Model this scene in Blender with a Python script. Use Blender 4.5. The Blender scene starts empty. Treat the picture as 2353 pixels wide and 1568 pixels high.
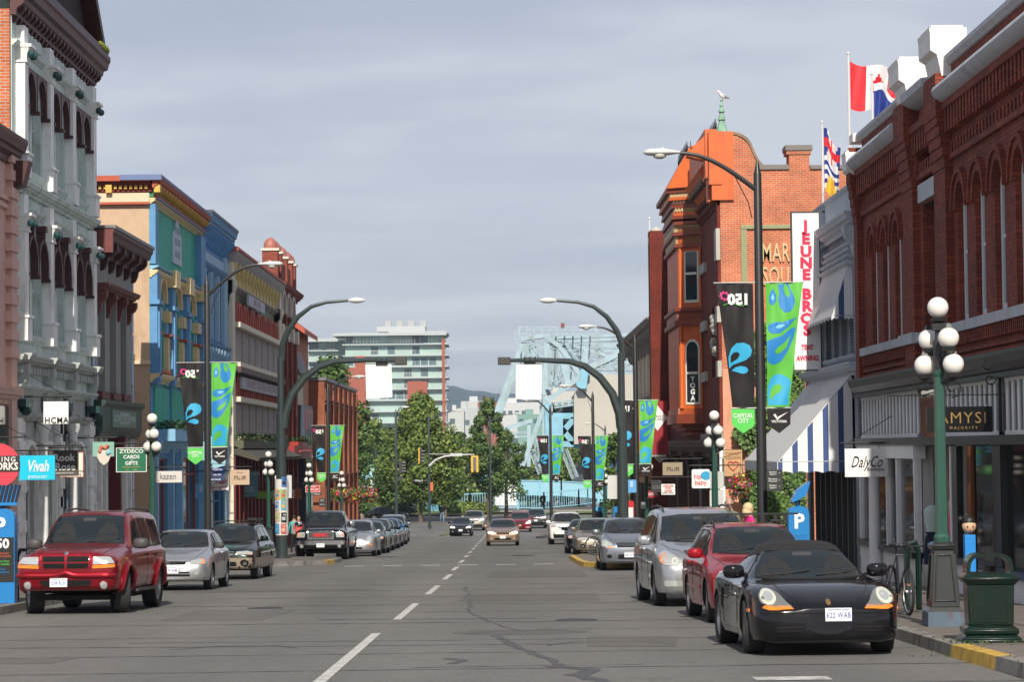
import bpy, bmesh, math, random
from mathutils import Vector, Matrix
from mathutils.geometry import tessellate_polygon
from mathutils.bvhtree import BVHTree
random.seed(7)
R = math.radians
SC = bpy.context.scene
COL = SC.collection
# ------------------------------------------------------------------ camera
F_PX, PCX, PCY = 5752., 1176.5, 784.            # measured in a 2353 x 1568 grid
EYE = 1.65
camd = bpy.data.cameras.new("camera"); cam = bpy.data.objects.new("camera", camd); COL.objects.link(cam)
camd.sensor_width = 36.; camd.lens = 36.*F_PX/2353.; camd.clip_end = 20000; camd.clip_start = .5
MR = Matrix.Rotation(R(-.214), 3, 'Z') @ Matrix.Rotation(R(90+2.45), 3, 'X') @ Matrix.Rotation(R(-.6), 3, 'Z')
cam.matrix_world = Matrix.Translation((0, 0, EYE)) @ MR.to_4x4()
SC.camera = cam
# ------------------------------------------------------------------ sky
SUN_EL, SUN_AZ = 37., 1.4                        # sun stands behind the camera, a little to the right
w = bpy.data.worlds.new("World"); SC.world = w; w.use_nodes = True
nt = w.node_tree; N = nt.nodes; Lk = nt.links; N.clear()
out = N.new('ShaderNodeOutputWorld'); bg = N.new('ShaderNodeBackground'); bg.inputs[1].default_value = .105
sky = N.new('ShaderNodeTexSky'); sky.sky_type = 'NISHITA'; sky.sun_disc = False
sky.sun_elevation = R(SUN_EL); sky.sun_rotation = R(180-SUN_AZ); sky.air_density = 1.0; sky.dust_density = 1.5
tc = N.new('ShaderNodeTexCoord'); sep = N.new('ShaderNodeSeparateXYZ'); Lk.new(tc.outputs['Generated'], sep.inputs[0])
def wmath(op, a, b=None):
 m = N.new('ShaderNodeMath'); m.operation = op
 for i, v in enumerate((a, b)):
  if v is None: continue
  if isinstance(v, (int, float)): m.inputs[i].default_value = v
  else: Lk.new(v, m.inputs[i])
 return m.outputs[0]
# cloud layer: direction projected on a high flat ceiling, so the streaks flatten toward the horizon
zz = wmath('ADD', wmath('MAXIMUM', sep.outputs[2], 0.0), .10)
cmb = N.new('ShaderNodeCombineXYZ'); Lk.new(wmath('DIVIDE', sep.outputs[0], zz), cmb.inputs[0]); Lk.new(wmath('DIVIDE', sep.outputs[1], zz), cmb.inputs[1])
def cnoise(scale, det, off, stretch=(1, 1, 1)):
 mp = N.new('ShaderNodeMapping'); mp.inputs['Location'].default_value = off; mp.inputs['Scale'].default_value = stretch; Lk.new(cmb.outputs[0], mp.inputs[0])
 n = N.new('ShaderNodeTexNoise'); n.inputs['Scale'].default_value = scale; n.inputs['Detail'].default_value = det; n.inputs['Roughness'].default_value = .5; Lk.new(mp.outputs[0], n.inputs[0])
 return n.outputs[0]
n1 = cnoise(.9, 6, (3.1, 1.7, 0), (1, .8, 1)); n2 = cnoise(2.6, 7, (9, 4, 0), (.5, 1., 1))
mixn = wmath('ADD', wmath('MULTIPLY', n1, .72), wmath('MULTIPLY', n2, .28))
cr = N.new('ShaderNodeValToRGB'); Lk.new(mixn, cr.inputs[0])
CS = 1/.105                                      # cloud colours are given as seen radiance
def cc(r, g, b): return (r*CS, g*CS, b*CS, 1)
e = cr.color_ramp.elements
e[0].position = .38; e[0].color = cc(.42, .455, .565)
e[1].position = .60; e[1].color = cc(.62, .64, .71)
x = e.new(.47); x.color = cc(.465, .495, .60)
x = e.new(.54); x.color = cc(.53, .555, .65)
# brighter streaks low above the horizon
hz = N.new('ShaderNodeMapRange'); hz.inputs[1].default_value = .125; hz.inputs[2].default_value = .05; Lk.new(sep.outputs[2], hz.inputs[0])
n3 = cnoise(1.3, 5, (1.5, 6.2, 0), (.35, 1, 1))
hb = N.new('ShaderNodeMapRange'); hb.inputs[1].default_value = .44; hb.inputs[2].default_value = .62; Lk.new(n3, hb.inputs[0])
hm = N.new('ShaderNodeMix'); hm.data_type = 'RGBA'; Lk.new(wmath('MULTIPLY', wmath('ADD', wmath('MULTIPLY', hb.outputs[0], .65), .35), hz.outputs[0]), hm.inputs[0])
Lk.new(cr.outputs[0], hm.inputs[6]); hm.inputs[7].default_value = cc(.80, .84, .90)
sm = N.new('ShaderNodeMix'); sm.data_type = 'RGBA'; sm.inputs[0].default_value = .86
Lk.new(sky.outputs[0], sm.inputs[6]); Lk.new(hm.outputs[2], sm.inputs[7]); zm = N.new('ShaderNodeMapRange'); zm.inputs[1].default_value = .2; zm.inputs[2].default_value = .8; zm.inputs[3].default_value = 1.; zm.inputs[4].default_value = .72; Lk.new(sep.outputs[2], zm.inputs[0])  # sky above the view is dimmed with height to weaken the fill light
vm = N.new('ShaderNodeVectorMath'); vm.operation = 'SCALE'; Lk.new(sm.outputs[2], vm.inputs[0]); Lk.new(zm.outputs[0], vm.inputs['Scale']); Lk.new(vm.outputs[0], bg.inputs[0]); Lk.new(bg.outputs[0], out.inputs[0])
# ------------------------------------------------------------------ sun
sd = bpy.data.lights.new("sun", 'SUN'); sd.energy = 5.0; sd.angle = R(.6); sd.color = (1, .92, .79)
so = bpy.data.objects.new("sun", sd); COL.objects.link(so)
sv = Vector((math.sin(R(SUN_AZ))*math.cos(R(SUN_EL)), -math.cos(R(SUN_AZ))*math.cos(R(SUN_EL)), math.sin(R(SUN_EL))))
so.rotation_euler = sv.to_track_quat('Z', 'Y').to_euler(); so.location = (0, -20, 60)
SC.view_settings.view_transform = 'Standard'; SC.view_settings.look = 'None'; SC.view_settings.gamma = 1; SC.view_settings.exposure = .12
SC.render.engine = 'CYCLES'
# ------------------------------------------------------------------ measuring helpers
def ray(px, py): return MR @ Vector(((px-PCX)/F_PX, -(py-PCY)/F_PX, -1))
def PY(px, py, Y):
 d = ray(px, py); t = Y/d[1]; return Vector((d[0]*t, Y, EYE+d[2]*t))
def PX(px, py, X):
 d = ray(px, py); t = X/d[0]; return Vector((X, d[1]*t, EYE+d[2]*t))
def G(Y):
 if Y < 180: return -.0266*Y
 if Y < 270: t = (Y-180)/90.; return -4.788-2.394*(t-t*t/2)
 return -5.985
# ------------------------------------------------------------------ materials
def hexs(h):
 return tuple(((int(h[i:i+2], 16)/255.+.055)/1.055)**2.4 if int(h[i:i+2], 16) > 10 else int(h[i:i+2], 16)/255./12.92 for i in (0, 2, 4))
MC = {}
def mat(name, col, rough=.6, metal=0., var=.0, vs=3., bump=0., bs=20., coat=0., spec=.5, dirt=None, trans=0.):
 """principled with real variation: var = colour spread, dirt = (colour, amount, scale)"""
 if name in MC: return MC[name]
 if isinstance(col, str): col = hexs(col)
 m = bpy.data.materials.new(name); MC[name] = m; m.use_nodes = True; m.diffuse_color = (*col, 1)
 n = m.node_tree.nodes; l = m.node_tree.links; p = n['Principled BSDF']
 p.inputs['Base Color'].default_value = (*col, 1); p.inputs['Roughness'].default_value = rough; p.inputs['Metallic'].default_value = metal
 p.inputs['Coat Weight'].default_value = coat; p.inputs['Coat Roughness'].default_value = .04; p.inputs['Specular IOR Level'].default_value = spec
 if trans: p.inputs['Transmission Weight'].default_value = trans
 if var or dirt or bump:
  t = n.new('ShaderNodeTexCoord')
 c = None
 if var:
  q = n.new('ShaderNodeTexNoise'); q.inputs['Scale'].default_value = vs; q.inputs['Detail'].default_value = 5; l.new(t.outputs['Object'], q.inputs[0])
  mr = n.new('ShaderNodeMapRange'); mr.inputs[1].default_value = .3; mr.inputs[2].default_value = .7; mr.inputs[3].default_value = 1-var; mr.inputs[4].default_value = 1+var; l.new(q.outputs[0], mr.inputs[0])
  hs = n.new('ShaderNodeHueSaturation'); hs.inputs['Color'].default_value = (*col, 1); l.new(mr.outputs[0], hs.inputs['Value']); c = hs.outputs[0]
 if dirt:
  dc, amt, ds = dirt
  q = n.new('ShaderNodeTexNoise'); q.inputs['Scale'].default_value = ds; q.inputs['Detail'].default_value = 8; q.inputs['Roughness'].default_value = .65
  mp = n.new('ShaderNodeMapping'); mp.inputs['Scale'].default_value = (1, 1, .35); l.new(t.outputs['Object'], mp.inputs[0]); l.new(mp.outputs[0], q.inputs[0])
  mr = n.new('ShaderNodeMapRange'); mr.inputs[1].default_value = .5; mr.inputs[2].default_value = .72; mr.inputs[4].default_value = amt; l.new(q.outputs[0], mr.inputs[0])
  mx = n.new('ShaderNodeMix'); mx.data_type = 'RGBA'; l.new(mr.outputs[0], mx.inputs[0])
  if c: l.new(c, mx.inputs[6])
  else: mx.inputs[6].default_value = (*col, 1)
  mx.inputs[7].default_value = (*(hexs(dc) if isinstance(dc, str) else dc), 1); c = mx.outputs[2]
 if c: l.new(c, p.inputs['Base Color'])
 if bump:
  q = n.new('ShaderNodeTexNoise'); q.inputs['Scale'].default_value = bs; q.inputs['Detail'].default_value = 6; l.new(t.outputs['Object'], q.inputs[0])
  b = n.new('ShaderNodeBump'); b.inputs['Strength'].default_value = bump; b.inputs['Distance'].default_value = .02; l.new(q.outputs[0], b.inputs['Height']); l.new(b.outputs[0], p.inputs['Normal'])
 return m
def brick(name, c1, c2, mortar, bw=.23, bh=.078, ms=.012, stain=None, stain_amt=.5):
 if name in MC: return MC[name]
 c1, c2, mortar = [hexs(c) if isinstance(c, str) else c for c in (c1, c2, mortar)]
 m = bpy.data.materials.new(name); MC[name] = m; m.use_nodes = True; m.diffuse_color = (*c1, 1)
 n = m.node_tree.nodes; l = m.node_tree.links; p = n['Principled BSDF']; p.inputs['Roughness'].default_value = .85
 g = n.new('ShaderNodeNewGeometry'); s = n.new('ShaderNodeSeparateXYZ'); l.new(g.outputs['Position'], s.inputs[0])
 a = n.new('ShaderNodeMath'); a.operation = 'ADD'; l.new(s.outputs[0], a.inputs[0]); l.new(s.outputs[1], a.inputs[1])
 cb = n.new('ShaderNodeCombineXYZ'); l.new(a.outputs[0], cb.inputs[0]); l.new(s.outputs[2], cb.inputs[1])
 b = n.new('ShaderNodeTexBrick'); l.new(cb.outputs[0], b.inputs[0])
 b.inputs['Color1'].default_value = (*c1, 1); b.inputs['Color2'].default_value = (*c2, 1); b.inputs['Mortar'].default_value = (*mortar, 1)
 b.inputs['Scale'].default_value = 1; b.inputs['Brick Width'].default_value = bw; b.inputs['Row Height'].default_value = bh; b.inputs['Mortar Size'].default_value = ms; b.inputs['Mortar Smooth'].default_value = .3
 q = n.new('ShaderNodeTexNoise'); q.inputs['Scale'].default_value = .8; q.inputs['Detail'].default_value = 8; q.inputs['Roughness'].default_value = .6; l.new(g.outputs['Position'], q.inputs[0])
 mr = n.new('ShaderNodeMapRange'); mr.inputs[1].default_value = .3; mr.inputs[2].default_value = .7; mr.inputs[3].default_value = .72; mr.inputs[4].default_value = 1.25; l.new(q.outputs[0], mr.inputs[0])
 hs = n.new('ShaderNodeHueSaturation'); l.new(b.outputs[0], hs.inputs['Color']); l.new(mr.outputs[0], hs.inputs['Value']); c = hs.outputs[0]
 if stain:
  q2 = n.new('ShaderNodeTexNoise'); q2.inputs['Scale'].default_value = 2.2; q2.inputs['Detail'].default_value = 10; q2.inputs['Roughness'].default_value = .7; l.new(g.outputs['Position'], q2.inputs[0])
  m2 = n.new('ShaderNodeMapRange'); m2.inputs[1].default_value = .55; m2.inputs[2].default_value = .75; m2.inputs[4].default_value = stain_amt; l.new(q2.outputs[0], m2.inputs[0])
  mx = n.new('ShaderNodeMix'); mx.data_type = 'RGBA'; l.new(m2.outputs[0], mx.inputs[0]); l.new(c, mx.inputs[6]); mx.inputs[7].default_value = (*hexs(stain), 1); c = mx.outputs[2]
 l.new(c, p.inputs['Base Color'])
 bp = n.new('ShaderNodeBump'); bp.inputs['Strength'].default_value = .5; bp.inputs['Distance'].default_value = .012; bp.invert = True; l.new(b.outputs['Fac'], bp.inputs['Height']); l.new(bp.outputs[0], p.inputs['Normal'])
 return m
# ------------------------------------------------------------------ mesh builder
class MB:
 def __init__(s): s.v = []; s.f = []; s.mi = []; s.ms = []; s.c = 0; s.M = None
 def mat(s, m):
  if m not in s.ms: s.ms.append(m)
  s.c = s.ms.index(m); return s
 def add(s, vs, fs):
  o = len(s.v)
  s.v += [tuple(s.M @ Vector(v)) if s.M else tuple(v) for v in vs]
  s.f += [tuple(i+o for i in f) for f in fs]; s.mi += [s.c]*len(fs); return s
 def box(s, x0, x1, y0, y1, z0, z1):
  if x0 > x1: x0, x1 = x1, x0
  if y0 > y1: y0, y1 = y1, y0
  if z0 > z1: z0, z1 = z1, z0
  return s.add([(x0,y0,z0),(x1,y0,z0),(x1,y1,z0),(x0,y1,z0),(x0,y0,z1),(x1,y0,z1),(x1,y1,z1),(x0,y1,z1)],
      [(0,3,2,1),(4,5,6,7),(0,1,5,4),(1,2,6,5),(2,3,7,6),(3,0,4,7)])
 def frust(s, cx, cy, z0, z1, hx0, hy0, hx1, hy1):
  return s.add([(cx-hx0,cy-hy0,z0),(cx+hx0,cy-hy0,z0),(cx+hx0,cy+hy0,z0),(cx-hx0,cy+hy0,z0),(cx-hx1,cy-hy1,z1),(cx+hx1,cy-hy1,z1),(cx+hx1,cy+hy1,z1),(cx-hx1,cy+hy1,z1)],
      [(0,3,2,1),(4,5,6,7),(0,1,5,4),(1,2,6,5),(2,3,7,6),(3,0,4,7)])
 def prism(s, poly, ax, a, b):
  """poly in the two other axes (x:(y,z) y:(x,z) z:(x,y)) pushed from a to b"""
  n = len(poly)
  def P(p, t): return (t, p[0], p[1]) if ax == 'x' else ((p[0], t, p[1]) if ax == 'y' else (p[0], p[1], t))
  tri = tessellate_polygon([[Vector((p[0], p[1], 0)) for p in poly]])
  vs = [P(p, a) for p in poly]+[P(p, b) for p in poly]
  fs = [tuple(t) for t in tri]+[tuple(i+n for i in reversed(t)) for t in tri]
  fs += [(i, (i+1) % n, (i+1) % n+n, i+n) for i in range(n)]
  return s.add(vs, fs)
 def lathe(s, prof, c=(0, 0, 0), seg=12, ax='z', sx=1, sy=1, ph=0.):
  n = len(prof); vs = []
  for i in range(seg):
   a = 2*math.pi*i/seg+ph
   for r, h in prof:
    u, v = r*math.cos(a)*sx, r*math.sin(a)*sy
    p = (u, v, h) if ax == 'z' else ((h, u, v) if ax == 'x' else (u, h, v))
    vs.append((p[0]+c[0], p[1]+c[1], p[2]+c[2]))
  fs = []
  for i in range(seg):
   j = (i+1) % seg
   for k in range(n-1): fs.append((i*n+k, j*n+k, j*n+k+1, i*n+k+1))
  if prof[0][0] > 1e-6: fs.append(tuple(i*n for i in range(seg))[::-1])
  if prof[-1][0] > 1e-6: fs.append(tuple(i*n+n-1 for i in range(seg)))
  return s.add(vs, fs)
 def ball(s, c, r, seg=16, rings=8, sz=1.):
  return s.lathe([(max(1e-7, r*math.sin(math.pi*k/rings)), -r*sz*math.cos(math.pi*k/rings)) for k in range(rings+1)], c, seg)
 def tube(s, pts, r, seg=8, cap=True):
  pts = [Vector(p) for p in pts]; n = len(pts); rs = r if isinstance(r, (list, tuple)) else [r]*n
  vs = []; up = None
  for i, p in enumerate(pts):
   d = (pts[min(i+1, n-1)]-pts[max(i-1, 0)]).normalized()
   if up is None: up = Vector((0, 0, 1)) if abs(d.z) < .9 else Vector((0, 1, 0))
   a = d.cross(up).normalized(); b = a.cross(d).normalized(); up = b
   for k in range(seg):
    t = 2*math.pi*k/seg; vs.append(p+a*math.cos(t)*rs[i]+b*math.sin(t)*rs[i])
  fs = [(i*seg+k, i*seg+(k+1) % seg, (i+1)*seg+(k+1) % seg, (i+1)*seg+k) for i in range(n-1) for k in range(seg)]
  if cap: fs += [tuple(range(seg))[::-1], tuple((n-1)*seg+k for k in range(seg))]
  return s.add(vs, fs)
 def bar(s, a, b, w, h=None):
  a, b = Vector(a), Vector(b); h = h or w; d = (b-a).normalized(); up = Vector((0, 0, 1)) if abs(d.z) < .95 else Vector((0, 1, 0))
  x = d.cross(up).normalized()*w/2; y = x.cross(d).normalized()*h/2
  return s.add([a-x-y, a+x-y, a+x+y, a-x+y, b-x-y, b+x-y, b+x+y, b-x+y], [(0,3,2,1),(4,5,6,7),(0,1,5,4),(1,2,6,5),(2,3,7,6),(3,0,4,7)])
 def grid(s, fn, nu, nv):
  return s.add([fn(i/nu, j/nv) for i in range(nu+1) for j in range(nv+1)], [(i*(nv+1)+j, (i+1)*(nv+1)+j, (i+1)*(nv+1)+j+1, i*(nv+1)+j+1) for i in range(nu) for j in range(nv)])
 def build(s, name, m=None, parent=None, smooth=True, ang=35, bevel=0.):
  me = bpy.data.meshes.new(name); me.from_pydata(s.v, [], s.f)
  for q in (s.ms or [m]):
   if q: me.materials.append(q)
  if s.ms and len(s.ms) > 1: me.polygons.foreach_set('material_index', s.mi)
  bm = bmesh.new(); bm.from_mesh(me); bmesh.ops.recalc_face_normals(bm, faces=bm.faces[:]); bm.to_mesh(me); bm.free()
  if smooth:
   me.polygons.foreach_set('use_smooth', [True]*len(me.polygons)); me.set_sharp_from_angle(angle=R(ang))
  o = bpy.data.objects.new(name, me); COL.objects.link(o)
  if parent: o.parent = parent
  if bevel:
   b = o.modifiers.new('bevel', 'BEVEL'); b.width = bevel; b.segments = 2; b.limit_method = 'ANGLE'; b.angle_limit = R(40)
  return o
def split_part(o):
 """one object per separate piece of a repeated part"""
 bm = bmesh.new(); bm.from_mesh(o.data); bm.verts.ensure_lookup_table(); seen = {}; isl = []
 for v in bm.verts:
  if v.index in seen: continue
  st = [v]; seen[v.index] = len(isl); g = []
  while st:
   c = st.pop(); g.append(c.index)
   for e_ in c.link_edges:
    w_ = e_.other_vert(c)
    if w_.index not in seen: seen[w_.index] = len(isl); st.append(w_)
  isl.append(g)
 bb = []
 for g in isl:
  co = [bm.verts[i].co for i in g]; bb.append([min(c[k] for c in co)-.012 for k in range(3)]+[max(c[k] for c in co)+.012 for k in range(3)])
 par = list(range(len(isl)))
 def fd(i):
  while par[i] != i: i = par[i]
  return i
 for i in range(len(isl)):
  for j in range(i):
   if all(bb[i][k] <= bb[j][k+3] and bb[j][k] <= bb[i][k+3] for k in range(3)): par[fd(i)] = fd(j)
 roots = sorted(set(fd(i) for i in range(len(isl))))
 if 1 < len(roots) <= 60:
  for r_ in roots:
   b2 = bm.copy(); b2.verts.ensure_lookup_table(); bmesh.ops.delete(b2, geom=[v for v in b2.verts if fd(seen[v.index]) != r_], context='VERTS'); me = bpy.data.meshes.new(o.name.split('.')[0]); b2.to_mesh(me); b2.free()
   for m in o.data.materials: me.materials.append(m)
   c = bpy.data.objects.new(o.name.split('.')[0], me); COL.objects.link(c); c.parent = o.parent; c.matrix_parent_inverse = o.matrix_parent_inverse.copy(); c.location = o.location
   for md in o.modifiers: b = c.modifiers.new('bevel', 'BEVEL'); b.width = md.width; b.segments = 2; b.limit_method = 'ANGLE'
  bm.free(); bpy.data.objects.remove(o)
 else: bm.free()
def tag(o, label, cat, group=None):
 o['label'] = label; o['category'] = cat
 if group: o['group'] = group
 return o
def struct(o, kind='structure'): o['kind'] = kind; return o
def empty(name, loc=(0, 0, 0), rz=0, label=None, cat=None, group=None):
 o = bpy.data.objects.new(name, None); COL.objects.link(o); o.location = loc; o.rotation_euler = (0, 0, rz); o.empty_display_size = .2
 if label: tag(o, label, cat, group)
 return o
def copy_tree(o, parent=None):
 c = o.copy(); COL.objects.link(c); c.parent = parent
 for ch in list(o.children): copy_tree(ch, c)
 return c
TXT = {}
def text_mesh(body, size=1., bold=0., sx=1., depth=.004, shear=0., spacing=1., mirror=False):
 """lettering as mesh data in local x (right), z (up), thickness along -y; centred"""
 k = (body, size, bold, sx, depth, shear, spacing, mirror)
 if k in TXT: return TXT[k]
 cu = bpy.data.curves.new('lettering', 'FONT'); cu.body = body; cu.size = size; cu.align_x = 'CENTER'; cu.align_y = 'CENTER'
 cu.extrude = depth/2; cu.offset = bold; cu.shear = shear; cu.space_character = spacing; cu.resolution_u = 2; cu.space_line = .85
 o = bpy.data.objects.new('t', cu); COL.objects.link(o); bpy.context.view_layer.update()
 me = bpy.data.meshes.new_from_object(o.evaluated_get(bpy.context.evaluated_depsgraph_get())); bpy.data.objects.remove(o); bpy.data.curves.remove(cu)
 me.transform(Matrix.Rotation(R(90), 4, 'X') @ Matrix.Diagonal((-sx if mirror else sx, 1, 1, 1))); me.name = 'lettering'
 TXT[k] = me; return me
def text(body, size, m, loc, parent, rz=0., name='lettering', **kw):
 me = text_mesh(body, size, **kw).copy(); me.materials.clear(); me.materials.append(m)
 o = bpy.data.objects.new(name, me); COL.objects.link(o); o.parent = parent; o.location = loc; o.rotation_euler = (0, 0, rz); return o
def rpoly(pts, r, n=4):
 """polygon with rounded corners"""
 o = []; N_ = len(pts)
 for i in range(N_):
  p0, p, p1 = Vector(pts[i-1]), Vector(pts[i]), Vector(pts[(i+1) % N_])
  a = (p0-p); b = (p1-p); ra = min(r, a.length*.45); rb = min(r, b.length*.45); A = p+a.normalized()*ra; B = p+b.normalized()*rb
  for k in range(n+1):
   t = k/n; o.append(tuple(A*(1-t)**2+p*2*t*(1-t)+B*t*t))
 return o
def ell(cx, cy, rx, ry, n=16, a0=0): return [(cx+rx*math.cos(a0+2*math.pi*i/n), cy+ry*math.sin(a0+2*math.pi*i/n)) for i in range(n)]
# common materials
BLK = mat('black_paint', (.018, .019, .02), .35, var=.1, vs=4)
POLE = mat('dark_green_grey_paint', hexs('2e3838'), .38, var=.12, vs=2, coat=.2)
POLEB = mat('black_pole_paint', (.022, .023, .024), .4, var=.15, vs=2)
WHITE = mat('white_paint', (.78, .78, .76), .5, var=.05)
STEEL = mat('galvanised_steel', (.42, .43, .44), .45, .6, var=.12, vs=8)
CHROME = mat('chrome', (.75, .75, .76), .12, 1.)
GLASSD = mat('dark_window_glass', (.018, .024, .03), .06, spec=.7)
RUBBER = mat('tyre_rubber', (.022, .022, .023), .85, bump=.2, bs=60)
# ================================================================== GROUND
def asphalt(name, c, speck=.22):
 m = bpy.data.materials.new(name); m.use_nodes = True; n = m.node_tree.nodes; l = m.node_tree.links; p = n['Principled BSDF']; p.inputs['Roughness'].default_value = .85
 g = n.new('ShaderNodeNewGeometry')
 def noise(s, d, r=.6, sc=(1, 1, 1)):
  mp = n.new('ShaderNodeMapping'); mp.inputs['Scale'].default_value = sc; l.new(g.outputs['Position'], mp.inputs[0])
  q = n.new('ShaderNodeTexNoise'); q.inputs['Scale'].default_value = s; q.inputs['Detail'].default_value = d; q.inputs['Roughness'].default_value = r; l.new(mp.outputs[0], q.inputs[0]); return q.outputs[0]
 def mrange(v, a, b, c_, d_):
  q = n.new('ShaderNodeMapRange'); q.inputs[1].default_value = a; q.inputs[2].default_value = b; q.inputs[3].default_value = c_; q.inputs[4].default_value = d_; l.new(v, q.inputs[0]); return q.outputs[0]
 def mul(a, b):
  q = n.new('ShaderNodeMath'); q.operation = 'MULTIPLY'; l.new(a, q.inputs[0]); l.new(b, q.inputs[1]); return q.outputs[0]
 a = mrange(noise(28, 3, .8), .3, .7, 1-speck, 1+speck); b = mrange(noise(.35, 4, .6, (1, .18, 1)), .3, .7, .84, 1.14); c2 = mrange(noise(1.3, 6, .7), .56, .75, 1, .78); d = mrange(noise(4, 6, .7, (1, .3, 1)), .3, .75, .93, 1.07)
 hs = n.new('ShaderNodeHueSaturation'); hs.inputs['Color'].default_value = (*c, 1); sx_ = n.new('ShaderNodeSeparateXYZ'); l.new(g.outputs['Position'], sx_.inputs[0]); q = n.new('ShaderNodeMath'); q.operation = 'MULTIPLY'; q.inputs[1].default_value = 1.92; l.new(sx_.outputs[0], q.inputs[0]); q2 = n.new('ShaderNodeMath'); q2.operation = 'COSINE'; l.new(q.outputs[0], q2.inputs[0])
 l.new(mul(mul(mul(a, b), mul(c2, d)), mrange(q2.outputs[0], -1, 1, 1.05, .93)), hs.inputs['Value']); l.new(hs.outputs[0], p.inputs['Base Color'])
 bp = n.new('ShaderNodeBump'); bp.inputs['Strength'].default_value = .35; bp.inputs['Distance'].default_value = .01; l.new(noise(45, 3, .7), bp.inputs['Height']); l.new(bp.outputs[0], p.inputs['Normal'])
 return m
ASPH = asphalt('asphalt', (.137, .133, .126), .3); ASPH2 = asphalt('pavement_asphalt', (.15, .13, .112)); CONC = mat('kerb_concrete', (.20, .19, .175), .9, var=.3, vs=4, dirt=('2c2924', .9, 3)); TAR = mat('tar_seal', (.06, .058, .057), .55, var=.2, vs=3)
GRASS = mat('lawn_grass', (.10, .16, .03), .9, var=.35, vs=1.2, bump=.4, bs=8); YEL = mat('worn_yellow_paint', (.52, .33, .05), .7, var=.2, vs=5, dirt=('5a4a35', .8, 4)); RWHITE = mat('worn_road_paint', (.50, .50, .47), .7, var=.12, vs=6, dirt=('55524c', .7, 6))
KL, KR, FL, FR = -8.75, 5.0, -11.7, 8.4            # kerbs and facades
def sheet(name, xa, xb, ya, yb, dz, m, ny=None, nx=1, parent=None):
 ny = ny or max(1, int((yb-ya)/4))
 mb = MB().grid(lambda u, v: (xa+(xb-xa)*u, ya+(yb-ya)*v, G(ya+(yb-ya)*v)+dz), nx, ny)
 return mb.build(name, m, parent, smooth=False)
mb = MB(); ysl = [-60]+list(range(-50, 300, 5))+[318, 322]
mb.grid(lambda u, v: (-900+1800*u, ysl[int(round(v*(len(ysl)-1)))], G(ysl[int(round(v*(len(ysl)-1)))])-.03), 1, len(ysl)-1)
mb.add([(-4000, 322, -5.99-.03), (4000, 322, -6.02), (4000, 322.5, -9.5), (-4000, 322.5, -9.5), (4000, 9000, -9.5), (-4000, 9000, -9.5)], [(0, 1, 2, 3), (3, 2, 4, 5)])
struct(mb.build('ground', asphalt('ground_soil', (.11, .105, .09)), smooth=False))
road = struct(sheet('road', KL-.02, KR+.02, -30, 205, 0, ASPH)); sheet('cross_street', -60, 60, 205, 283, 0, ASPH, parent=road)
# painted markings
mk = MB()
def mark(xa, xb, ya, yb, skew=0.):
 n = max(1, int((yb-ya)/3)); mk.grid(lambda u, v: (xa+(xb-xa)*u+skew*v, ya+(yb-ya)*v, G(ya+(yb-ya)*v)+.006), 1, n)
for a, b in ((24, 35.3), (39.9, 47.2), (52.4, 59), (64.5, 70), (75, 80), (87, 92), (98, 103), (109, 114), (120, 125), (131, 136), (142, 147), (153, 158), (164, 169), (175, 180), (186, 191), (196, 201)): o_ = -.3 if a < 30 else (-.16 if a < 45 else (-.06 if a < 60 else 0)); mark(-1.63+o_, -1.50+o_, a, b, .05)
for k in range(6): mark(-5.3+k*1.25, -4.65+k*1.25, 82.6, 83.3)
mark(2.45, 3.2, 24.6, 25.1); mark(-8, -2, 199, 199.6); mark(-8.5, -1.5, 204, 204.4); mark(-1, 5, 209, 209.4); mark(5, 14, 226, 226.4, 0); mark(6, 15, 236, 236.4); mark(-30, -8, 214, 214.3); mark(-26, -10, 222, 222.3)
mk.build('road_marking', RWHITE, road, smooth=False)
# tar seams: poured crack filler across and along the road
ts = MB(); rr = random.Random(3)
def seam(pts, w0):
 P = []
 for i in range(len(pts)-1):
  a, b = Vector(pts[i]), Vector(pts[i+1]); k = max(2, int((b-a).length/.22))
  P += [a+(b-a)*j/k for j in range(k)]
 P.append(Vector(pts[-1])); Q = []; wob = 0; 
 for i, p in enumerate(P):
  wob = wob*.82+rr.uniform(-.03, .03); d = (P[min(i+1, len(P)-1)]-P[max(i-1, 0)]).normalized(); nrm = Vector((-d.y, d.x)); w_ = w0*rr.uniform(.5, 1.4); c = p+nrm*wob*1.4
  Q.append((c+nrm*w_, c-nrm*w_))
 vs = [(q.x, q.y, G(q.y)+.004) for ab in Q for q in ab]; ts.add(vs, [(2*i, 2*i+1, 2*i+3, 2*i+2) for i in range(len(Q)-1)])
for y, a, b, sl, w0 in ((24.1, -6, 5, .1, .02), (26.6, -8.7, 5, .5, .028), (27.3, -1, 1.5, .2, .02), (29.9, -8.7, 5, .35, .025), (32.5, -8.7, 1, -.6, .03), (33.3, -5, 5, -.2, .03), (34.2, -8.7, -3, .5, .03), (36.1, .5, 5, -.1, .03), (38.6, -8.7, 5, .2, .04), (40.2, -3, .5, -.3, .05), (42.8, -4, 5, .3, .035), (46.8, -8.7, 5, -.3, .045), (51, -6, 5, .25, .04), (55.5, -8.7, 2, .2, .045), (60, -5, 5, -.3, .05), (66, -8.7, 5, .3, .05), (74, -8, 2, .2, .06), (80, -6, 2, -.3, .06), (88.5, -6, 2, .3, .08), (97, -8, 5, .2, .09), (108, -8, 4, -.2, .1), (121, -8, 5, .3, .12), (133, -8, 5, -.2, .13), (149, -8, 5, .3, .15), (163, -8, 5, .1, .17), (181, -8, 5, -.3, .2)):
 seam([(a, y), ((a+b)/2, y+sl*.6), (b, y+sl)], w0)
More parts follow.
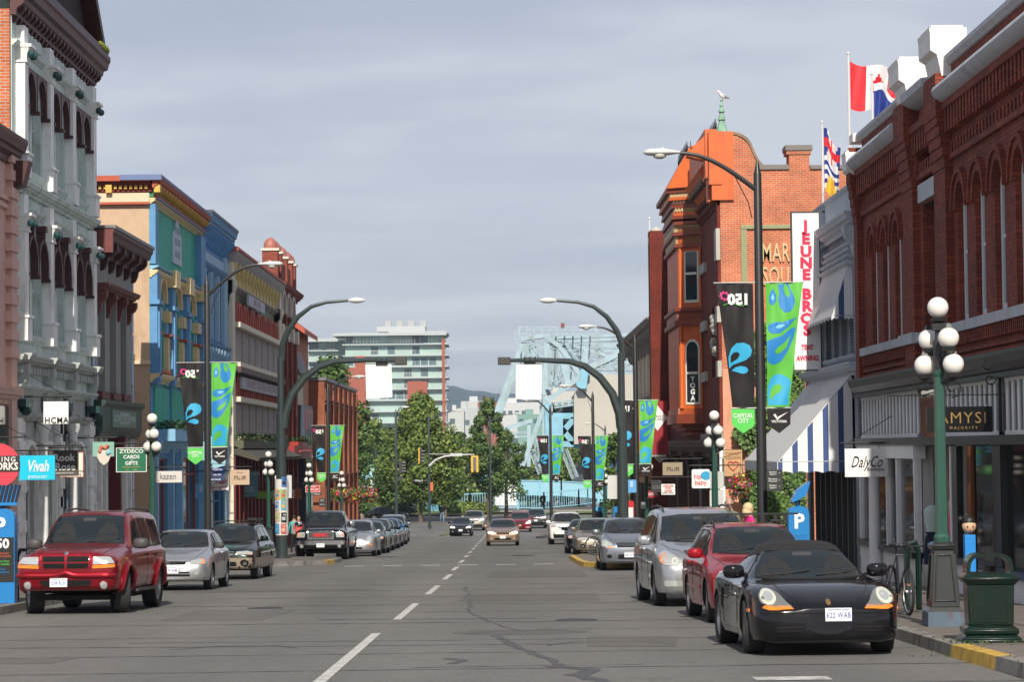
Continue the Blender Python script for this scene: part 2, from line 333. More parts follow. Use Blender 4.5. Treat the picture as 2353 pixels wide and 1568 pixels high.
seam([(1.15, 23.3), (.98, 24.6), (.75, 25.8), (.95, 26.6), (.55, 27.4)], .1); seam([(.55, 27.4), (.35, 29.6), (.2, 31.5), (.05, 33), (-.1, 34.6)], .055); seam([(-.1, 34.6), (.3, 35.5), (-.15, 38), (-.6, 43), (-.75, 50), (-.9, 58)], .02); seam([(-.62, 27.9), (-.5, 28.6), (-.66, 29)], .06)
for cx_, cy_ in ((.3, 34.9), (1.3, 31.6), (-3.4, 31.5)):
 seam([(cx_-.8, cy_), (cx_-.4, cy_+.7), (cx_+.4, cy_+.8), (cx_+.8, cy_+.1)], .03)
ts.build('tar_seam', TAR, road, smooth=False)
pt = MB()
for pl in ([(-5.6, 40.5), (-3.9, 40.2), (-3.7, 44.8), (-5.5, 45.2)], [(1.0, 31.2), (2.1, 31.0), (2.3, 33.6), (1.1, 33.9)], ell(.2, 35.3, .95, .8, 18), [(-8, 29), (-5.2, 28.8), (-5.1, 29.9), (-7.9, 30.3)], [(-.9, 48), (1.8, 47.6), (1.9, 52), (-.8, 52.5)], [(-7.5, 56), (-3, 55.5), (-3, 57.5), (-7.4, 58)], [(-.5, 66), (2.2, 66), (2.2, 73), (-.4, 73)]):
 n_ = len(pl); c_ = (sum(p[0] for p in pl)/n_, sum(p[1] for p in pl)/n_); pt.add([(p[0], p[1], G(p[1])+.0025) for p in pl]+[(c_[0], c_[1], G(c_[1])+.0025)], [(i, (i+1) % n_, n_) for i in range(n_)])
pt.build('asphalt_patch', asphalt('asphalt_patch', (.112, .107, .10), .22), road, smooth=False)
mh = MB(); 
for x_, y_ in ((1.1, 39), (-4.35, 45.5)): mh.prism(ell(x_, y_, .33, .33, 20), 'z', G(y_)+.003, G(y_)+.008)
mh.build('manhole_cover', mat('cast_iron', (.03, .028, .026), .6, var=.3, vs=20), road)
# pavements with a stepped kerb; the kerb line bulges out at the mid-block crossing
def pavement(name, kerb, xf, m):
 mb = MB().mat(m); kb = MB().mat(CONC).mat(YEL); KP = []
 for i in range(len(kerb)-1):
  (x0, y0, c0), (x1, y1, c1) = kerb[i], kerb[i+1]; k = max(1, int(abs(y1-y0)/4)); s = 1 if xf > x0 else -1
  for j in range(k):
   a, b = j/k, (j+1)/k; xa, ya, xb, yb = x0+(x1-x0)*a, y0+(y1-y0)*a, x0+(x1-x0)*b, y0+(y1-y0)*b; za, zb_ = G(ya), G(yb)
   kb.mat(YEL if c0 else CONC).add([(xa, ya, za-.02), (xb, yb, zb_-.02), (xb+s*.02, yb, zb_+.14), (xa+s*.02, ya, za+.14), (xb+s*.2, yb, zb_+.15), (xa+s*.2, ya, za+.15), (xb+s*.2, yb, zb_), (xa+s*.2, ya, za)], [(0, 1, 2, 3), (3, 2, 4, 5), (5, 4, 6, 7)])
   mb.add([(xa+s*.19, ya, za+.142), (xb+s*.19, yb, zb_+.142), (xf, yb, zb_+.142), (xf, ya, za+.142)], [(0, 1, 2, 3)])
 o = struct(mb.build(name, m, smooth=False)); kb.build('kerb', parent=o, smooth=False); return o
pvr = pavement('pavement', [(5.15, -20, 0), (5.2, 15, 0), (5.12, 22, 0), (5.03, 25.9, 1), (4.98, 28.2, 0), (KR, 30, 0), (KR, 74, 0), (4.2, 75.5, 1), (2.9, 77, 1), (2.45, 78.5, 1), (2.35, 82, 1), (2.35, 92, 1), (3, 95, 1), (KR, 97, 0), (KR, 196, 0), (9, 203, 0)], 14, ASPH2)
pvl = pavement('pavement', [(KL-.1, -20, 0), (KL, 30, 0), (KL, 83, 0), (-7.2, 84.5, 0), (-6.1, 86, 1), (-5.95, 88, 0), (-5.95, 92, 0), (-7, 94.5, 0), (KL, 96.5, 0), (KL, 196, 0), (-12, 203, 0)], -30, ASPH2)
struct(sheet('pavement', -60, -3, 283, 290, .13, ASPH2)); lawn = struct(sheet('lawn', -70, -3, 286, 300, .2, GRASS))
isl = MB()
for c_x, c_y, rx, ry in ((-4.2, 196, .9, 2.5), (12, 262, 8, 5.5), (3.4, 176, 1.2, 8), (13, 231, 4, 2)):
 p = ell(c_x, c_y, rx, ry, 20); isl.mat(CONC).prism(p, 'z', G(c_y)-.2, G(c_y)+.14); isl.mat(GRASS if ry < 9 and c_y != 176 else ASPH2).prism(ell(c_x, c_y, rx-.2, ry-.2, 20), 'z', G(c_y)+.1, G(c_y)+.16)
struct(isl.build('traffic_island', smooth=False))
struct(sheet('verge', 2.5, 40, 285, 292, .15, GRASS)); struct(sheet('footpath', -3, 60, 292, 300, .17, mat('path_concrete', (.3, .27, .22), .9, var=.15)))
q = MB()
for y_ in [22+k*1.5 for k in range(46)]:
 for xa_, xb_ in ((5.22, 8.3), (-11.6, -8.95)):
  if not (83 < y_ < 97 and xa_ < 0): q.add([(xa_, y_, G(y_)+.146), (xb_, y_, G(y_)+.146), (xb_, y_+.025, G(y_)+.1455), (xa_, y_+.025, G(y_)+.1455)], [(0, 1, 2, 3)])
q.add([(6.7, 20, G(20)+.147), (6.73, 20, G(20)+.147), (6.73, 90, G(90)+.147), (6.7, 90, G(90)+.147)], [(0, 1, 2, 3)]); q.build('paving_joint', TAR, pvr, smooth=False)
q = MB(); rl = random.Random(8)
for i in range(300):
 s_ = rl.random() < .5; x_, y_ = (5.0+rl.gauss(.05, .08) if s_ else -8.85+rl.gauss(-.05, .1), rl.uniform(22, 75)) if i > 170 else (5.5+rl.gauss(0, .35), 28.6+rl.gauss(0, .3)); z_ = G(y_)+(.0 if (x_ < 5 and x_ > -8.8) else .15); h_ = rl.uniform(.015, .04); a_ = rl.uniform(0, 3); q.add([(x_-.012*math.cos(a_), y_-.012*math.sin(a_), z_), (x_+.012*math.cos(a_), y_+.012*math.sin(a_), z_), (x_+rl.gauss(0, .03), y_+rl.gauss(0, .03), z_+h_)], [(0, 1, 2)])
struct(q.build('weeds', mat('weed_green', (.09, .12, .03), .9), smooth=False), 'stuff')
struct(MB().add([(-4000, 323, -7.8), (4000, 323, -7.8), (4000, 600, -7.8), (-4000, 600, -7.8)], [(0, 1, 2, 3)]).build('harbour_water', mat('harbour_water', (.05, .10, .11), .12, var=.1, vs=.1, bump=.3, bs=.6), smooth=False))
struct(MB().prism([(600, -9), (640, -5.5), (900, -4), (3000, 0), (3000, -9)], 'x', -2500, 2500).build('far_shore', mat('far_shore_land', (.06, .09, .04), .95, var=.3, vs=.05), smooth=False), 'structure')
# hills: a ridge of real depth
hm_ = MB(); rh = random.Random(5)
def ridge(x): return 60+72*math.exp(-((x+190)/160)**2)+52*math.exp(-((x-60)/330)**2)+30*math.exp(-((x+900)/260)**2)+26*math.exp(-((x-700)/300)**2)+3*math.sin(x*.03)+2*math.sin(x*.11)
hm_.grid(lambda u, v: (-2600+5200*u, 4300+1500*v, -9+ridge((-2600+5200*u)*1.0)*math.sin(math.pi*min(1, v*1.0))**.8*.9*(1+.05*math.sin(u*90+v*13))), 260, 14)
struct(hm_.build('hills', mat('hill_forest', (.035, .06, .055), .95, var=.3, vs=.012), ang=80))
# ================================================================== BUILDINGS
class FB:
 """helper for a facade plane: y along the street, z up, d = how far toward the street"""
 def __init__(s, X0, side): s.X0 = X0; s.s = side
 def X(s, d): return s.X0+s.s*d
 def box(s, mb, y0, y1, z0, z1, d0, d1): return mb.box(s.X(d0), s.X(d1), y0, y1, z0, z1)
 def poly(s, mb, pts, d0, d1): return mb.prism(pts, 'x', s.X(d0), s.X(d1))          # pts (y, z)
 def prof(s, mb, pts, y0, y1): return mb.prism([(s.X(d), z) for d, z in pts], 'y', y0, y1)   # pts (d, z)
 def wall(s, mb, outer, holes, t=.3, d=0.):
  loops = [outer]+holes; flat = [p for lp in loops for p in lp]
  tri = tessellate_polygon([[Vector((p[0], p[1], 0)) for p in lp] for lp in loops])
  mb.add([(s.X(d), p[0], p[1]) for p in flat], [tuple(x) for x in tri]); 
  for lp in loops:
   n = len(lp); mb.add([(s.X(d), *p) for p in lp]+[(s.X(d-t), *p) for p in lp], [(i, (i+1) % n, (i+1) % n+n, i+n) for i in range(n)])
 def window(s, parent, hole, d=-.16, fw=.07, fm=WHITE, gm=GLASSD, rail=None, mull=None, th=.06):
  cy = sum(p[0] for p in hole)/len(hole); z0 = min(p[1] for p in hole); z1 = max(p[1] for p in hole); y0 = min(p[0] for p in hole); y1 = max(p[0] for p in hole); n = len(hole)
  ky = 1-2*fw/(y1-y0); kz = 1-2*fw/(z1-z0); cz = (z0+z1)/2; inn = [((y0+y1)/2+(p[0]-(y0+y1)/2)*ky, cz+(p[1]-cz)*kz) for p in hole]
  q = MB(); vs = [(s.X(dd), *p) for dd in (d, d-th) for p in hole]+[(s.X(dd), *p) for dd in (d, d-th) for p in inn]
  q.add(vs, [f for i in range(n) for f in ((i, (i+1) % n, (i+1) % n+2*n, i+2*n), (i+2*n, (i+1) % n+2*n, (i+1) % n+3*n, i+3*n))])
  for r in (rail or []): s.box(q, y0+fw*.5, y1-fw*.5, z0+(z1-z0)*r-.03, z0+(z1-z0)*r+.03, d-.005, d-th+.01)
  for r in (mull or []): s.box(q, y0+(y1-y0)*r-.025, y0+(y1-y0)*r+.025, z0+fw*.5, min(z1-fw*.5, z1-.02), d-.003, d-th+.012)
  o = q.build('window', fm, parent, smooth=False); g = MB(); s.poly(g, inn, d-th*.6, d-th*.6-.01); g.build('pane', gm, o, smooth=False); return o
def rect(y0, y1, z0, z1): return [(y0, z0), (y1, z0), (y1, z1), (y0, z1)]
def arch(y0, y1, z0, z1, n=8, k=1.):
 """z1 = springing; k = rise / half-width"""
 c = (y0+y1)/2; r = (y1-y0)/2
 return [(y0, z0), (y1, z0)]+[(c+r*math.cos(math.pi*i/n), z1+k*r*math.sin(math.pi*i/n)) for i in range(n+1)]
def archring(y0, y1, zs, w_, n=10, k=1., leg=0.):
 c = (y0+y1)/2; r = (y1-y0)/2; O = [(c+(r+w_)*math.cos(math.pi*i/n), zs+(k*r+w_)*math.sin(math.pi*i/n)) for i in range(n+1)]; I = [(c+r*math.cos(math.pi*i/n), zs+k*r*math.sin(math.pi*i/n)) for i in range(n, -1, -1)]
 if leg: O = [(c+r+w_, zs-leg)]+O+[(c-r-w_, zs-leg)]; I = [(c-r, zs-leg)]+I+[(c+r, zs-leg)]
 return O+I
def rectarch(y0, y1, zs, zt, e=.1, leg=.3, n=10):
 c = (y0+y1)/2; r = (y1-y0)/2; return [(y1+e, zs-leg), (y1+e, zt), (y0-e, zt), (y0-e, zs-leg), (y0, zs-leg)]+[(c-r*math.cos(math.pi*i/n), zs+r*math.sin(math.pi*i/n)) for i in range(n+1)]+[(y1, zs-leg)]
def corn(d, z0, z1, d0=0.):
 """moulded cornice profile (d, z)"""
 h = z1-z0; return [(d0, z0), (d0+(d-d0)*.25, z0), (d0+(d-d0)*.3, z0+h*.2), (d0+(d-d0)*.6, z0+h*.35), (d0+(d-d0)*.65, z0+h*.5), (d0+(d-d0)*.85, z0+h*.55), (d0+(d-d0)*.92, z0+h*.75), (d, z0+h*.85), (d, z1), (d0, z1)]
def bracket(d, z0, z1): # (d, z) console
 h = z1-z0; return [(0, z0), (d*.25, z0+h*.08), (d*.4, z0+h*.3), (d*.45, z0+h*.5), (d*.8, z0+h*.62), (d, z0+h*.8), (d, z1), (0, z1)]
LF = FB(FL, 1)
def block(mb, X0, X1, y0, y1, z0, z1): mb.box(X0, X1, y0, y1, z0, z1)
PALE = mat('pale_grey_green_paint', (.60, .69, .65), .7, var=.06, vs=2, dirt=('5b605a', .6, 2.2)); CREAMW = mat('off_white_paint', (.84, .85, .83), .6, var=.05, dirt=('75756e', .5, 3)); MAROON = mat('maroon_paint', (.065, .018, .02), .5, var=.15, vs=3); MAROONR = mat('red_brown_paint', (.14, .035, .03), .55, var=.12); DTEAL = mat('dark_teal_paint', (.01, .05, .055), .45)
BRK_O = brick('orange_brick', 'a8532f', 'c06a3e', 'a8988a', stain='6a3a2a', stain_amt=.5)
WINGR = mat('grey_green_window_glass', (.26, .33, .31), .12, spec=.6)
# ---- A: pink building at the frame edge
A = empty('pink_building', (FL, 54, -1.4), 0, 'pink stuccoed building with a maroon cornice, cut by the left edge of the photo', 'building'); 
PINK = mat('pink_stucco', (.66, .43, .36), .75, var=.05, dirt=('7a564c', .3, 2))
def inv(o, root): o.parent = root; o.matrix_parent_inverse = Matrix.Translation(root.location).inverted(); return o
q = MB(); hs_ = [arch(56.3, 58.0, 4.9, 6.3), arch(53.3, 55, 4.9, 6.3)]; LF.wall(q, rect(47, 59.6, -1.6, 9.0), hs_, .4, .02); q.box(FL-12, FL-.38, 47, 59.6, -1.8, 9.0); LF.box(q, 58.95, 59.6, -1.6, 8.6, .02, .14)
for z in (7.4, 7.6): LF.box(q, 47, 59.6, z, z+.1, .02, .1)
for k in range(12): LF.box(q, 58.75, 59.62, 3.9+k*.42, 4.15+k*.42, .02, .19)
inv(q.build('wall', PINK, smooth=False), A); q = MB(); LF.prof(q, corn(.38, 8.5, 9.13), 47, 59.75); LF.prof(q, [(0, 7.9), (.35, 8.0), (.5, 8.6), (0, 8.6)], 59.2, 59.7); inv(q.build('cornice', MAROON), A)
q = MB(); LF.prof(q, corn(.3, 2.8, 3.2), 47, 59.65); inv(q.build('belt_course', PINK), A)
for h in hs_: inv(LF.window(None, h, fm=MAROON), A)
q = MB(); LF.box(q, 47, 59.55, -1.5, 2.75, .03, .06); inv(q.build('shopfront_glazing', GLASSD, smooth=False), A)
# ---- B: pale three-storey building
B = empty('pale_building', (FL, 65, -1.7), 0, 'tall pale grey-green ornate building with maroon window hoods, cornice and pediment', 'building')
bays = [(60.75, 63.5), (64.2, 66.85), (67.55, 70.25)]; pil = [60.4, 63.85, 67.2, 70.6]; H1 = []; H2 = []
for a, b in bays:
 m_ = (a+b)/2
 for y0, y1 in ((a+.08, m_-.14), (m_+.14, b-.08)): H1.append(arch(y0, y1, 4.55, 6.35, k=1.)); H2.append(arch(y0, y1, 8.6, 10.45, k=1.))
q = MB(); LF.wall(q, rect(59.7, 71.1, 3.1, 12.3), H1+H2, .35); q.box(FL-14, FL-.35, 59.72, 71.1, -1.9, 12.0)
for z0, z1, d in ((3.15, 3.3, .22), (7.5, 7.68, .14), (11.45, 11.6, .14), (8.45, 8.62, .1), (4.35, 4.55, .12)): LF.prof(q, corn(d, z0, z1), 59.7, 71.12)
LF.prof(q, corn(.3, 7.98, 8.24), 59.66, 71.16)
for a, b in bays: LF.box(q, a+.2, b-.2, 11.75, 12.05, 0, .05); LF.box(q, a+.2, b-.2, 7.7, 7.9, 0, .04)
inv(q.build('wall', PALE, smooth=False), B)
q = MB(); q.box(FL-14, FL-.02, 59.55, 59.72, 2, 12.3); inv(q.build('side_wall', BRK_O, smooth=False), B)
q = MB()
for p in pil:
 for zb_, zt_ in ((4.35, 7.0), (8.3, 11.1)):
  LF.box(q, p-.3, p+.3, zb_-.0, zb_+.55, 0, .3); LF.box(q, p-.33, p+.33, zb_+.55, zb_+.62, 0, .34); LF.box(q, p-.22, p+.22, zb_+.6, zt_, 0, .23); LF.box(q, p-.26, p+.26, zt_, zt_+.06, 0, .28)
  q.frust(LF.X(.14), p, zt_+.06, zt_+.36, .12, .2, .2, .3); LF.box(q, p-.32, p+.32, zt_+.36, zt_+.44, 0, .4)
  LF.box(q, p-.26, p+.26, zt_+.44, zt_+.9, 0, .22)
o = q.build('pilaster', CREAMW, smooth=False, bevel=.012); inv(o, B)
q = MB()
for p in pil:
 for zt_ in (7.2, 11.3):
  for dy in (-.2, .2): q.ball((LF.X(.36), p+dy, zt_), .1, 8, 5)
inv(q.build('capital_rosette', DTEAL), B)
q = MB()
for a, b in bays:
 m_ = (a+b)/2
 for zs_ in (6.35, 10.45):
  for y0, y1 in ((a+.08, m_-.14), (m_+.14, b-.08)):
   if zs_ > 8: LF.poly(q, rectarch(y0, y1, zs_, 11.12), 0.02, .16)
   else: LF.poly(q, archring(y0, y1, zs_, .1, 10, 1., .3), 0.02, .2); LF.box(q, (y0+y1)/2-.055, (y0+y1)/2+.055, zs_+.55, zs_+.85, .02, .22); LF.box(q, (y0+y1)/2-.13, (y0+y1)/2+.13, zs_+.85, zs_+1.0, .02, .26)
   for yy in (y0-.08, y1+.08): LF.box(q, yy-.07, yy+.07, zs_-.38, zs_-.3, .02, .24)
inv(q.build('window_hood', MAROON, smooth=False), B)
for h in H1+H2: inv(LF.window(None, h, fm=PALE, gm=WINGR, rail=[.5]), B)
q = MB(); LF.prof(q, corn(.55, 12.15, 12.95), 59.5, 71.35)
for k in range(24):
 y = 59.8+k*.49; LF.prof(q, bracket(.3, 12.0, 12.4), y, y+.16)
q.prism([(FL, 12.9), (FL+.5, 12.9), (FL+.5, 13.1), (FL, 13.1)], 'y', 59.5, 71.3)
for s_, ya, yb in ((1, 61.6, 66), (-1, 70.4, 66)): # raking cornices
 q.prism([(ya, 13.15), (ya-s_*.35, 13.15), (yb, 16.9), (yb, 16.45)], 'x', FL-.3, FL+.52)
for y in (60.0, 70.95): q.frust(FL+.2, y, 13.1, 13.4, .2, .2, .16, .16); q.ball((FL+.2, y, 13.55), .22, 10, 6)
inv(q.build('cornice', MAROON, smooth=False), B)
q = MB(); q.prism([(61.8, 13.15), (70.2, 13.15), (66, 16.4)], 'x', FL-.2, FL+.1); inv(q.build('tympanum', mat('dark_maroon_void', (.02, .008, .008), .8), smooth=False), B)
q = MB(); q.prism([(61.2, 13.2), (66, 17.1), (66, 16.6), (62, 13.2)], 'x', FL-6, FL+.48); q.prism([(70.4, 13.2), (66, 16.85), (66, 16.6), (70, 13.2)], 'x', FL-6, FL-.3); inv(q.build('roof', mat('weathered_lead_roof', (.42, .45, .42), .6, var=.2, vs=2, dirt=('4a4636', .8, 1.5)), smooth=False), B)
q = MB()
for k in range(60): y = random.uniform(69.9, 71.2); q.ball((FL+random.uniform(.2, .5), y, 13.12), random.uniform(.04, .12), 6, 4)
inv(q.build('roof_moss', mat('moss', (.16, .19, .03), .9, var=.3)), B)
# ledge above the shop floor with brackets and dentils
q = MB(); LF.prof(q, corn(.3, 3.72, 4.02), 59.6, 71.2)
for k in range(30): LF.box(q, 59.9+k*.38, 60.07+k*.38, 3.58, 3.74, 0, .2)
for p in pil: LF.prof(q, bracket(.28, 2.7, 3.8), p-.18, p+.18); LF.prof(q, corn(.4, 3.72, 4.06), p-.3, p+.3)
LF.prof(q, corn(.15, 2.45, 2.62), 59.7, 71.1); inv(q.build('ledge', mat('grey_stone_paint', (.42, .45, .43), .7, var=.08, dirt=('5c5f5a', .4, 2)), smooth=False), B)
q = MB(); G1 = [arch(61.0, 62.7, -1.0, 1.0), arch(63.6, 65.2, -1.55, 1.0), arch(68.3, 69.9, -1.0, 1.0)]
LF.wall(q, rect(59.7, 71.1, -1.95, 3.1), G1, .4, -.05); inv(q.build('shop_wall', mat('grey_stone_paint', (.42, .45, .43)), smooth=False), B)
q = MB()
for a, b, w_ in ((59.7, 60.7, .12), (65.5, 66.1, .1), (70.2, 71.1, .12)):
 for k in range(9): LF.box(q, a, b, -1.7+k*.48, -1.42+k*.48, -.05, w_+(.04 if k % 2 else 0))
 LF.box(q, a+.12, b-.12, -1.8, 2.5, -.05, .1)
for y in (62.9, 67.2): q.lathe([(.13, -1.6), (.12, 2.1), (.2, 2.3), (.2, 2.42)], (LF.X(.15), y, 0), 12)
for a in G1[:]: LF.poly(q, archring(a[0][0], a[1][0], 1.0, .16, 12, 1, 2.4), -.05, .07)
inv(q.build('column', CREAMW, smooth=True), B)
for a in (G1[0], G1[2]): inv(LF.window(None, a, fm=CREAMW, gm=GLASSD, rail=[.62], mull=[.5]), B)
q = MB(); LF.box(q, 63.6, 65.2, -1.6, 2.2, -1.2, -1.15); inv(q.build('door', mat('brown_door', (.06, .045, .035), .5), smooth=False), B)
q = MB(); LF.box(q, 66.2, 68.2, -1.6, 2.35, -.03, 0); inv(q.build('shopfront_glazing', GLASSD, smooth=False), B)
q = MB()
for p in (60.2, 65.8, 70.65): q.ball((LF.X(.22), p, 2.7), .16, 8, 6); LF.box(q, p-.3, p+.3, 2.75, 2.95, 0, .35)
inv(q.build('shop_capital', DTEAL), B)
# ---- C: low brown-grey building
C_ = empty('low_grey_building', (FL, 75, -2), 0, 'small two-storey grey building with a deep red-brown bracketed cornice', 'building')
GREYS = mat('grey_stucco', (.30, .30, .29), .8, var=.08, dirt=('55504c', .3, 2)); hc = [rect(72.35, 73.6, 3.4, 6.15), rect(74.5, 75.75, 3.4, 6.15), rect(76.6, 77.8, 3.4, 6.15)]
q = MB(); LF.wall(q, rect(71.2, 79, 2.9, 7.5), hc, .4); q.box(FL-11, FL-.4, 71.2, 79, -2.2, 7.9); inv(q.build('wall', GREYS, smooth=False), C_)
q = MB(); LF.prof(q, corn(.66, 7.3, 8.05), 71.2, 79.15)
for k in range(6): y = 71.3+k*1.5; LF.prof(q, bracket(.5, 6.95, 7.7), y, y+.22)
inv(q.build('cornice', MAROON, smooth=False), C_); q = MB(); q.box(FL-.1, FL+.62, 71.18, 71.32, 7.35, 8.0); LF.prof(q, corn(.4, 6.25, 6.55), 72.1, 78.2)
for y in (72.1, 73.9, 76.0, 77.95): LF.prof(q, bracket(.3, 5.6, 6.3), y-.02, y+.26)
for a in hc: LF.box(q, a[0][0]-.1, a[1][0]+.1, 3.2, 3.42, 0, .14)
inv(q.build('window_hood', MAROONR, smooth=False), C_)
q = MB(); LF.box(q, 71.2, 79.2, 8.03, 8.13, -.2, .7); inv(q.build('roof_edge', mat('lead_grey', (.16, .16, .165), .5, var=.2), smooth=False), C_)
q = MB(); 
for k in range(11):
 for ya in (71.2, 78.6): w_ = .3 if k % 2 else .18; LF.box(q, ya if ya < 72 else 79-w_, ya+w_ if ya < 72 else 79.02, -2+k*.82, -1.6+k*.82+.38, -.02, .05)
inv(q.build('quoin', mat('powder_blue_paint', (.42, .56, .68), .6, var=.06), smooth=False), C_)
for h in hc: inv(LF.window(None, h, d=-.2, fm=DTEAL, gm=GLASSD, rail=[.5]), C_)
q = MB(); LF.prof(q, [(0, 2.05), (.2, 2.1), (.3, 2.3), (.3, 2.95), (.4, 3.05), (.4, 3.15), (0, 3.15)], 71.25, 79.0); fs_ = inv(q.build('fascia', mat('dark_green_fascia', (.02, .05, .04), .5), smooth=False), C_)
q = MB(); LF.box(q, 72.9, 77.6, 2.38, 2.88, .3, .33); LF.box(q, 72.95, 77.55, 2.43, 2.83, .33, .335); pl_ = q.build('name_board', mat('grey_green_board', (.16, .24, .19), .6), smooth=False); pl_.parent = fs_; 
for tx, yc, sz in (('OLD TOWN', 73.8, .26), ('ZYDECO', 75.25, .46), ('GIFT STORE', 76.75, .22)):
 t = text(tx, sz, mat('silver_lettering', (.42, .5, .5), .4), (LF.X(.338), yc, 2.63), pl_, rz=R(90), bold=.008)
q = MB(); q.box(FL-.4, FL-.38, 71.3, 78.9, -2, 2.1); inv(q.build('shopfront_glazing', GLASSD, smooth=False), C_)
q = MB()
for y in (71.6, 72.6, 73.5, 74.2, 75.3, 76.2, 77.4, 78.4): LF.box(q, y-.09, y+.09, -2.1, 2.1, -.38, .06 if y not in (74.2, 75.3) else -.2)
LF.box(q, 71.3, 74.1, -2.1, -1.1, -.38, 0); LF.box(q, 75.4, 78.9, -2.1, -1.1, -.38, 0); LF.box(q, 71.3, 78.9, .9, 1.02, -.36, -.2); inv(q.build('shopfront_frame', CREAMW, smooth=False), C_)
q = MB(); LF.box(q, 75.5, 75.75, -2.1, 2.1, -.2, .16); q.frust(LF.X(.05), 75.62, 1.5, 2.1, .1, .12, .3, .3); inv(q.build('red_post', mat('deep_red_paint', (.12, .012, .02), .4), smooth=False), C_)
# ---- D: teal, blue and yellow building with its sand-coloured side wall
D = empty('teal_building', (FL, 90, -2.3), 0, 'teal, blue and yellow painted building with a sand side wall and red dentilled cornice', 'building')
SAND = mat('sand_stucco', (.52, .37, .25), .8, var=.06, dirt=('6a4a34', .5, 1.2)); BLU = mat('mid_blue_paint', (.10, .27, .50), .6, var=.08); LBLU = mat('light_blue_paint', (.22, .45, .66), .6, var=.08); TEAL = mat('teal_green_paint', (.035, .40, .30), .65, var=.08, dirt=('0d5a4a', .5, 2)); YELL = mat('cream_yellow_paint', (.68, .54, .30), .6, var=.06); GOLD = mat('ochre_paint', (.62, .40, .08), .6); BRKRED = mat('terracotta_red_paint', (.42, .08, .04), .6, var=.1)
q = MB(); q.box(FL-16, FL-.01, 82.985, 83.3, -2.4, 10.3); q.box(FL-16, FL-.35, 83.3, 96.6, -2.5, 10.4)
inv(q.build('side_wall', SAND, smooth=False), D)
q = MB(); q.box(FL-3.2, FL+.02, 82.85, 83, 9.95, 10.25); q.box(FL-3.2, FL+.02, 82.9, 83, 4.55, 4.68); inv(q.build('side_band', mat('pale_sand', (.68, .54, .38), .7), smooth=False), D); q = MB(); q.box(FL-3.2, FL+.02, 82.8, 83, 9.87, 9.95); q.box(FL-4, FL+.1, 82.5, 83.3, 10.62, 10.8); q.box(FL-5.5, FL-2.3, 82.5, 83, 10.05, 10.25); inv(q.build('side_cornice', BRKRED, smooth=False), D)
q = MB(); q.box(FL-2.75, FL-1.9, 82.93, 82.99, 7, 9.9); inv(q.build('blue_patch', mat('faded_blue_patch', (.38, .52, .55), .7), smooth=False), D)
hd = [arch(84.6, 86.2, 4.55, 6.75, 10, 1.), arch(88.4, 90.2, 4.55, 6.75, 10, 1.), arch(92.5, 94.3, 4.55, 6.75, 10, 1.)]
q = MB(); LF.wall(q, rect(83, 96.6, 3.8, 10.4), hd, .35); inv(q.build('wall', TEAL, smooth=False), D)
q = MB()
for a, b in ((83.0, 83.9), (86.9, 87.8), (90.9, 91.8), (95.4, 96.6)):
 LF.box(q, a, b, 3.9, 7.7, 0, .25); LF.box(q, a-.1, b+.1, 6.55, 6.7, 0, .34); LF.box(q, a+.2, b-.2, 4.0, 6.5, .25, .3)
LF.box(q, 83, 83.7, 7.9, 9.9, 0, .2); LF.box(q, 95.2, 96.6, 7.9, 9.9, 0, .25); inv(q.build('pier', BLU, smooth=False), D)
q = MB()
for y in (84.25, 86.55, 88.1, 90.55, 92.2, 94.65):
 LF.box(q, y-.16, y+.16, 3.9, 6.6, .02, .12)
LF.prof(q, corn(.3, 7.7, 7.85), 83, 96.6); inv(q.build('blue_trim', LBLU, smooth=False), D)
q = MB()
for p in ((3.95, 4.25, .3), (7.45, 7.7, .28), (9.9, 10.1, .25)): LF.prof(q, corn(p[2], p[0], p[1]), 82.95, 96.6)
for a, b in ((86.75, 87.95), (90.7, 91.95), (95.2, 96.62)): LF.box(q, a, b, 7.35, 7.95, 0, .4)
for a, b in ((83.9, 84.5), (86.3, 86.9), (87.8, 88.3), (90.3, 90.9), (91.8, 92.4), (94.4, 95.4)):
 LF.box(q, a, b, 6.1, 6.5, 0, .22); LF.box(q, a+.05, b-.05, 4.35, 5.6, 0, .16)
for h in hd: LF.poly(q, archring(h[0][0], h[1][0], 6.75, .2, 12), .0, .16)
inv(q.build('yellow_trim', YELL, smooth=False), D)
q = MB(); LF.prof(q, corn(.46, 10.4, 10.72, .15), 82.6, 96.9); LF.prof(q, [(0, 9.95), (.25, 10.1), (.3, 10.2), (0, 10.2)], 83, 96.6)
for h in hd: LF.box(q, h[0][0]-.3, h[1][0]+.3, 4.3, 4.4, 0, .26)
for a, b in ((83.9, 84.5), (86.3, 86.9), (87.8, 88.3), (90.3, 90.9), (91.8, 92.4), (94.4, 95.4)): LF.box(q, a, b, 5.62, 5.7, 0, .28)
inv(q.build('red_cornice', BRKRED, smooth=False), D)
q = MB(); LF.box(q, 82.55, 96.8, 10.72, 10.82, 0, .48); q.box(FL-.9, FL+.48, 82.45, 82.6, 10.64, 10.82); LF.box(q, 83, 96.7, 10.06, 10.12, 0, .3); inv(q.build('cornice_edge', mat('slate_blue_paint', (.13, .18, .34), .6), smooth=False), D)
q = MB(); LF.box(q, 82.95, 96.6, 10.12, 10.42, 0, .15); inv(q.build('green_frieze', mat('leaf_green_paint', (.04, .22, .08), .6), smooth=False), D)
q = MB()
for k in range(19): y = 83.0+k*.75; LF.prof(q, bracket(.4, 10.15, 10.5), y, y+.2)
for k in range(22): q.box(FL-.12-k*.17, FL-.03-k*.17, 82.75, 83, 10.38, 10.5)
for x_ in (.3, -1.3, -2.95): q.box(FL+x_-.1, FL+x_+.1, 82.65, 83, 10.25, 10.52)
inv(q.build('dentil', GOLD, smooth=False), D)
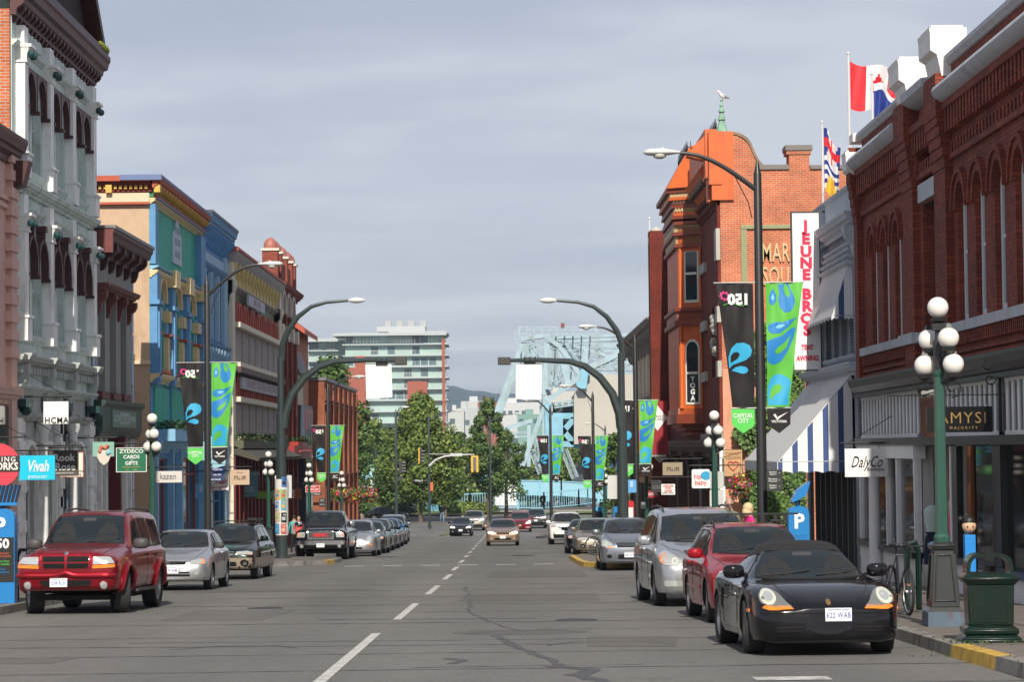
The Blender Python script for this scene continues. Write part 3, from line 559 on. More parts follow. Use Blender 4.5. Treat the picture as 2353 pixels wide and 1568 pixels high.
q = MB(); q.box(FL-4, FL+.1, 82.7, 83, 10.52, 10.62); q.box(FL-4, FL+.1, 82.85, 83, 10.3, 10.52); inv(q.build('dentil_ground', mat('dark_red_ground', (.2, .03, .02), .7), smooth=False), D)
for h in hd: inv(LF.window(None, h, d=-.2, fm=YELL, gm=mat('amber_reflecting_glass', (.16, .11, .05), .1), mull=[.33, .66]), D)  # panes carry one even amber base colour
q = MB(); LF.poly(q, [(88.5, 8.35), (90.9, 8.35), (90.9, 9.4), (90.3, 9.6), (90, 9.95), (89.7, 10), (89.4, 9.95), (89.1, 9.6), (88.5, 9.4)], .0, .06); pq = inv(q.build('plaque', mat('pale_plaque', (.42, .53, .60), .6), smooth=False), D)
for tx, z in (('VICTORIA', 9.55), ('PAPER BOX', 9.15), ('BUILDING', 8.7)):
 t = text(tx, .34, mat('plaque_lettering', (.28, .38, .5), .6), (0, 0, 0), None, rz=R(90), bold=.01, sx=.9); t.location = (LF.X(.065), 89.7, z); t.parent = pq
q = MB(); LF.wall(q, rect(83, 96.6, -2.6, 3.85), [rect(84, 87, -1.8, 1.4), rect(87.4, 89.2, -2.4, 1.4), rect(89.8, 95.8, -1.6, 1.4)], .35, .02); inv(q.build('shop_wall', BLU, smooth=False), D)
q = MB()
for y in (83.1, 87.1, 89.4, 96): LF.box(q, y, y+.35, -2.5, 1.9, .0, .22)
LF.prof(q, corn(.35, 1.6, 2.0), 83, 96.6); inv(q.build('shop_pilaster', LBLU, smooth=False), D)
q = MB()
for a, b in ((83.6, 86.8), (87.8, 90.8), (91.8, 95.3)): LF.box(q, a, b, 2.35, 3.8, .02, .08)
inv(q.build('teal_panel', TEAL, smooth=False), D)
for a in (rect(84, 87, -1.8, 1.4), rect(89.8, 95.8, -1.6, 1.4)): inv(LF.window(None, a, d=-.1, fm=BRKRED, mull=[.33, .66], rail=[.8]), D)
q = MB(); LF.box(q, 87.4, 89.2, -2.4, 1.4, -.3, -.25); inv(q.build('door', mat('dark_blue_door', (.02, .05, .12), .4), smooth=False), D)
def planter(y0, y1, z0, z1, d0, d1, m, parent, seed):
 q = MB(); LF.box(q, y0, y1, z0, z1, d0, d1); o = inv(q.build('planter_box', m, smooth=False), parent)
 r_ = random.Random(seed); cols = [mat('planter_leaf', (.05, .11, .03), .8), mat('planter_leaf_dark', (.025, .06, .02), .8), mat('planter_leaf_red', (.25, .04, .03), .8)]; q = MB()
 for i in range(int((y1-y0)*90)):
  y = r_.uniform(y0, y1); d = r_.uniform(d0, d1+.08); z = z1+r_.uniform(-.03, .35)*r_.uniform(.4, 1); s_ = r_.uniform(.04, .11); a = r_.uniform(0, 6.28); b = r_.uniform(-1, 1)
  q.mat(cols[0 if r_.random() < .55 else (1 if r_.random() < .8 else 2)]); v = Vector((math.cos(a), math.sin(a), b)).normalized()*s_; u = v.cross(Vector((0, .3, 1))).normalized()*s_*.6; c = Vector((LF.X(d), y, z)); q.add([c-v, c+u, c+v, c-u], [(0, 1, 2, 3)])
 g = q.build('planting', parent=None, smooth=False); g.parent = o
planter(83.6, 92.6, 2.0, 2.4, .02, .75, LBLU, D, 1)
# ---- E: blue building
E_ = empty('blue_building', (FL, 101, -2.6), 0, 'narrow all-blue painted building with a deep bracketed blue cornice', 'building')
BLUD = mat('strong_blue_paint', (.06, .22, .48), .6, var=.08); he = [rect(97.7, 99.3, 6.15, 8.4), rect(100, 101.6, 6.15, 8.4), rect(102.3, 103.9, 6.15, 8.4)]
q = MB(); LF.wall(q, rect(96.62, 105.6, -2.8, 10), he+[rect(97.6, 104.6, -2.2, 1.4)], .35); q.box(FL-12, FL-.35, 96.62, 105.6, -2.9, 10.5); inv(q.build('wall', BLUD, smooth=False), E_)
q = MB(); LF.prof(q, corn(.5, 10.3, 10.9, .2), 96.65, 106.0); LF.prof(q, corn(.25, 8.75, 9.05), 97, 105.2); LF.prof(q, corn(.28, 5.7, 5.95), 96.7, 105.5)
for k in range(12): y = 97+k*.76; LF.prof(q, bracket(.42, 9.7, 10.4), y, y+.22)
inv(q.build('cornice', BLU, smooth=False), E_); q = MB(); LF.box(q, 96.6, 106.05, 10.88, 11.0, 0, .54); inv(q.build('roof_edge', mat('dark_slate_blue', (.05, .06, .09), .5), smooth=False), E_)
q = MB(); LF.box(q, 96.62, 97.4, 6, 9.7, 0, .12); LF.box(q, 104.5, 105.6, -2.8, 9.75, 0, .12); LF.box(q, 96.7, 105.6, 9.15, 9.5, 0, .08)
for h in he: LF.box(q, h[0][0]-.22, h[0][0], 6.1, 8.8, 0, .15); LF.box(q, h[1][0], h[1][0]+.12, 6.1, 8.8, 0, .15)
for k in range(8): y = 97+k*1.1; LF.prof(q, bracket(.35, 5.1, 5.75), y, y+.22)
inv(q.build('trim', mat('pale_blue_paint', (.32, .50, .66), .6, var=.06), smooth=False), E_)
for h in he+[rect(97.6, 104.6, -2.2, 1.4)]: inv(LF.window(None, h, d=-.15, fm=BLU, mull=[.5], rail=[.5]), E_)
# ---- F: grey-green and yellow building
F_ = empty('green_and_yellow_building', (FL, 117, -3), 0, 'olive, white and yellow Victorian building with two rows of grey bay windows', 'building')
OLIVE = mat('olive_green_paint', (.13, .17, .07), .65, var=.08); GREYW = mat('warm_grey_paint', (.33, .30, .29), .7, var=.06); CRM = mat('cream_white_paint', (.66, .62, .50), .6, var=.05); YEL2 = mat('custard_yellow_paint', (.62, .50, .19), .6, var=.05); REDT = mat('brick_red_trim', (.38, .07, .05), .6)
q = MB(); q.box(FL-13, FL, 105.7, 129.2, -3.5, 9.2); inv(q.build('wall', OLIVE, smooth=False), F_)
q = MB(); LF.prof(q, [(0, 9.6), (.35, 9.7), (.45, 9.95), (.5, 10.15), (0, 10.2)], 105.6, 129.3); LF.prof(q, corn(.25, 8.6, 8.8), 106.5, 128.6); inv(q.build('cornice', GREYW, smooth=False), F_)
q = MB(); LF.box(q, 105.6, 129.3, 10.18, 10.3, 0, .54); q.box(FL-.6, FL+.58, 105.5, 105.75, 10.12, 10.29); inv(q.build('roof_edge', BRKRED, smooth=False), F_)
q = MB()
for k in range(14): y = 106.5+k*1.62; LF.prof(q, bracket(.38, 8.8, 9.7), y, y+.5); LF.prof(q, bracket(.24, 8.75, 9.5), y+.8, y+1.1)
LF.box(q, 106, 129, 8.8, 9.7, 0, .1); inv(q.build('bracket', YEL2, smooth=False), F_)
q = MB()
for ya in (105.7, 128.2): LF.box(q, ya, ya+1.0, -3.3, 9.7, 0, .3); LF.prof(q, bracket(.4, 7.6, 8.9), ya, ya+1); LF.prof(q, bracket(.4, 4.5, 5.3), ya, ya+1)
inv(q.build('end_pilaster', CRM, smooth=False), F_)
ts_ = []
for lev, z0 in ((0, 5.55), (1, 2.35)):
 q = MB(); rq = MB(); yq = MB()
 for k in range(7):
  a = 107.1+k*3.0; b = a+2.7
  q.prism([(FL, a), (FL+.25, a+.3), (FL+.25, b-.3), (FL, b)], 'z', z0-.1, z0+1.5-.1)
  for dy in (.35, 1.35):
   c = a+dy+.45; LF.poly(rq, archring(c-.36, c+.36, z0+2.05, .16, 8, 1.0, .55), 0, .3); LF.poly(yq, arch(c-.34, c+.34, z0+1.5, z0+2.05, 6), 0, .14)
 inv(q.build('bay_panel', GREYW, smooth=False), F_); inv(rq.build('window_hood', REDT, smooth=False), F_); inv(yq.build('window_surround', YEL2, smooth=False), F_)
 q = MB(); LF.box(q, 106.9, 128.2, z0+1.4, z0+1.62, 0, .5); LF.box(q, 106.9, 128.2, z0-.3, z0-.1, 0, .5); LF.box(q, 106.9, 128.2, z0+1.6, z0+2.5, 0, .05); inv(q.build('sill_band', CRM, smooth=False), F_)
q = MB(); LF.box(q, 106.6, 128.4, 5.0, 5.25, 0, .55)
for k in range(26): LF.box(q, 106.9+k*.84, 107.2+k*.84, 4.9, 5.1, 0, .4)
inv(q.build('ledge', mat('dark_red_brown', (.09, .04, .035), .6), smooth=False), F_)
for (ya, yb, za, zb_, tx, sz) in ((111.6, 119, 8.15, 8.62, 'SINCE 1893', .42), (108.4, 127, 4.35, 4.85, 'GRAND CENTRAL BUILDING', .5)):
 q = MB(); LF.box(q, ya, yb, za, zb_, .3, .4); b_ = inv(q.build('name_board', mat('pale_lilac_board', (.45, .48, .56), .6), smooth=False), F_)
 t = text(tx, sz, mat('faded_lettering', (.4, .25, .24), .6), (LF.X(.405), (ya+yb)/2, (za+zb_)/2), None, rz=R(90), sx=1.5 if len(tx) < 12 else 2.3, bold=.01); t.parent = b_
q = MB(); LF.box(q, 106, 128.2, -3.2, .9, .0, .05); inv(q.build('shopfront_glazing', mat('dim_olive_glass', (.05, .05, .03), .15), smooth=False), F_)
q = MB()
for k in range(14): LF.box(q, 106+k*1.68, 106.22+k*1.68, -3.3, 1.4, .0, .35)
LF.box(q, 106, 128.5, .9, 1.5, 0, .2); inv(q.build('shop_post', mat('ox_blood_red', (.17, .015, .015), .45), smooth=False), F_)
q = MB(); LF.prof(q, [(0, 1.6), (1.3, 1.2), (1.4, 1.35), (0, 2.0)], 106, 128.2); inv(q.build('shop_canopy', mat('dark_olive_canopy', (.06, .055, .04), .7), smooth=False), F_)
planter(106, 128.2, 1.75, 2.1, .02, .7, mat('olive_planter', (.10, .10, .06), .7), F_, 2)
# ---- G: red brick building with onion-topped turrets
Gb = empty('turreted_brick_building', (FL, 135, -3.4), 0, 'dark red brick building with tall white-capped arches and small domed turrets', 'building')
BRK_R = brick('red_brick_left', '7c2c1c', '97402a', '6b5148', stain='4a1c14', stain_amt=.5)
q = MB(); ga = [arch(130.2+k*3.0, 132.2+k*3.0, -1.5, 8.9, 10) for k in range(3)]; LF.wall(q, rect(129.2, 141, -3.6, 10.3), ga, .5); q.box(FL-12, FL-.5, 129.2, 141, -3.7, 10.3)
LF.prof(q, corn(.5, 9.9, 10.4), 129.2, 141.2)
for y in (129.25, 131.5, 135, 138.2, 140.2): LF.box(q, y, y+.75, 10.3, 12.0, -.7, .1)
LF.box(q, 131.5, 138.5, 10.4, 11.6, -.5, 0); LF.poly(q, [(129.3, 10.4), (129.3, 11.8), (127.5, 10.6), (127.5, 10.3)], -6, -5.5)
for k in range(4): LF.box(q, 129.35+k*3.0-.1, 129.35+k*3+.6, -3.6, 8.0, 0, .3)
inv(q.build('wall', BRK_R, smooth=False), Gb)
q = MB()
for k in range(3): LF.poly(q, archring(130.2+k*3, 132.2+k*3, 8.9, .25, 12), -.1, .28)
for k in range(4): LF.box(q, 129.25+k*3.0-.1, 129.95+k*3+.1, 7.5, 8.2, 0, .4)
for y in (129.25, 131.5, 135, 138.2, 140.2): LF.box(q, y-.08, y+.83, 12.0, 12.12, -.75, .18)
inv(q.build('white_stone_trim', mat('white_stone', (.66, .60, .52), .7, var=.08), smooth=False), Gb)
q = MB()
for y in (129.62, 131.88, 135.4, 138.6, 140.6): q.lathe([(.34, 12.12), (.36, 12.3), (.3, 12.5), (.16, 12.66), (0, 12.72)], (FL-.3, y, 0), 10)
inv(q.build('turret_dome', mat('rusty_pink_dome', (.36, .13, .10), .5), smooth=True), Gb)
for h in ga: inv(LF.window(None, h, d=-.35, fm=MAROON, rail=[.3, .6]), Gb)
q = MB(); LF.box(q, 129.3, 141, 1.2, 1.9, 0, .9); LF.prof(q, [(0, 1.9), (1.0, 1.5), (1.0, 1.6), (0, 2.2)], 132, 140); inv(q.build('red_canopy', mat('red_canopy', (.33, .02, .015), .5), smooth=False), Gb)
planter(133, 139, 1.9, 2.1, .02, .8, mat('red_canopy', (0, 0, 0)), Gb, 3)
# ---- H: gap buildings
Hh = empty('gabled_brick_building', (FL, 150, -3.8), 0, 'brick building with a red gabled roof behind a flat grey mansard', 'building')
q = MB(); q.box(FL-11, FL-.9, 146, 162, -4.3, 8.2); q.prism([(FL-6, 8.2), (FL-.9, 8.2), (FL-.9, 9.4), (FL-3.0, 11)], 'y', 152, 162); inv(q.build('wall', BRK_O, smooth=False), Hh)
q = MB(); q.prism([(FL-3.2, 11.1), (FL-.3, 9.0), (FL-.3, 8.7), (FL-3.2, 10.8)], 'y', 151.6, 162.3); inv(q.build('roof', BRKRED, smooth=False), Hh)
Hm = empty('mansard_building', (FL, 145, -3.8), 0, 'narrow cream building with a dark grey mansard roof and blue shop bay', 'building')
q = MB(); q.box(FL-6, FL-.05, 141.2, 147, -3.9, 6.0); inv(q.build('wall', mat('cream_wall', (.62, .56, .42), .7, var=.08), smooth=False), Hm)
q = MB(); q.frust(FL-3, 144.1, 6.0, 7.4, 3.25, 3.1, 2.8, 2.8); inv(q.build('roof', mat('grey_slate_roof', (.11, .11, .12), .6, var=.1), smooth=False), Hm)
q = MB(); q.box(FL-.05, FL+.5, 141.3, 146.8, -3.9, 4.2); inv(q.build('shop_bay', mat('navy_grey_bay', (.035, .05, .08), .5), smooth=False), Hm); q = MB()
for y in (141.4, 143.2, 145): q.box(FL+.5, FL+.56, y, y+1.4, 2.8, 4.0)
inv(q.build('red_panel', mat('deep_red_paint', (.12, .012, .02)), smooth=False), Hm); q = MB()
for y in (141.5, 143.3, 145.1): q.box(FL+.5, FL+.53, y, y+1.2, -3, 2.5)
inv(q.build('window', GLASSD, smooth=False), Hm)
# ---- I: corner brick building beyond the side street
I_ = empty('corner_brick_building', (FL, 180, -4.6), 0, 'two-storey orange brick corner building with arched ground floor and curved parapet', 'building')
BRK_T = brick('tan_orange_brick', '8a4a30', '9a573b', '86604a', bw=.3, bh=.1, stain='7a3f2a', stain_amt=.4)
hi = [rect(166+k*5.4, 167.3+k*5.4, .6, 4.3) for k in range(6)]+[rect(168+k*5.4, 169.3+k*5.4, .6, 4.3) for k in range(6)]; hg = [arch(166+k*2.9, 167.6+k*2.9, -4.2, -.9, 8) for k in range(11)]
q = MB(); LF.wall(q, rect(164, 199, -5.6, 6.2), hi+hg, .4); q.box(FL-20, FL-.4, 164, 199, -5.6, 6.0); q.box(FL-20, FL, 163.9, 164.02, -5.6, 6.2)
for k in range(7): LF.box(q, 164.5+k*5.4, 165.3+k*5.4, -5, 6.0, 0, .2)
for z in (4.6, 4.85, -.35+.1): LF.prof(q, corn(.18, z, z+.15), 163.85, 199)
q.prism([(FL-2.2, 6.2), (FL-2.6, 6.6), (FL-3.8, 8), (FL-5, 10.4), (FL-16, 10.4), (FL-16, 6.2)], 'y', 164.3, 168)
inv(q.build('wall', BRK_T, smooth=False), I_); q = MB(); LF.box(q, 163.9, 199.1, 6.2, 6.42, -.4, .12); q.box(FL-20, FL+.12, 163.8, 164.3, 6.2, 6.42); inv(q.build('parapet_cap', mat('lead_grey', (.1, .1, .1)), smooth=False), I_)
for h in hi: inv(LF.window(None, h, d=-.2, fm=MAROON), I_)
for h in hg: inv(LF.window(None, h, d=-.25, fm=mat('dark_brown', (.05, .03, .025), .5)), I_)
RF = FB(FR, -1)
DBR = brick('deep_red_brick', '742c1b', '8e402a', '4a3028', ms=.009, stain='35140d', stain_amt=.6)
GREYP = mat('light_grey_paint', (.44, .46, .50), .6, var=.06, dirt=('62646a', .4, 2)); WLEAD = mat('white_metal_cap', (.78, .77, .74), .55, var=.05, dirt=('a49c88', .35, 3))
SHOPG = bpy.data.materials.new('shop_window_glass'); SHOPG.use_nodes = True; p_ = SHOPG.node_tree.nodes['Principled BSDF']; p_.inputs['Base Color'].default_value = (.02, .025, .03, 1); p_.inputs['Roughness'].default_value = .03; p_.inputs['Alpha'].default_value = .3; p_.inputs['Specular IOR Level'].default_value = 1.
# ---- near brick building
J = empty('red_brick_building', (FR, 50, -1.4), 0, 'dark red brick building with narrow arched windows and white parapet caps on the right', 'building')
wl = [(55.95, .42), (54.25, .42), (52.5, .42)]; hw = [arch(y-.42, y+.42, 3.86, 5.95, 10, 1.1) for y in (56.3, 54.6, 52.9)]+[arch(y-.45, y+.45, 3.86, 5.95, 10, 1.1) for y in (45.45, 43.75, 42.0, 40.25, 38.4)]
hc_ = rect(47.9, 49.7, 3.95, 6.4)
q = MB(); RF.wall(q, rect(36, 58.5, 2.9, 8.4), hw+[hc_, arch(47.75, 49.85, 6.85, 7.0, 10, 1.0)], .38); q.box(FR+.38, FR+14, 36, 58.5, 2.8, 8.3); q.box(FR+3, FR+14, 36, 58.5, -1.8, 2.8); q.box(FR+.1, FR+3, 57.95, 58.4, -1.8, 2.8); q.box(FR+.01, FR+14, 35.7, 36.02, -1.6, 8.3); q.box(FR+.02, FR+.4, 58.0, 58.5, -1.7, 3)
for a, b in ((57.95, 58.5), (50.1, 51.35), (46.35, 47.6)):
 RF.box(q, a, b, 2.9, 7.7, 0, .14)
 for k in range(5): RF.box(q, a-.02, b+.02, 7.7-k*.2-.1, 7.8-k*.2, 0, .28-k*.03)
 RF.box(q, a-.03, b+.03, 7.75, 8.55, 0, .3)
for a, b in ((51.4, 57.95), (36, 46.35), (47.6, 50.1)):
 n = int((b-a)/.3)
 for k in range(n): y = a+.08+k*(b-a-.1)/n; RF.box(q, y, y+.14, 7.42, 7.85, 0, .17); RF.box(q, y, y+.14, 7.05, 7.25, 0, .07)
 RF.box(q, a, b, 7.85, 8.0, 0, .2); RF.box(q, a, b, 6.92, 7.04, 0, .07)
 if b-a > 3:
  RF.box(q, a, b, 8.2, 8.72, -.3, .0)
  for k in range(int((b-a)/.16)): RF.box(q, a+k*.16, a+k*.16+.08, 3.45, 3.68, 0, .1)
 for z in (3.3, 3.18): RF.box(q, a, b, z, z+.07, 0, .06)
for h in hw: RF.poly(q, archring(h[0][0], h[1][0], 5.95, .2, 10, 1.1), 0, .06); RF.poly(q, archring(h[0][0]-.2, h[1][0]+.2, 5.95, .1, 10, 1.0), 0, .1)
RF.poly(q, archring(47.75, 49.85, 7.0, .25, 12), 0, .1)
for k in range(7):
 for j in range(5): RF.box(q, 47.85+k*.29, 47.99+k*.29, 6.9+j*.22, 7.0+j*.22, -.4, -.25)
inv(q.build('wall', DBR, smooth=False), J)
q = MB()
for a, b in ((51.4, 57.95), (36, 46.35)): RF.prof(q, [(.0, 7.98), (.2, 8.0), (.34, 8.1), (.38, 8.2), (.34, 8.28), (.2, 8.3), (0, 8.3)], a, b); RF.prof(q, [(-.32, 8.7), (.05, 8.7), (.14, 8.78), (.14, 8.86), (-.32, 8.88)], a, b)
RF.prof(q, [(.0, 8.35), (.2, 8.4), (.34, 8.5), (.36, 8.65), (0, 8.7)], 47.6, 50.1); inv(q.build('gutter', GREYP, smooth=True), J)
q = MB()
for a, b, zt_ in ((50.1, 51.35, 9.4), (46.35, 47.6, 9.4), (57.95, 58.55, 8.45)):
 q.prism([(RF.X(-.2), 8.5-(.6 if b > 58 else 0)), (RF.X(.18), 8.5-(.6 if b > 58 else 0)), (RF.X(.26), zt_-.5), (RF.X(.38), zt_-.42), (RF.X(.38), zt_-.12), (RF.X(.4), zt_), (RF.X(-.3), zt_), (RF.X(-.3), zt_-.4)], 'y', a-.04, b+.04); RF.box(q, a+.05, b-.05, zt_, zt_+.06, -.25, .35)
q.box(RF.X(.2), FR+.2, 58.0, 58.6, 8.7, 8.9); inv(q.build('parapet_cap', WLEAD, smooth=False), J)
q = MB(); RF.box(q, 36, 57.9, 3.68, 3.86, 0, .14)
for a, b in ((51.4, 51.75), (46.3, 47.7), (50, 51.4)): RF.box(q, a, b, 3.66, 3.88, .1, .22)
RF.box(q, 47.65, 49.95, 6.46, 6.82, -.02, .06); inv(q.build('stone_sill', GREYP, smooth=False), J)
for h in hw: inv(RF.window(None, h, d=-.1, fw=.15, fm=mat('pale_window_frame', (.62, .65, .68), .5), gm=GLASSD, rail=[.5]), J)
inv(RF.window(None, hc_, d=-.26, fw=.09, fm=GREYP, gm=GLASSD, rail=[.5], mull=[.5]), J)
q = MB(); RF.prof(q, [(0, 2.78), (.25, 2.8), (.38, 2.95), (.42, 3.08), (.42, 3.14), (0, 3.17)], 36, 57.95); RF.box(q, 36, 57.95, 1.62, 1.78, 0, .28); RF.box(q, 36, 57.95, 2.72, 2.8, -.1, .3)
RF.box(q, 47.9, 49.9, 1.6, 2.75, -.9, -.05); inv(q.build('black_fascia', mat('black_fascia', (.03, .03, .032), .45, var=.2, vs=3, dirt=('4a4038', .5, 3)), smooth=False), J)
q = MB()
for a, b in ((49.95, 57.8), (41.6, 47.6), (36, 41.2)):
 n = int((b-a)/.46)
 for k in range(n+1): y = a+k*(b-a-.17)/n; RF.box(q, y, y+.17, 1.78, 2.74, .1, .125)
 RF.box(q, a, b, 1.78, 1.85, .11, .15); RF.box(q, a, b, 2.66, 2.74, .11, .15)
inv(q.build('transom_frame', mat('shop_white', (.78, .79, .80), .5, var=.05), smooth=False), J)
q = MB(); RF.box(q, 36, 57.85, 1.78, 2.74, .08, .1); inv(q.build('transom_glass', GLASSD, smooth=False), J)
SW = MC['shop_white']
q = MB(); RF.box(q, 49.9, 57.8, 1.35, 1.62, 0, .25)
for a in (49.95, 52.2, 53.6, 57.6): RF.box(q, a, a+.14, -.9, 1.36, .08, .22)
for a, b in ((49.95, 57.8), (41.9, 47.6), (36, 41.4)): RF.box(q, a, b, -1.6, -.62 if a > 45 else -.5, .0, .2)
for a in (41.9, 47.4, 46.0): RF.box(q, a, a+.14, -.6, 1.6, .08, .2)
inv(q.build('shopfront_frame', SW, smooth=False), J)
q = MB(); q.lathe([(.14, -1.4), (.12, 1.4)], (RF.X(.35), 54.5, 0), 12); inv(q.build('white_column', SW), J)
q = MB(); q.lathe([(.08, -1.2), (.08, 1.6)], (RF.X(.45), 42.6, 0), 10); inv(q.build('bronze_pole', mat('bronze_pole', (.14, .05, .02), .35, .5)), J)
q = MB()
for a, b in ((49.95, 57.8), (41.9, 47.6), (36, 41.4)): RF.box(q, a, b, -.64 if a > 45 else -.52, -.52 if a > 45 else -.4, .0, .3)
RF.box(q, 45.4, 45.9, -.5, 1.6, .08, .2); RF.box(q, 41.2, 41.9, -1.4, 1.6, -.4, .24); inv(q.build('black_sill', BLK, smooth=False), J)
q = MB()
for a, b in ((49.95, 57.8), (41.9, 47.6), (36, 41.3)): RF.box(q, a, b, -.55, 1.6, .12, .135)
inv(q.build('shop_glass', SHOPG, smooth=False), J)
q = MB(); q.box(FR+2.6, FR+2.7, 36, 57.9, -1.7, 2.7); q.box(FR-.1, FR+2.6, 36, 57.9, -1.75, -.75); q.box(FR, FR+2.6, 48.0, 48.1, -1.5, 2.7); q.box(FR, FR+2.6, 53.4, 53.45, -1.5, 2.7); q.box(FR+.1, FR+2.6, 36, 57.9, 1.68, 1.72); inv(q.build('shop_interior', mat('shop_interior', (.5, .47, .43), .8, var=.25, vs=.8), smooth=False), J)
# display things behind and before the glass: mannequins and vases stand in the shop window bay
def mannequin(x, y, zb, top, skirt, label, gr=None):
 r = empty('mannequin', (x, y, zb), 0, label, 'mannequin', gr)
 q = MB().lathe([(.0, 1.42), (.05, 1.42), (.06, 1.5), (.13, 1.46), (.19, 1.38), (.17, 1.2), (.13, 1.02), (.16, .92)][::-1], (0, 0, 0), 10, sx=1, sy=.6); q.build('blouse', top, r)
 MB().lathe([(.2, .35), (.19, .6), (.15, .98)], (0, 0, 0), 10, sy=.65).build('skirt', skirt, r); MB().lathe([(.12, 0), (.12, .02), (.015, .03), (.015, .5)], (0, 0, 0), 10).build('stand', STEEL, r)
mannequin(RF.X(.0)-.04, 48.9, -1.05, mat('mint_cloth', (.5, .62, .58), .9), mat('navy_cloth', (.015, .02, .05), .9), 'headless mannequin in a mint top and navy skirt in the shop doorway')
q = MB()
for a_, b_ in ((45.9, 47.2), (50.2, 51.0), (37, 38.6)): q.box(FR+.12, FR+.2, a_, b_, -.7, 1.62)
for a_, b_ in ((50.2, 57.5), (42, 47.3)): q.box(FR+.05, FR+.9, a_, b_, -.76, -.7)
inv(q.build('display_panel', mat('display_white', (.78, .78, .76), .6), smooth=False), J)
for i, (y, dx, c, c2, lb) in enumerate(((56.6, .5, (.02, .02, .03), (.02, .02, .02), 'dark dress form deep in the left part of the boutique window'), (52.9, .45, (.6, .58, .5), (.25, .02, .03), 'pale-topped mannequin with a dark red skirt in the boutique window'), (46.9, .4, (.02, .03, .12), (.02, .03, .09), 'mannequin in a navy dress behind the black framed window'), (45.0, .5, (.3, .05, .12), (.1, .1, .12), 'mannequin in a rose blouse behind the black framed window'), (43.4, .35, (.08, .25, .3), (.05, .05, .06), 'mannequin in a teal top near the bronze pole'))):
 mannequin(FR+dx, y, -.75, mat('cloth_a%d' % i, c, .9), mat('cloth_b%d' % i, c2, .9), lb)
for i, (y, c) in enumerate(((55, (.3, .04, .04)), (51, (.1, .1, .12)), (46, (.35, .3, .2)), (42.6, (.5, .5, .5)))):
 r = empty('display_table', (FR+.55, y, -.75), 0, 'low display table in the shop window, ' + ('red, below the window script', 'dark, beside the white column', 'sand coloured, behind the green lamp post', 'pale, behind the litter bin')[i], 'table'); MB().box(-.3, .3, -.5, .5, .42, .48).build('top', mat('table_%d' % i, c, .5), r); MB().box(-.2, .2, -.4, .4, 0, .42).build('base', mat('table_%d' % i, c), r)
q = empty('vase', (RF.X(.02)-.03, 55.6, -.5), 0, 'vase of tall green blades and a pale flower in the boutique window', 'vase'); MB().lathe([(.06, 0), (.09, .15), (.05, .3)], (0, 0, 0), 10).build('pot', mat('purple_pot', (.08, .04, .09), .4), q)
g = MB()
for k in range(9): a = -.7+k*.17; g.tube([(0, 0, .25), (.02, a*.35, .7), (0, a*.75, 1.15-abs(a)*.25)], [.03, .03, .004], 4)
g.build('leaf', mat('blade_leaf', (.12, .16, .03), .6), q); MB().ball((-.03, 0, .95), .11, 8, 5).build('flower', mat('pale_peach', (.6, .42, .25), .7), q)
# ---- grey building with awnings
K = empty('grey_awning_building', (FR, 63, -1.7), 0, 'grey painted brick building with two blue and white striped awnings', 'building')
GB = brick('painted_grey_brick', (.22, .25, .29), (.25, .28, .32), (.18, .2, .24)); BG = mat('bluish_grey_trim', (.28, .32, .37), .6, var=.06)
kw = [rect(59.4+k*1.5, 60.4+k*1.5, 3.8, 4.9) for k in range(5)]
q = MB(); RF.wall(q, rect(58.52, 68.6, 1.0, 7.5), kw+[], .3); q.box(FR+.3, FR+13, 58.52, 68.6, -1.9, 7.4); RF.box(q, 58.52, 59.1, -1.8, 7.0, 0, .1); RF.box(q, 68.0, 68.6, -1.9, 7.0, 0, .1); inv(q.build('wall', GB, smooth=False), K)
q = MB(); RF.prof(q, corn(.35, 6.75, 7.15), 58.6, 68.8); RF.box(q, 58.6, 68.7, 7.15, 7.75, -.2, .06); RF.prof(q, corn(.12, 7.7, 7.88), 58.6, 68.8); RF.prof(q, corn(.3, 3.3, 3.6), 58.6, 68.6); RF.prof(q, corn(.2, 3.6, 3.78), 58.6, 68.6)
for y in (58.7, 67.9): RF.prof(q, bracket(.35, 6.0, 6.8), y, y+.4)
for k in range(4): RF.prof(q, corn(.15+k*.04, 6.35-k*.16, 6.5-k*.16), 59.2, 67.9)
inv(q.build('cornice', mat('pale_grey_blue_trim', (.42, .47, .53), .6, var=.06), smooth=False), K)
for h in kw: inv(RF.window(None, h, d=-.1, fm=BG), K)
q = MB(); RF.box(q, 59.1, 68.0, -1.9, 1.05, -.3, -.25); inv(q.build('shopfront_glazing', GLASSD, smooth=False), K)
q = MB()
for k in range(9): RF.box(q, 59.15+k*1.05, 59.3+k*1.05, -1.9, 1.05, -.25, 0)
RF.box(q, 58.6, 68.6, 1.05, 3.3, -.05, .0); inv(q.build('shopfront_frame', mat('dark_grey_frame', (.06, .065, .07), .5), smooth=False), K)
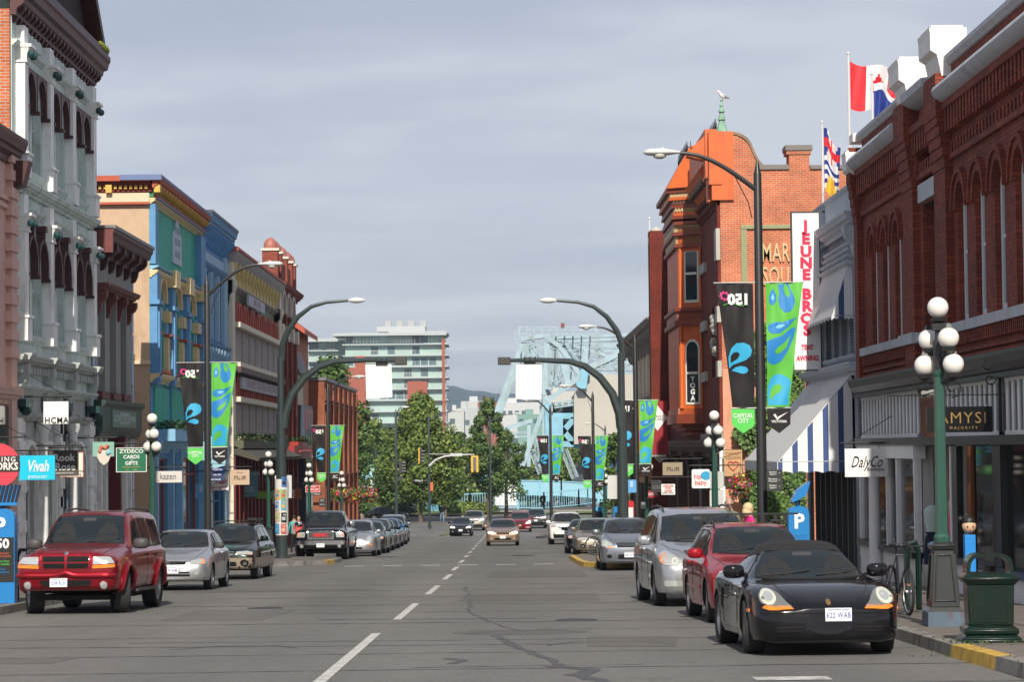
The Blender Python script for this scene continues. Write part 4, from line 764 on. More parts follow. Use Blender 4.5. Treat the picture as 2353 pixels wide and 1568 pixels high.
def stripes(name, c1, c2, axis, w_):
 m = bpy.data.materials.new(name); m.use_nodes = True; n = m.node_tree.nodes; l = m.node_tree.links; p = n['Principled BSDF']; p.inputs['Roughness'].default_value = .75
 g_ = n.new('ShaderNodeNewGeometry'); s_ = n.new('ShaderNodeSeparateXYZ'); l.new(g_.outputs['Position'], s_.inputs[0]); d_ = n.new('ShaderNodeMath'); d_.operation = 'DIVIDE'; d_.inputs[1].default_value = w_; l.new(s_.outputs[axis], d_.inputs[0])
 f_ = n.new('ShaderNodeMath'); f_.operation = 'FRACT'; l.new(d_.outputs[0], f_.inputs[0]); g2 = n.new('ShaderNodeMath'); g2.operation = 'GREATER_THAN'; g2.inputs[1].default_value = .64; l.new(f_.outputs[0], g2.inputs[0])
 mx = n.new('ShaderNodeMix'); mx.data_type = 'RGBA'; l.new(g2.outputs[0], mx.inputs[0]); mx.inputs[6].default_value = (*c1, 1); mx.inputs[7].default_value = (*c2, 1); l.new(mx.outputs[2], p.inputs['Base Color']); return m
AWS = stripes('awning_side_stripe', (.74, .74, .75), (.04, .08, .22), 0, .37); AWT = stripes('awning_top_stripe', (.70, .69, .68), (.36, .37, .40), 1, .22)
def awning(y0, y1, zt_, zb_, d, val, label):
 r = empty('awning', (FR, (y0+y1)/2, zb_), 0, label, 'awning')
 q = MB(); q.add([(RF.X(.05), y0, zt_), (RF.X(.05), y1, zt_), (RF.X(d), y1, zb_), (RF.X(d), y0, zb_), (RF.X(.05), y0, zt_-.03), (RF.X(.05), y1, zt_-.03), (RF.X(d), y1, zb_-.03), (RF.X(d), y0, zb_-.03)], [(0,1,2,3),(7,6,5,4),(0,3,7,4),(1,5,6,2),(3,2,6,7)]); inv(q.build('canopy', AWT, smooth=False), r)
 n = 24; q = MB(); pts = [(RF.X(d), zb_-.02)]+[(RF.X(d-(d-.05)*i/n), zb_-val+.05*abs(math.sin(math.pi*i/n*5))) for i in range(n+1)]+[(RF.X(.05), zt_-.05)]; q.prism(pts, 'y', y0-.012, y0+.01); inv(q.build('side_panel', AWS, smooth=False), r)
 n = 40; q = MB(); pts = [(y0, zb_)]+[(y0+(y1-y0)*i/n, zb_-val+.05*abs(math.sin(math.pi*i/n*10))) for i in range(n+1)]+[(y1, zb_)]; q.prism(pts, 'x', RF.X(d), RF.X(d)-.015); inv(q.build('valance', AWT, smooth=False), r)
 q = MB(); q.tube([(RF.X(d-.02), y0, zb_), (RF.X(0), y0, zb_)], .018, 6); q.tube([(RF.X(d-.02), y1, zb_), (RF.X(0), y1, zb_)], .018, 6); q.tube([(RF.X(d-.02), y0, zb_), (RF.X(d-.02), y1, zb_)], .018, 6); inv(q.build('frame', STEEL), r)
awning(59.9, 68.0, 3.35, 1.25, 1.85, .28, 'large striped shop awning sloping low over the pavement'); awning(59.5, 66.0, 6.3, 4.72, .55, .1, 'narrow striped awning over the upper windows of the grey building')
# ---- orange brick building with oriel bay
M_ = empty('orange_brick_building', (FR, 110, -3), 0, 'orange brick building with a scrolled gable, chimney and painted oriel bay', 'building')
OBR = brick('bright_orange_brick', 'b4562e', 'c8683c', 'b89a86', stain='7a4a38', stain_amt=.55); OBS = brick('dark_facade_brick', '6e2416', '7c2c1c', '4a2018'); ORP = mat('orange_painted_metal', (.60, .12, .022), .5, var=.1, dirt=('7a2410', .3, 2)); ORD = mat('rust_red_paint', (.22, .045, .02), .5, var=.1); STN = mat('sandstone_block', (.42, .40, .36), .85, var=.12); BUFF = mat('buff_panel', (.50, .36, .19), .6)
q = MB(); sil = [(8.42, -3), (8.42, 13.7), (9.1, 13.62), (9.45, 13.4), (9.65, 13.05), (9.78, 12.75), (9.95, 12.45), (10.2, 12.27), (16.5, 12.27), (16.5, -3)]
q.prism(sil, 'y', 95.985, 96.5); q.box(FR+.35, 24, 96.5, 128, -3.4, 12.0); q.box(11.1, 11.88, 95.98, 96.9, 12.2, 13.0); q.box(11.0, 11.95, 95.93, 96.95, 12.85, 13.0); q.box(16.5, 24, 96, 96.5, -3, 11.4)
inv(q.build('side_wall', OBR, smooth=False), M_)
q = MB(); q.box(10.96, 12, 95.88, 97, 13.0, 13.2); q.box(9.95, 11.1, 95.9, 96.6, 12.27, 12.45); q.box(11.9, 16.5, 95.9, 96.6, 12.27, 12.42); inv(q.build('coping', mat('grey_brown_flashing', (.17, .15, .14), .5), smooth=False), M_)
q = MB()
sc_ = [(8.8, 13.66), (9.1, 13.62), (9.3, 13.52), (9.45, 13.4), (9.57, 13.24), (9.65, 13.05), (9.71, 12.9), (9.78, 12.75), (9.86, 12.58), (9.95, 12.45), (10.07, 12.34), (10.2, 12.27)]
q.prism(sc_+[(a+.07, b+.09) for a, b in sc_[::-1]], 'y', 95.93, 96.55)
inv(q.build('stone_coping', mat('mossy_stone', (.24, .17, .12), .9, var=.25, dirt=('8a7a30', .5, 3)), smooth=False), M_)
ho = [arch(98.5+k*0, 100.5, 4.4, 6.2, 8) for k in range(1)]+[arch(115+k*4, 117+k*4, 4.2, 6.5, 8) for k in range(3)]+[arch(115+k*4, 117+k*4, 8.2, 10.2, 8) for k in range(3)]
q = MB(); RF.wall(q, rect(96, 128, 1.6, 12.0), ho, .35); RF.box(q, 96, 96.9, 1.6, 11.6, 0, .1); RF.box(q, 126.6, 128, -3, 12.6, 0, .9)
for z in (10.9, 11.3): RF.prof(q, corn(.25, z, z+.25), 96, 128)
inv(q.build('wall', OBS, smooth=False), M_)
for h in ho: inv(RF.window(None, h, d=-.2, fm=STN), M_)
q = MB()
for z in (1.75, 4.3, 6.4, 8.8): RF.box(q, 95.97, 96.9, z, z+.62+(.6 if z == 8.8 else 0), 0, .16); RF.box(q, 102.5, 105.6, z, z+.4, 0, .12)
for k in range(14): q.ball((RF.X(.1), 97.2+random.random()*1.2, 4.9+random.random()*1.8), .16, 6, 4)
inv(q.build('stone_quoin', STN, smooth=False), M_)
q = MB(); q.lathe([(.4, 11.9), (.45, 12.2), (.3, 12.7), (0, 12.9)], (RF.X(.5), 127.3, 0), 10); inv(q.build('turret_dome', STN), M_)
# oriel bay: half-hexagon plan swept up in bands
def bay(z0, z1, d, y0=105.0, y1=113.0, c=.55): return [(RF.X(0), y0), (RF.X(d), y0+c*d*1.2), (RF.X(d), y1-c*d*1.2), (RF.X(0), y1)]
q = MB(); q.prism(bay(0, 0, .95), 'z', 2.85, 10.9); inv(q.build('bay_core', ORP, smooth=False), M_)
q = MB()
for z0, z1, d in ((2.6, 3.0, 1.1), (6.75, 6.95, 1.12), (7.35, 7.5, 1.12), (10.05, 10.2, 1.1), (10.55, 10.7, 1.15), (11.0, 11.15, 1.12), (11.25, 11.4, 1.18)): q.prism(bay(0, 0, d, 104.8, 113.2), 'z', z0, z1)
inv(q.build('bay_moulding', ORD, smooth=False), M_)
q = MB(); q.prism(bay(0, 0, 1.02), 'z', 6.95, 7.35); q.prism(bay(0, 0, 1.02), 'z', 3.0, 3.25); inv(q.build('bay_panel', mat('dusty_pink_panel', (.48, .2, .14), .6), smooth=False), M_)
q = MB(); q.prism(bay(0, 0, 1.03), 'z', 10.2, 10.55); q.prism(bay(0, 0, 1.1), 'z', 10.72, 11.0); inv(q.build('bay_frieze', BUFF, smooth=False), M_)
# flaring layered cornice under the steep painted roof
for i, (z0, z1, d, m_) in enumerate(((11.4, 11.55, 1.12, ORP), (11.55, 11.72, 1.08, BUFF), (11.72, 11.85, 1.2, ORD), (11.85, 12.05, 1.16, mat('dark_rust_cornice', (.12, .045, .025), .6)), (12.05, 12.18, 1.3, ORP), (12.18, 12.36, 1.26, BUFF), (12.36, 12.55, 1.42, ORD))):
 q = MB(); q.prism(bay(0, 0, d, 104.9-(d-1)*.6, 113.1+(d-1)*.6), 'z', z0, z1)
 if i in (1, 3, 5):
  for k in range(9): x_ = RF.X(d*(k+.5)/9.); q.box(x_-.03, x_+.03, 104.9+(8.4-x_)*.62-.12, 104.9+(8.4-x_)*.62+.1, z0+.02, z1-.02)
 inv(q.build('bay_cornice', m_, smooth=False), M_)
for t_ in (.02, .86):
 for z0, z1 in ((3.25, 6.75), (7.5, 10.05)): on_post = (t_, z0, z1); a_ = Vector((RF.X(0), 105.0))+(Vector((RF.X(.95), 105.63))-Vector((RF.X(0), 105.0)))*(t_+.05); q = MB().lathe([(.08, z0), (.055, z0+.15), (.055, z1-.2), (.09, z1)], (a_.x, a_.y-.05, 0), 8); inv(q.build('bay_colonnette', mat('bright_orange_trim', (.68, .17, .04), .5)), M_)
q = MB(); q.box(8.1, 8.95, 95.85, 96.02, 11.1, 13.75); q.box(8.0, 8.5, 95.8, 96.6, 11.7, 13.75)
A = [(x, y, 12.55) for x, y in bay(0, 0, 1.4, 104.5, 113.5)]; B_ = [(x, y, 14.4) for x, y in bay(0, 0, .35, 105.5, 112.5)]; q.add(A+B_, [(0,3,2,1),(4,5,6,7),(0,1,5,4),(1,2,6,5),(2,3,7,6),(3,0,4,7)])
q.box(7.9, FR+.3, 96.3, 104.4, 12.0, 13.9); q.prism([(8.95, 11.1), (8.0, 11.1), (8.0, 12.7), (7.2, 12.9), (7.6, 13.4), (8.0, 13.75), (8.95, 13.75)][::-1], 'y', 96.5, 97.3); RF.prof(q, [(0, 11.5), (.5, 12.1), (.7, 12.4), (.4, 12.8), (0, 13)], 97.3, 104.5)
inv(q.build('painted_roof', ORP, smooth=False), M_)
q = MB()   # dark coffered soffit panels beneath the cornice
for k in range(6): RF.box(q, 98.0+k*1.1, 98.7+k*1.1, 11.9, 12.2, .3, .55)
inv(q.build('soffit_panel', mat('soffit_brown', (.14, .09, .07), .7), smooth=False), M_)
q = MB(); 
for i, (z, rr_, ) in enumerate(((1.95, .15), (2.1, .45), (2.3, .7), (2.45, .85), (2.6, .95))): q.prism(bay(0, 0, rr_, 105.8-rr_*.6, 112.2+rr_*.6), 'z', z, z+.17)
inv(q.build('bay_corbel', ORD, smooth=False), M_)
def on_bay(name, poly, m, par, off): # polygon in (t, z) on the near canted face; t from wall (0) to the front (1)
 a = Vector((RF.X(0), 105.0)); b = Vector((RF.X(.95), 105.0+.55*.95*1.2)); n_ = Vector((-(b-a).y, (b-a).x)).normalized()
 if n_.y > 0: n_ = -n_
 vs = [(*(a+(b-a)*t+n_*o_), z) for o_ in (off, off+.03) for t, z in poly]; n = len(poly); tri = tessellate_polygon([[Vector((t, z, 0)) for t, z in poly]]); q = MB(); q.add(vs, [tuple(x) for x in tri]+[tuple(i+n for i in x) for x in tri]+[(i, (i+1) % n, (i+1) % n+n, i+n) for i in range(n)])
 o = q.build(name, m, par, smooth=False); 
 return inv(o, M_) if par is None else o
def archt(t0, t1, z0, z1, k=.5, n=8): c = (t0+t1)/2; r = (t1-t0)/2; return [(t0, z0), (t1, z0)]+[(c+r*math.cos(math.pi*i/n), z1+k*math.sin(math.pi*i/n)) for i in range(n+1)]
for z0, z1, k_ in ((3.4, 5.75, .4), (7.7, 9.85, .02)):
 fr_ = on_bay('window_frame', archt(.12, .72, z0, z1, k_), mat('cream_window_frame', (.72, .70, .62), .5), None, .01)
 on_bay('pane', archt(.19, .65, z0+.12, z1-.02, k_*.8), GLASSD, fr_, .045)
 on_bay('window_rail', [(.19, (z0+z1)/2+.1), (.65, (z0+z1)/2+.1), (.65, (z0+z1)/2+.2), (.19, (z0+z1)/2+.2)], mat('cream_window_frame', (0, 0, 0)), fr_, .055)
for i, ch in enumerate('YOGA'):
 t = text(ch, .30, WHITE, (RF.X(.42), 105.0+.25, 4.85-i*.42), None, rz=math.atan2(.627, -.95)+math.pi, name='window_lettering', bold=.012); t.location = (RF.X(.40)-.03, 105.17, 4.46-i*.27); inv(t, M_)
# MARKET SQUARE lettering and its frame on the side wall
q = MB(); q.box(9.2, 9.42, 95.9, 96.01, 4.5, 10.1); q.box(9.2, 14.5, 95.88, 96.01, 9.98, 10.12); q.box(14.3, 14.5, 95.9, 96.01, 4.5, 10.1); inv(q.build('sign_frame', mat('olive_sign_frame', (.25, .27, .14), .6), smooth=False), M_)
GOLDM = mat('gold_leaf_letter', (.72, .58, .32), .3, .5)
for tx, z in (('MARKET', 9.02), ('SQUARE', 8.12)):
 t = text(tx, 1.02, GOLDM, (11.0, 95.93, z), None, name='wall_lettering', depth=.08, sx=.50, bold=.004, spacing=1.08); inv(t, M_)
 # serifs
q = MB(); q.prism([(8.42, -3), (9.05, -3), (9.05, 1.6), (9.05, 4.6), (8.42, 4.6)], 'y', 95.95, 96.0); q.box(9.05, 10.6, 95.95, 96.0, -3, 4.55); inv(q.build('stucco_panel', mat('salmon_stucco', (.62, .30, .19), .8, var=.05, dirt=('7a4030', .3, 2)), smooth=False), M_)
q = MB(); q.box(8.25, 8.45, 95.8, 96.2, -2.6, 1.9); inv(q.build('white_pilaster', WHITE, smooth=False), M_)
# shop floor under the oriel: dark recesses and grey pilasters
q = MB(); RF.box(q, 96.9, 128, -3.4, 1.6, -.5, -.45); inv(q.build('shopfront_glazing', GLASSD, smooth=False), M_)
q = MB(); RF.prof(q, corn(.6, 1.2, 1.9), 96, 128)
for y in (96.6, 104.5, 112, 119, 126): RF.box(q, y, y+.8, -3.3, 1.3, -.4, .15); RF.prof(q, bracket(.5, .6, 1.4), y, y+.8)
inv(q.build('shop_cornice', mat('dark_brown_stone', (.10, .06, .05), .7, var=.15), smooth=False), M_)
q = MB(); RF.box(q, 105.4, 107.2, -3, 1.0, -.4, .05); RF.box(q, 99, 100, -3, 1, -.4, .0); inv(q.build('grey_pier', mat('blue_grey_pier', (.22, .24, .29), .6), smooth=False), M_)
# cresting, finial
q = MB()
pc = [(8.35, 96.4, 13.75), (8.35, 104.8, 13.75), (7.95, 106, 14.05), (7.95, 112, 14.05)]
for i in range(3):
 a, b = Vector(pc[i]), Vector(pc[i+1]); n = max(2, int((b-a).length/.28))
 for k in range(n): p = a+(b-a)*k/n; q.tube([p, p+Vector((0, 0, .62 if k % 2 else .42))], [.03, .012], 4)
 for h in (.06, .34): q.bar(a+Vector((0, 0, h)), b+Vector((0, 0, h)), .035)
inv(q.build('iron_cresting', BLK), M_)
q = MB(); q.lathe([(.26, 13.7), (.1, 14.2), (.15, 14.25), (.07, 14.5), (.13, 14.56), (.05, 14.75), (.08, 14.8), (.03, 14.95), (.06, 15.02), (0, 15.06)], (8.55, 96.25, 0), 8); inv(q.build('finial', mat('verdigris_copper', (.20, .36, .26), .6, var=.2)), M_)
# ---- beige building
P_ = empty('beige_building', (FR, 145, -4), 0, 'beige boarded building with a grey bracketed eave and brick chimney', 'building')
q = MB(); q.box(FR, FR+12, 128.1, 162, -4.5, 8.0); 
for k in range(9): RF.box(q, 129+k*3.7, 129.3+k*3.7, 4.4, 7.6, 0, .12)
inv(q.build('wall', mat('beige_boarding', (.66, .58, .42), .7, var=.06), smooth=False), P_)
q = MB(); RF.prof(q, corn(1.0, 7.7, 8.3), 128, 163); RF.prof(q, corn(.35, 4.15, 4.5), 128, 162)
for k in range(22): y = 128.6+k*1.55; RF.prof(q, bracket(.8, 6.9, 7.8), y, y+.35)
inv(q.build('cornice', mat('grey_brown_cornice', (.27, .25, .23), .7, var=.1), smooth=False), P_)
q = MB(); q.box(9.3, 10.2, 144, 145.2, 8, 9.9); q.box(9.2, 10.3, 143.9, 145.3, 9.75, 10.0); q.box(8.8, 9.3, 142, 143, 8, 9.1); inv(q.build('chimney', OBR, smooth=False), P_)
for k in range(8): inv(RF.window(None, rect(130+k*3.9, 131.4+k*3.9, 4.9, 7.0), d=.03, fm=WHITE), P_)
q = MB(); RF.box(q, 128.2, 162, -4.4, 3.6, .0, .1)
for k in range(9): RF.box(q, 128.5+k*4, 129.3+k*4, -4.4, 4, 0, .3)
inv(q.build('shop_wall', mat('brown_shop_wall', (.10, .07, .05), .7, var=.1), smooth=False), P_)
q = MB(); RF.prof(q, [(0, -.2), (.9, -.3), (.9, .9), (.8, 1.2), (0, 1.2)], 131, 140); inv(q.build('shop_fascia', mat('orange_tan_fascia', (.50, .24, .12), .6), smooth=False), P_)
# market building beyond, tan timber posts
# ivy on the side wall: thousands of leaves
iv = MB(); ri = random.Random(11); lm = [mat('ivy_leaf', (.06, .13, .02), .6), mat('ivy_leaf_light', (.13, .21, .04), .55), mat('ivy_leaf_dark', (.02, .05, .012), .7)]
def ivy_l(z): 
 return 9.15+(.5 if z > 3.5 else (-.0 if z > 1.5 else .25))+.14*math.sin(z*2.1)+.1*math.sin(z*5.3)
for i in range(15000):
 z = ri.uniform(-2.2, 6.3); x0 = ivy_l(z) if z > 2.6 else ivy_l(z)-.15; x1 = 11.5; x_ = x0+ri.random()**1.2*(x1-x0); y = 95.85-ri.random()*(.35+.25*math.sin(x_*3+z*2)**2); s_ = ri.uniform(.05, .1)
 n_ = Vector((ri.uniform(-.8, .8), -1, ri.uniform(-.1, .9))).normalized(); u = n_.cross(Vector((0, 0, 1))).normalized(); v = n_.cross(u); a = ri.uniform(0, 3); u, v = u*math.cos(a)+v*math.sin(a), v*math.cos(a)-u*math.sin(a); c = Vector((x_, y, z))
 iv.mat(lm[0 if ri.random() < .5 else (1 if ri.random() < .5 else 2)]); iv.add([c-u*s_, c+v*s_*.8, c+u*s_, c-v*s_*.8], [(0, 1, 2, 3)])
tag(iv.build('ivy', smooth=False), 'thick green ivy climbing the brick side wall behind the banners', 'ivy')
# ================================================================== TREES
def leafmats(a, b, c, nm): return [mat(nm+'_leaf', a, .7), mat(nm+'_leaf_light', b, .65), mat(nm+'_leaf_dark', c, .8)]
LG = leafmats((.06, .12, .022), (.115, .18, .035), (.02, .05, .012), 'green'); LY = leafmats((.10, .155, .024), (.18, .23, .038), (.038, .07, .013), 'olive'); BARK = mat('bark', (.13, .10, .07), .9, var=.3, vs=3)
def tree(x, y, zb, h, r, n, mats, label, seed, cz=.35, sq=1., group=None, leaf=.3, trunk=.2, lumps=26, cone=.5, category='tree'):
 """tapered trunk and limbs; leaf clumps sit on lobes spread through an uneven crown"""
 rt = random.Random(seed); root = empty('street_tree', (x, y, zb), 0, label, category, group); q = MB(); zc = h*cz
 q.tube([(0, 0, -.2), (.03, .02, zc*.5), (.0, 0, zc), (.1, 0, h*.6), (0, .1, h*.85)], [trunk*1.25, trunk*.95, trunk*.8, trunk*.45, .04], 8); L = []
 for i in range(lumps):
  t = (i+.5)/lumps; z = zc*.85+(h-zc*.85)*t; rr_ = r*(math.sin(math.pi*min(1, (t*.9+.12)))**.7)*(1-cone*t*t); a = i*2.4+rt.uniform(-.5, .5); d = rr_*rt.uniform(.35, .85)
  c = Vector((math.cos(a)*d, math.sin(a)*d*sq, z)); L.append((c, r*rt.uniform(.22, .42)*(1-.35*t)))
  if i % 2 == 0: st = Vector((0, 0, max(zc*.9, z-h*.2))); q.tube([st, st+(c-st)*.5+Vector((0, 0, -.1)), c], [trunk*.35, trunk*.2, .02], 5)
 q.build('trunk', BARK, root); q = MB()
 for i in range(n):
  c, s_ = L[rt.randrange(len(L))]; d = Vector((rt.gauss(0, 1), rt.gauss(0, 1), rt.gauss(0, .8))); d.normalize(); d = d*s_*rt.uniform(.45, 1.12); p = c+d; sz = leaf*rt.uniform(.5, 1.1)
  u = Vector((rt.gauss(0, 1), rt.gauss(0, 1), rt.gauss(0, .6))).normalized(); v = u.cross(d+Vector((0, .01, .02))).normalized(); k = rt.random()
  q.mat(mats[0 if k < .5 else (1 if k < .8 else 2)]); q.add([p-u*sz*.5, p+v*sz*.38, p+u*sz*.5, p-v*sz*.38], [(0, 1, 2, 3)])
 q.build('crown', parent=root, smooth=False); return root
T = lambda px, Y: PY(px, 1150, Y).x
tree(T(966, 262), 262, G(262), 12.8, 4.7, 30000, LY, 'large olive-green tree behind the left traffic signal, trunk near the parked black car', 1, .25, leaf=.4, lumps=64, cone=.3)
tree(T(905, 276), 276, G(276), 8.6, 3.2, 9000, LG, 'broad dark tree filling the left of the middle tree group', 2, .22, leaf=.42, lumps=28)
tree(T(1022, 280), 280, G(280), 8.6, 2.6, 7000, LG, 'green tree between the two larger street trees', 3, .22, leaf=.42, lumps=28)
tree(T(1123, 262), 262, G(262), 12.4, 3.1, 9000, LG, 'tree with a bare slanting trunk beside the tall thin pole, in front of the bridge', 4, .32, leaf=.36, lumps=26, cone=.35)
tree(T(1163, 268), 268, G(268), 9.3, 2.9, 5000, LG, 'smaller leaning tree against the blue bridge steelwork', 5, .35, leaf=.34, lumps=18)
tree(T(762, 225), 225, G(225)-.5, 15.6, 4.6, 8000, LG, 'tall tree rising behind the brick corner building', 6, .4, leaf=.5, lumps=24)
tree(T(822, 240), 240, G(240), 10, 2.2, 3600, LG, 'narrow tree at the end of the brick corner building', 7, .2, leaf=.36, lumps=18)
tree(T(1408, 160), 158, G(158), 6.6, 1.5, 2600, LG, 'small bright tree half hidden by the beige building', 8, .3, leaf=.26, lumps=14)
far = [(700, 430, 9), (735, 440, 11), (835, 380, 9), (862, 400, 11), (893, 420, 10), (930, 440, 10), (1060, 430, 9), (1095, 400, 8), (1215, 420, 7), (1262, 410, 8), (1300, 430, 7), (1335, 405, 8), (1380, 420, 8), (1410, 400, 9)]
for i, (px, Y, h) in enumerate(far):
 tree(T(px, Y), Y, -8.0, h+3, 5.5, 3000, (LG, LY)[i % 2], 'hazy green tree on the far side of the park and harbour edge', 20+i, .15, leaf=.75, lumps=16, group='trees beyond the bridge approach', trunk=.3)
def bush(x, y, r, h, n, mats, label, seed, group=None):
 rt = random.Random(seed); root = empty('shrub', (x, y, G(y)+.15), 0, label, 'shrub', group); q = MB(); q.tube([(0, 0, 0), (0, 0, h*.6)], .05, 5); q.build('stem', BARK, root); q = MB()
 for i in range(n):
  a = rt.uniform(0, 6.28); e_ = math.asin(rt.random()); k = rt.uniform(.7, 1.05)*(1+.15*math.sin(a*5)); p = Vector((math.cos(a)*math.cos(e_)*r*k, math.sin(a)*math.cos(e_)*r*k*.7, math.sin(e_)*h*k)); u = Vector((rt.gauss(0, 1), rt.gauss(0, 1), rt.gauss(0, 1))).normalized(); v = u.cross(p+Vector((.01, 0, .01))).normalized(); s_ = rt.uniform(.08, .2)
  q.mat(mats[int(rt.random()*len(mats))]); q.add([p-u*s_, p+v*s_, p+u*s_, p-v*s_], [(0, 1, 2, 3)])
 q.build('foliage', parent=root, smooth=False)
RB = [mat('burgundy_leaf', (.09, .015, .015), .7)]
for i, (px, Y, r, h, m_, lb) in enumerate(((868, 291, 2.4, 1.6, LY, 'yellow-green hedge clump left of the lawn'), (905, 293, 2.6, 1.7, LY, 'yellow-green hedge clump behind the black car'), (935, 290, 1.1, 1.2, RB, 'round burgundy shrub on the lawn'), (955, 294, 1.4, 1.5, LG, 'green shrub beside the burgundy one'), (1070, 290, 2.6, 1.3, LY, 'pale flowering hedge beside the blue railing'), (1100, 291, 2.2, 1.1, LG, 'low green hedge beside the blue railing'), (836, 288, 1.8, 1.4, LG, 'green shrub by the corner of the brick building'))):
 bush(T(px, Y), Y, r, h, 1300, m_, lb, 50+i)
# ================================================================== BRIDGE AND RAILINGS
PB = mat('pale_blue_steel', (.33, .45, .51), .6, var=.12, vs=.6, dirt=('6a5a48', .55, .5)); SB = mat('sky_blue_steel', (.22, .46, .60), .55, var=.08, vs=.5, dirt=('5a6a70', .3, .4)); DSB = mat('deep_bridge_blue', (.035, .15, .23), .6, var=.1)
BR = empty('lifting_bridge', (20, 345, -8), 0, 'pale blue steel lifting bridge with lattice girders and a big concrete counterweight', 'bridge')
def Z(a, b, Y): return PY((1360+a/3.5636)/1.21165, (860+b/3.5636)/1.21165, Y)
YA, YB = 342., 352.
def beam(q, a, b, w_, Y=YA, h=None): q.bar(Z(*a, Y), Z(*b, Y), w_*.42, (h or w_)*.5)
def lattice(q, a, b, wid, Y, n, t=.07, c=.13):
 n = int(n*1.7); wid *= .42
 A, B_ = Z(*a, Y), Z(*b, Y); d = (B_-A); nn = Vector((-d.z, 0, d.x)).normalized()*wid/2
 q.bar(A+nn, B_+nn, c); q.bar(A-nn, B_-nn, c)
 for i in range(n):
  p, r_ = A+d*i/n, A+d*(i+1)/n; q.bar(p+nn, r_-nn, t); q.bar(p-nn, r_+nn, t)
for k, Y in enumerate((YA, YB)):
 q = MB(); o_ = 0 if k == 0 else 45
 beam(q, (335+o_, 350-o_*.3), (40+o_, 1120), 2.0, Y, 1.2); beam(q, (320+o_, 300), (550+o_, 268), 2.6, Y, 1.2); beam(q, (550+o_, 268), (700+o_, 370), 2.4, Y, 1.2); beam(q, (700+o_, 370), (910+o_, 660), 2.2, Y, 1.2)
 beam(q, (575, 920), (905, 680), 2.6, Y, 1.4); beam(q, (572+o_, 350), (572+o_, 800), 1.5, Y, 1.0); beam(q, (345+o_, 350), (560+o_, 860), 1.8, Y, 1.2); beam(q, (700+o_, 380), (800+o_, 780), 2.0, Y, 1.2); beam(q, (600+o_, 350), (620+o_, 760), .6, Y); 
 beam(q, (580, 900), (340, 1560), 2.0, Y, 1.2); beam(q, (490, 1290), (560, 1570), 1.7, Y, 1.2); beam(q, (530, 600), (560, 960), 1.2, Y); beam(q, (120, 1210), (430, 1110), 2.2, Y, 1.2); beam(q, (560, 950), (560, 1570), 1.8, Y, 1.1)
 beam(q, (400, 1110), (400, 1570), 1.2, Y)
 inv(q.build('main_truss', PB, smooth=False), BR)
 q = MB()
 lattice(q, (595+o_, 350), (595+o_, 750), 1.9, Y, 12); lattice(q, (380+o_, 350), (470+o_, 560), 2.0, Y, 6); lattice(q, (700+o_, 500), (620+o_, 790), 2.2, Y, 9); lattice(q, (760+o_, 380), (920+o_, 620), 2.4, Y, 9); lattice(q, (430, 350), (700, 380), 1.6, Y, 7); lattice(q, (440, 380), (560, 470), 1.2, Y, 4)
 lattice(q, (530, 560), (540, 960), 1.6, Y, 12); lattice(q, (480, 1340), (480, 1570), 1.3, Y, 6); lattice(q, (300, 1340), (300, 1570), 1.3, Y, 6); lattice(q, (420, 1400), (520, 1640), 1.6, Y, 7); lattice(q, (130, 1250), (380, 1250), 1.6, Y, 10); lattice(q, (650, 960), (850, 930), 1.8, Y, 6); lattice(q, (750, 1400), (860, 1680), 2.2, Y, 10); lattice(q, (620, 770), (850, 560), 1.5, Y, 8)
 inv(q.build('lattice_girder', PB, smooth=False), BR)
q = MB()
for Y in (350, 356):
 lattice(q, (620, 275), (1380, 290), 1.8, Y, 26); lattice(q, (700, 330), (1400, 330), 2.0, Y, 26); lattice(q, (800, 390), (1380, 400), 1.8, Y, 22); lattice(q, (1060, 615), (1420, 622), 2.4, Y, 14); lattice(q, (860, 430), (1420, 590), 1.2, Y, 14)
 beam(q, (820, 360), (1420, 545), .8, Y); beam(q, (1010, 580), (1410, 390), 1.6, Y); lattice(q, (1010, 580), (1380, 410), 1.8, Y, 12); lattice(q, (1090, 400), (1180, 590), 1.8, Y, 8); lattice(q, (1360, 290), (1420, 560), 1.8, Y, 8); lattice(q, (1280, 430), (1260, 620), 1.6, Y, 6); beam(q, (640, 290), (1380, 260), .7, Y); beam(q, (800, 330), (1300, 300), .7, Y)
 beam(q, (980, 410), (940, 560), 2.2, Y)
inv(q.build('portal_lattice', PB, smooth=False), BR)
q = MB()
for k in range(9): a = Z(330+k*85, 265, YA); b = Z(330+k*85, 265, YB); q.bar(a, b, .2)
for a_, b_ in (((290, 205), (1090, 215)), ((300, 180), (1070, 188))): beam(q, a_, b_, .22)
for k in range(11): beam(q, (300+k*77, 182), (300+k*77, 250), .2)
for a_, b_ in (((262, 210), (262, 330)), ((310, 210), (310, 330)), ((262, 250), (420, 250)), ((262, 300), (410, 300)), ((262, 340), (420, 340))): beam(q, a_, b_, .25)
beam(q, (736, 150), (736, 250), .2); inv(q.build('handrail', PB, smooth=False), BR)
q = MB(); a = Z(736, 165, YA); q.box(a.x-.25, a.x+.25, a.y-.3, a.y+.3, a.z-.3, a.z+.3); inv(q.build('beacon', mat('beacon_red', (.2, .05, .05), .5)), BR)
q = MB(); A = [Z(990, 655, 340), Z(1560, 650, 340), Z(1560, 1345, 340), Z(850, 1345, 340), Z(850, 860, 340)]; q.prism([(p.x, p.z) for p in A], 'y', 340, 353); inv(q.build('counterweight', mat('pale_concrete', (.46, .44, .39), .85, var=.06, vs=.2, dirt=('6b6556', .35, .12)), smooth=False), BR)
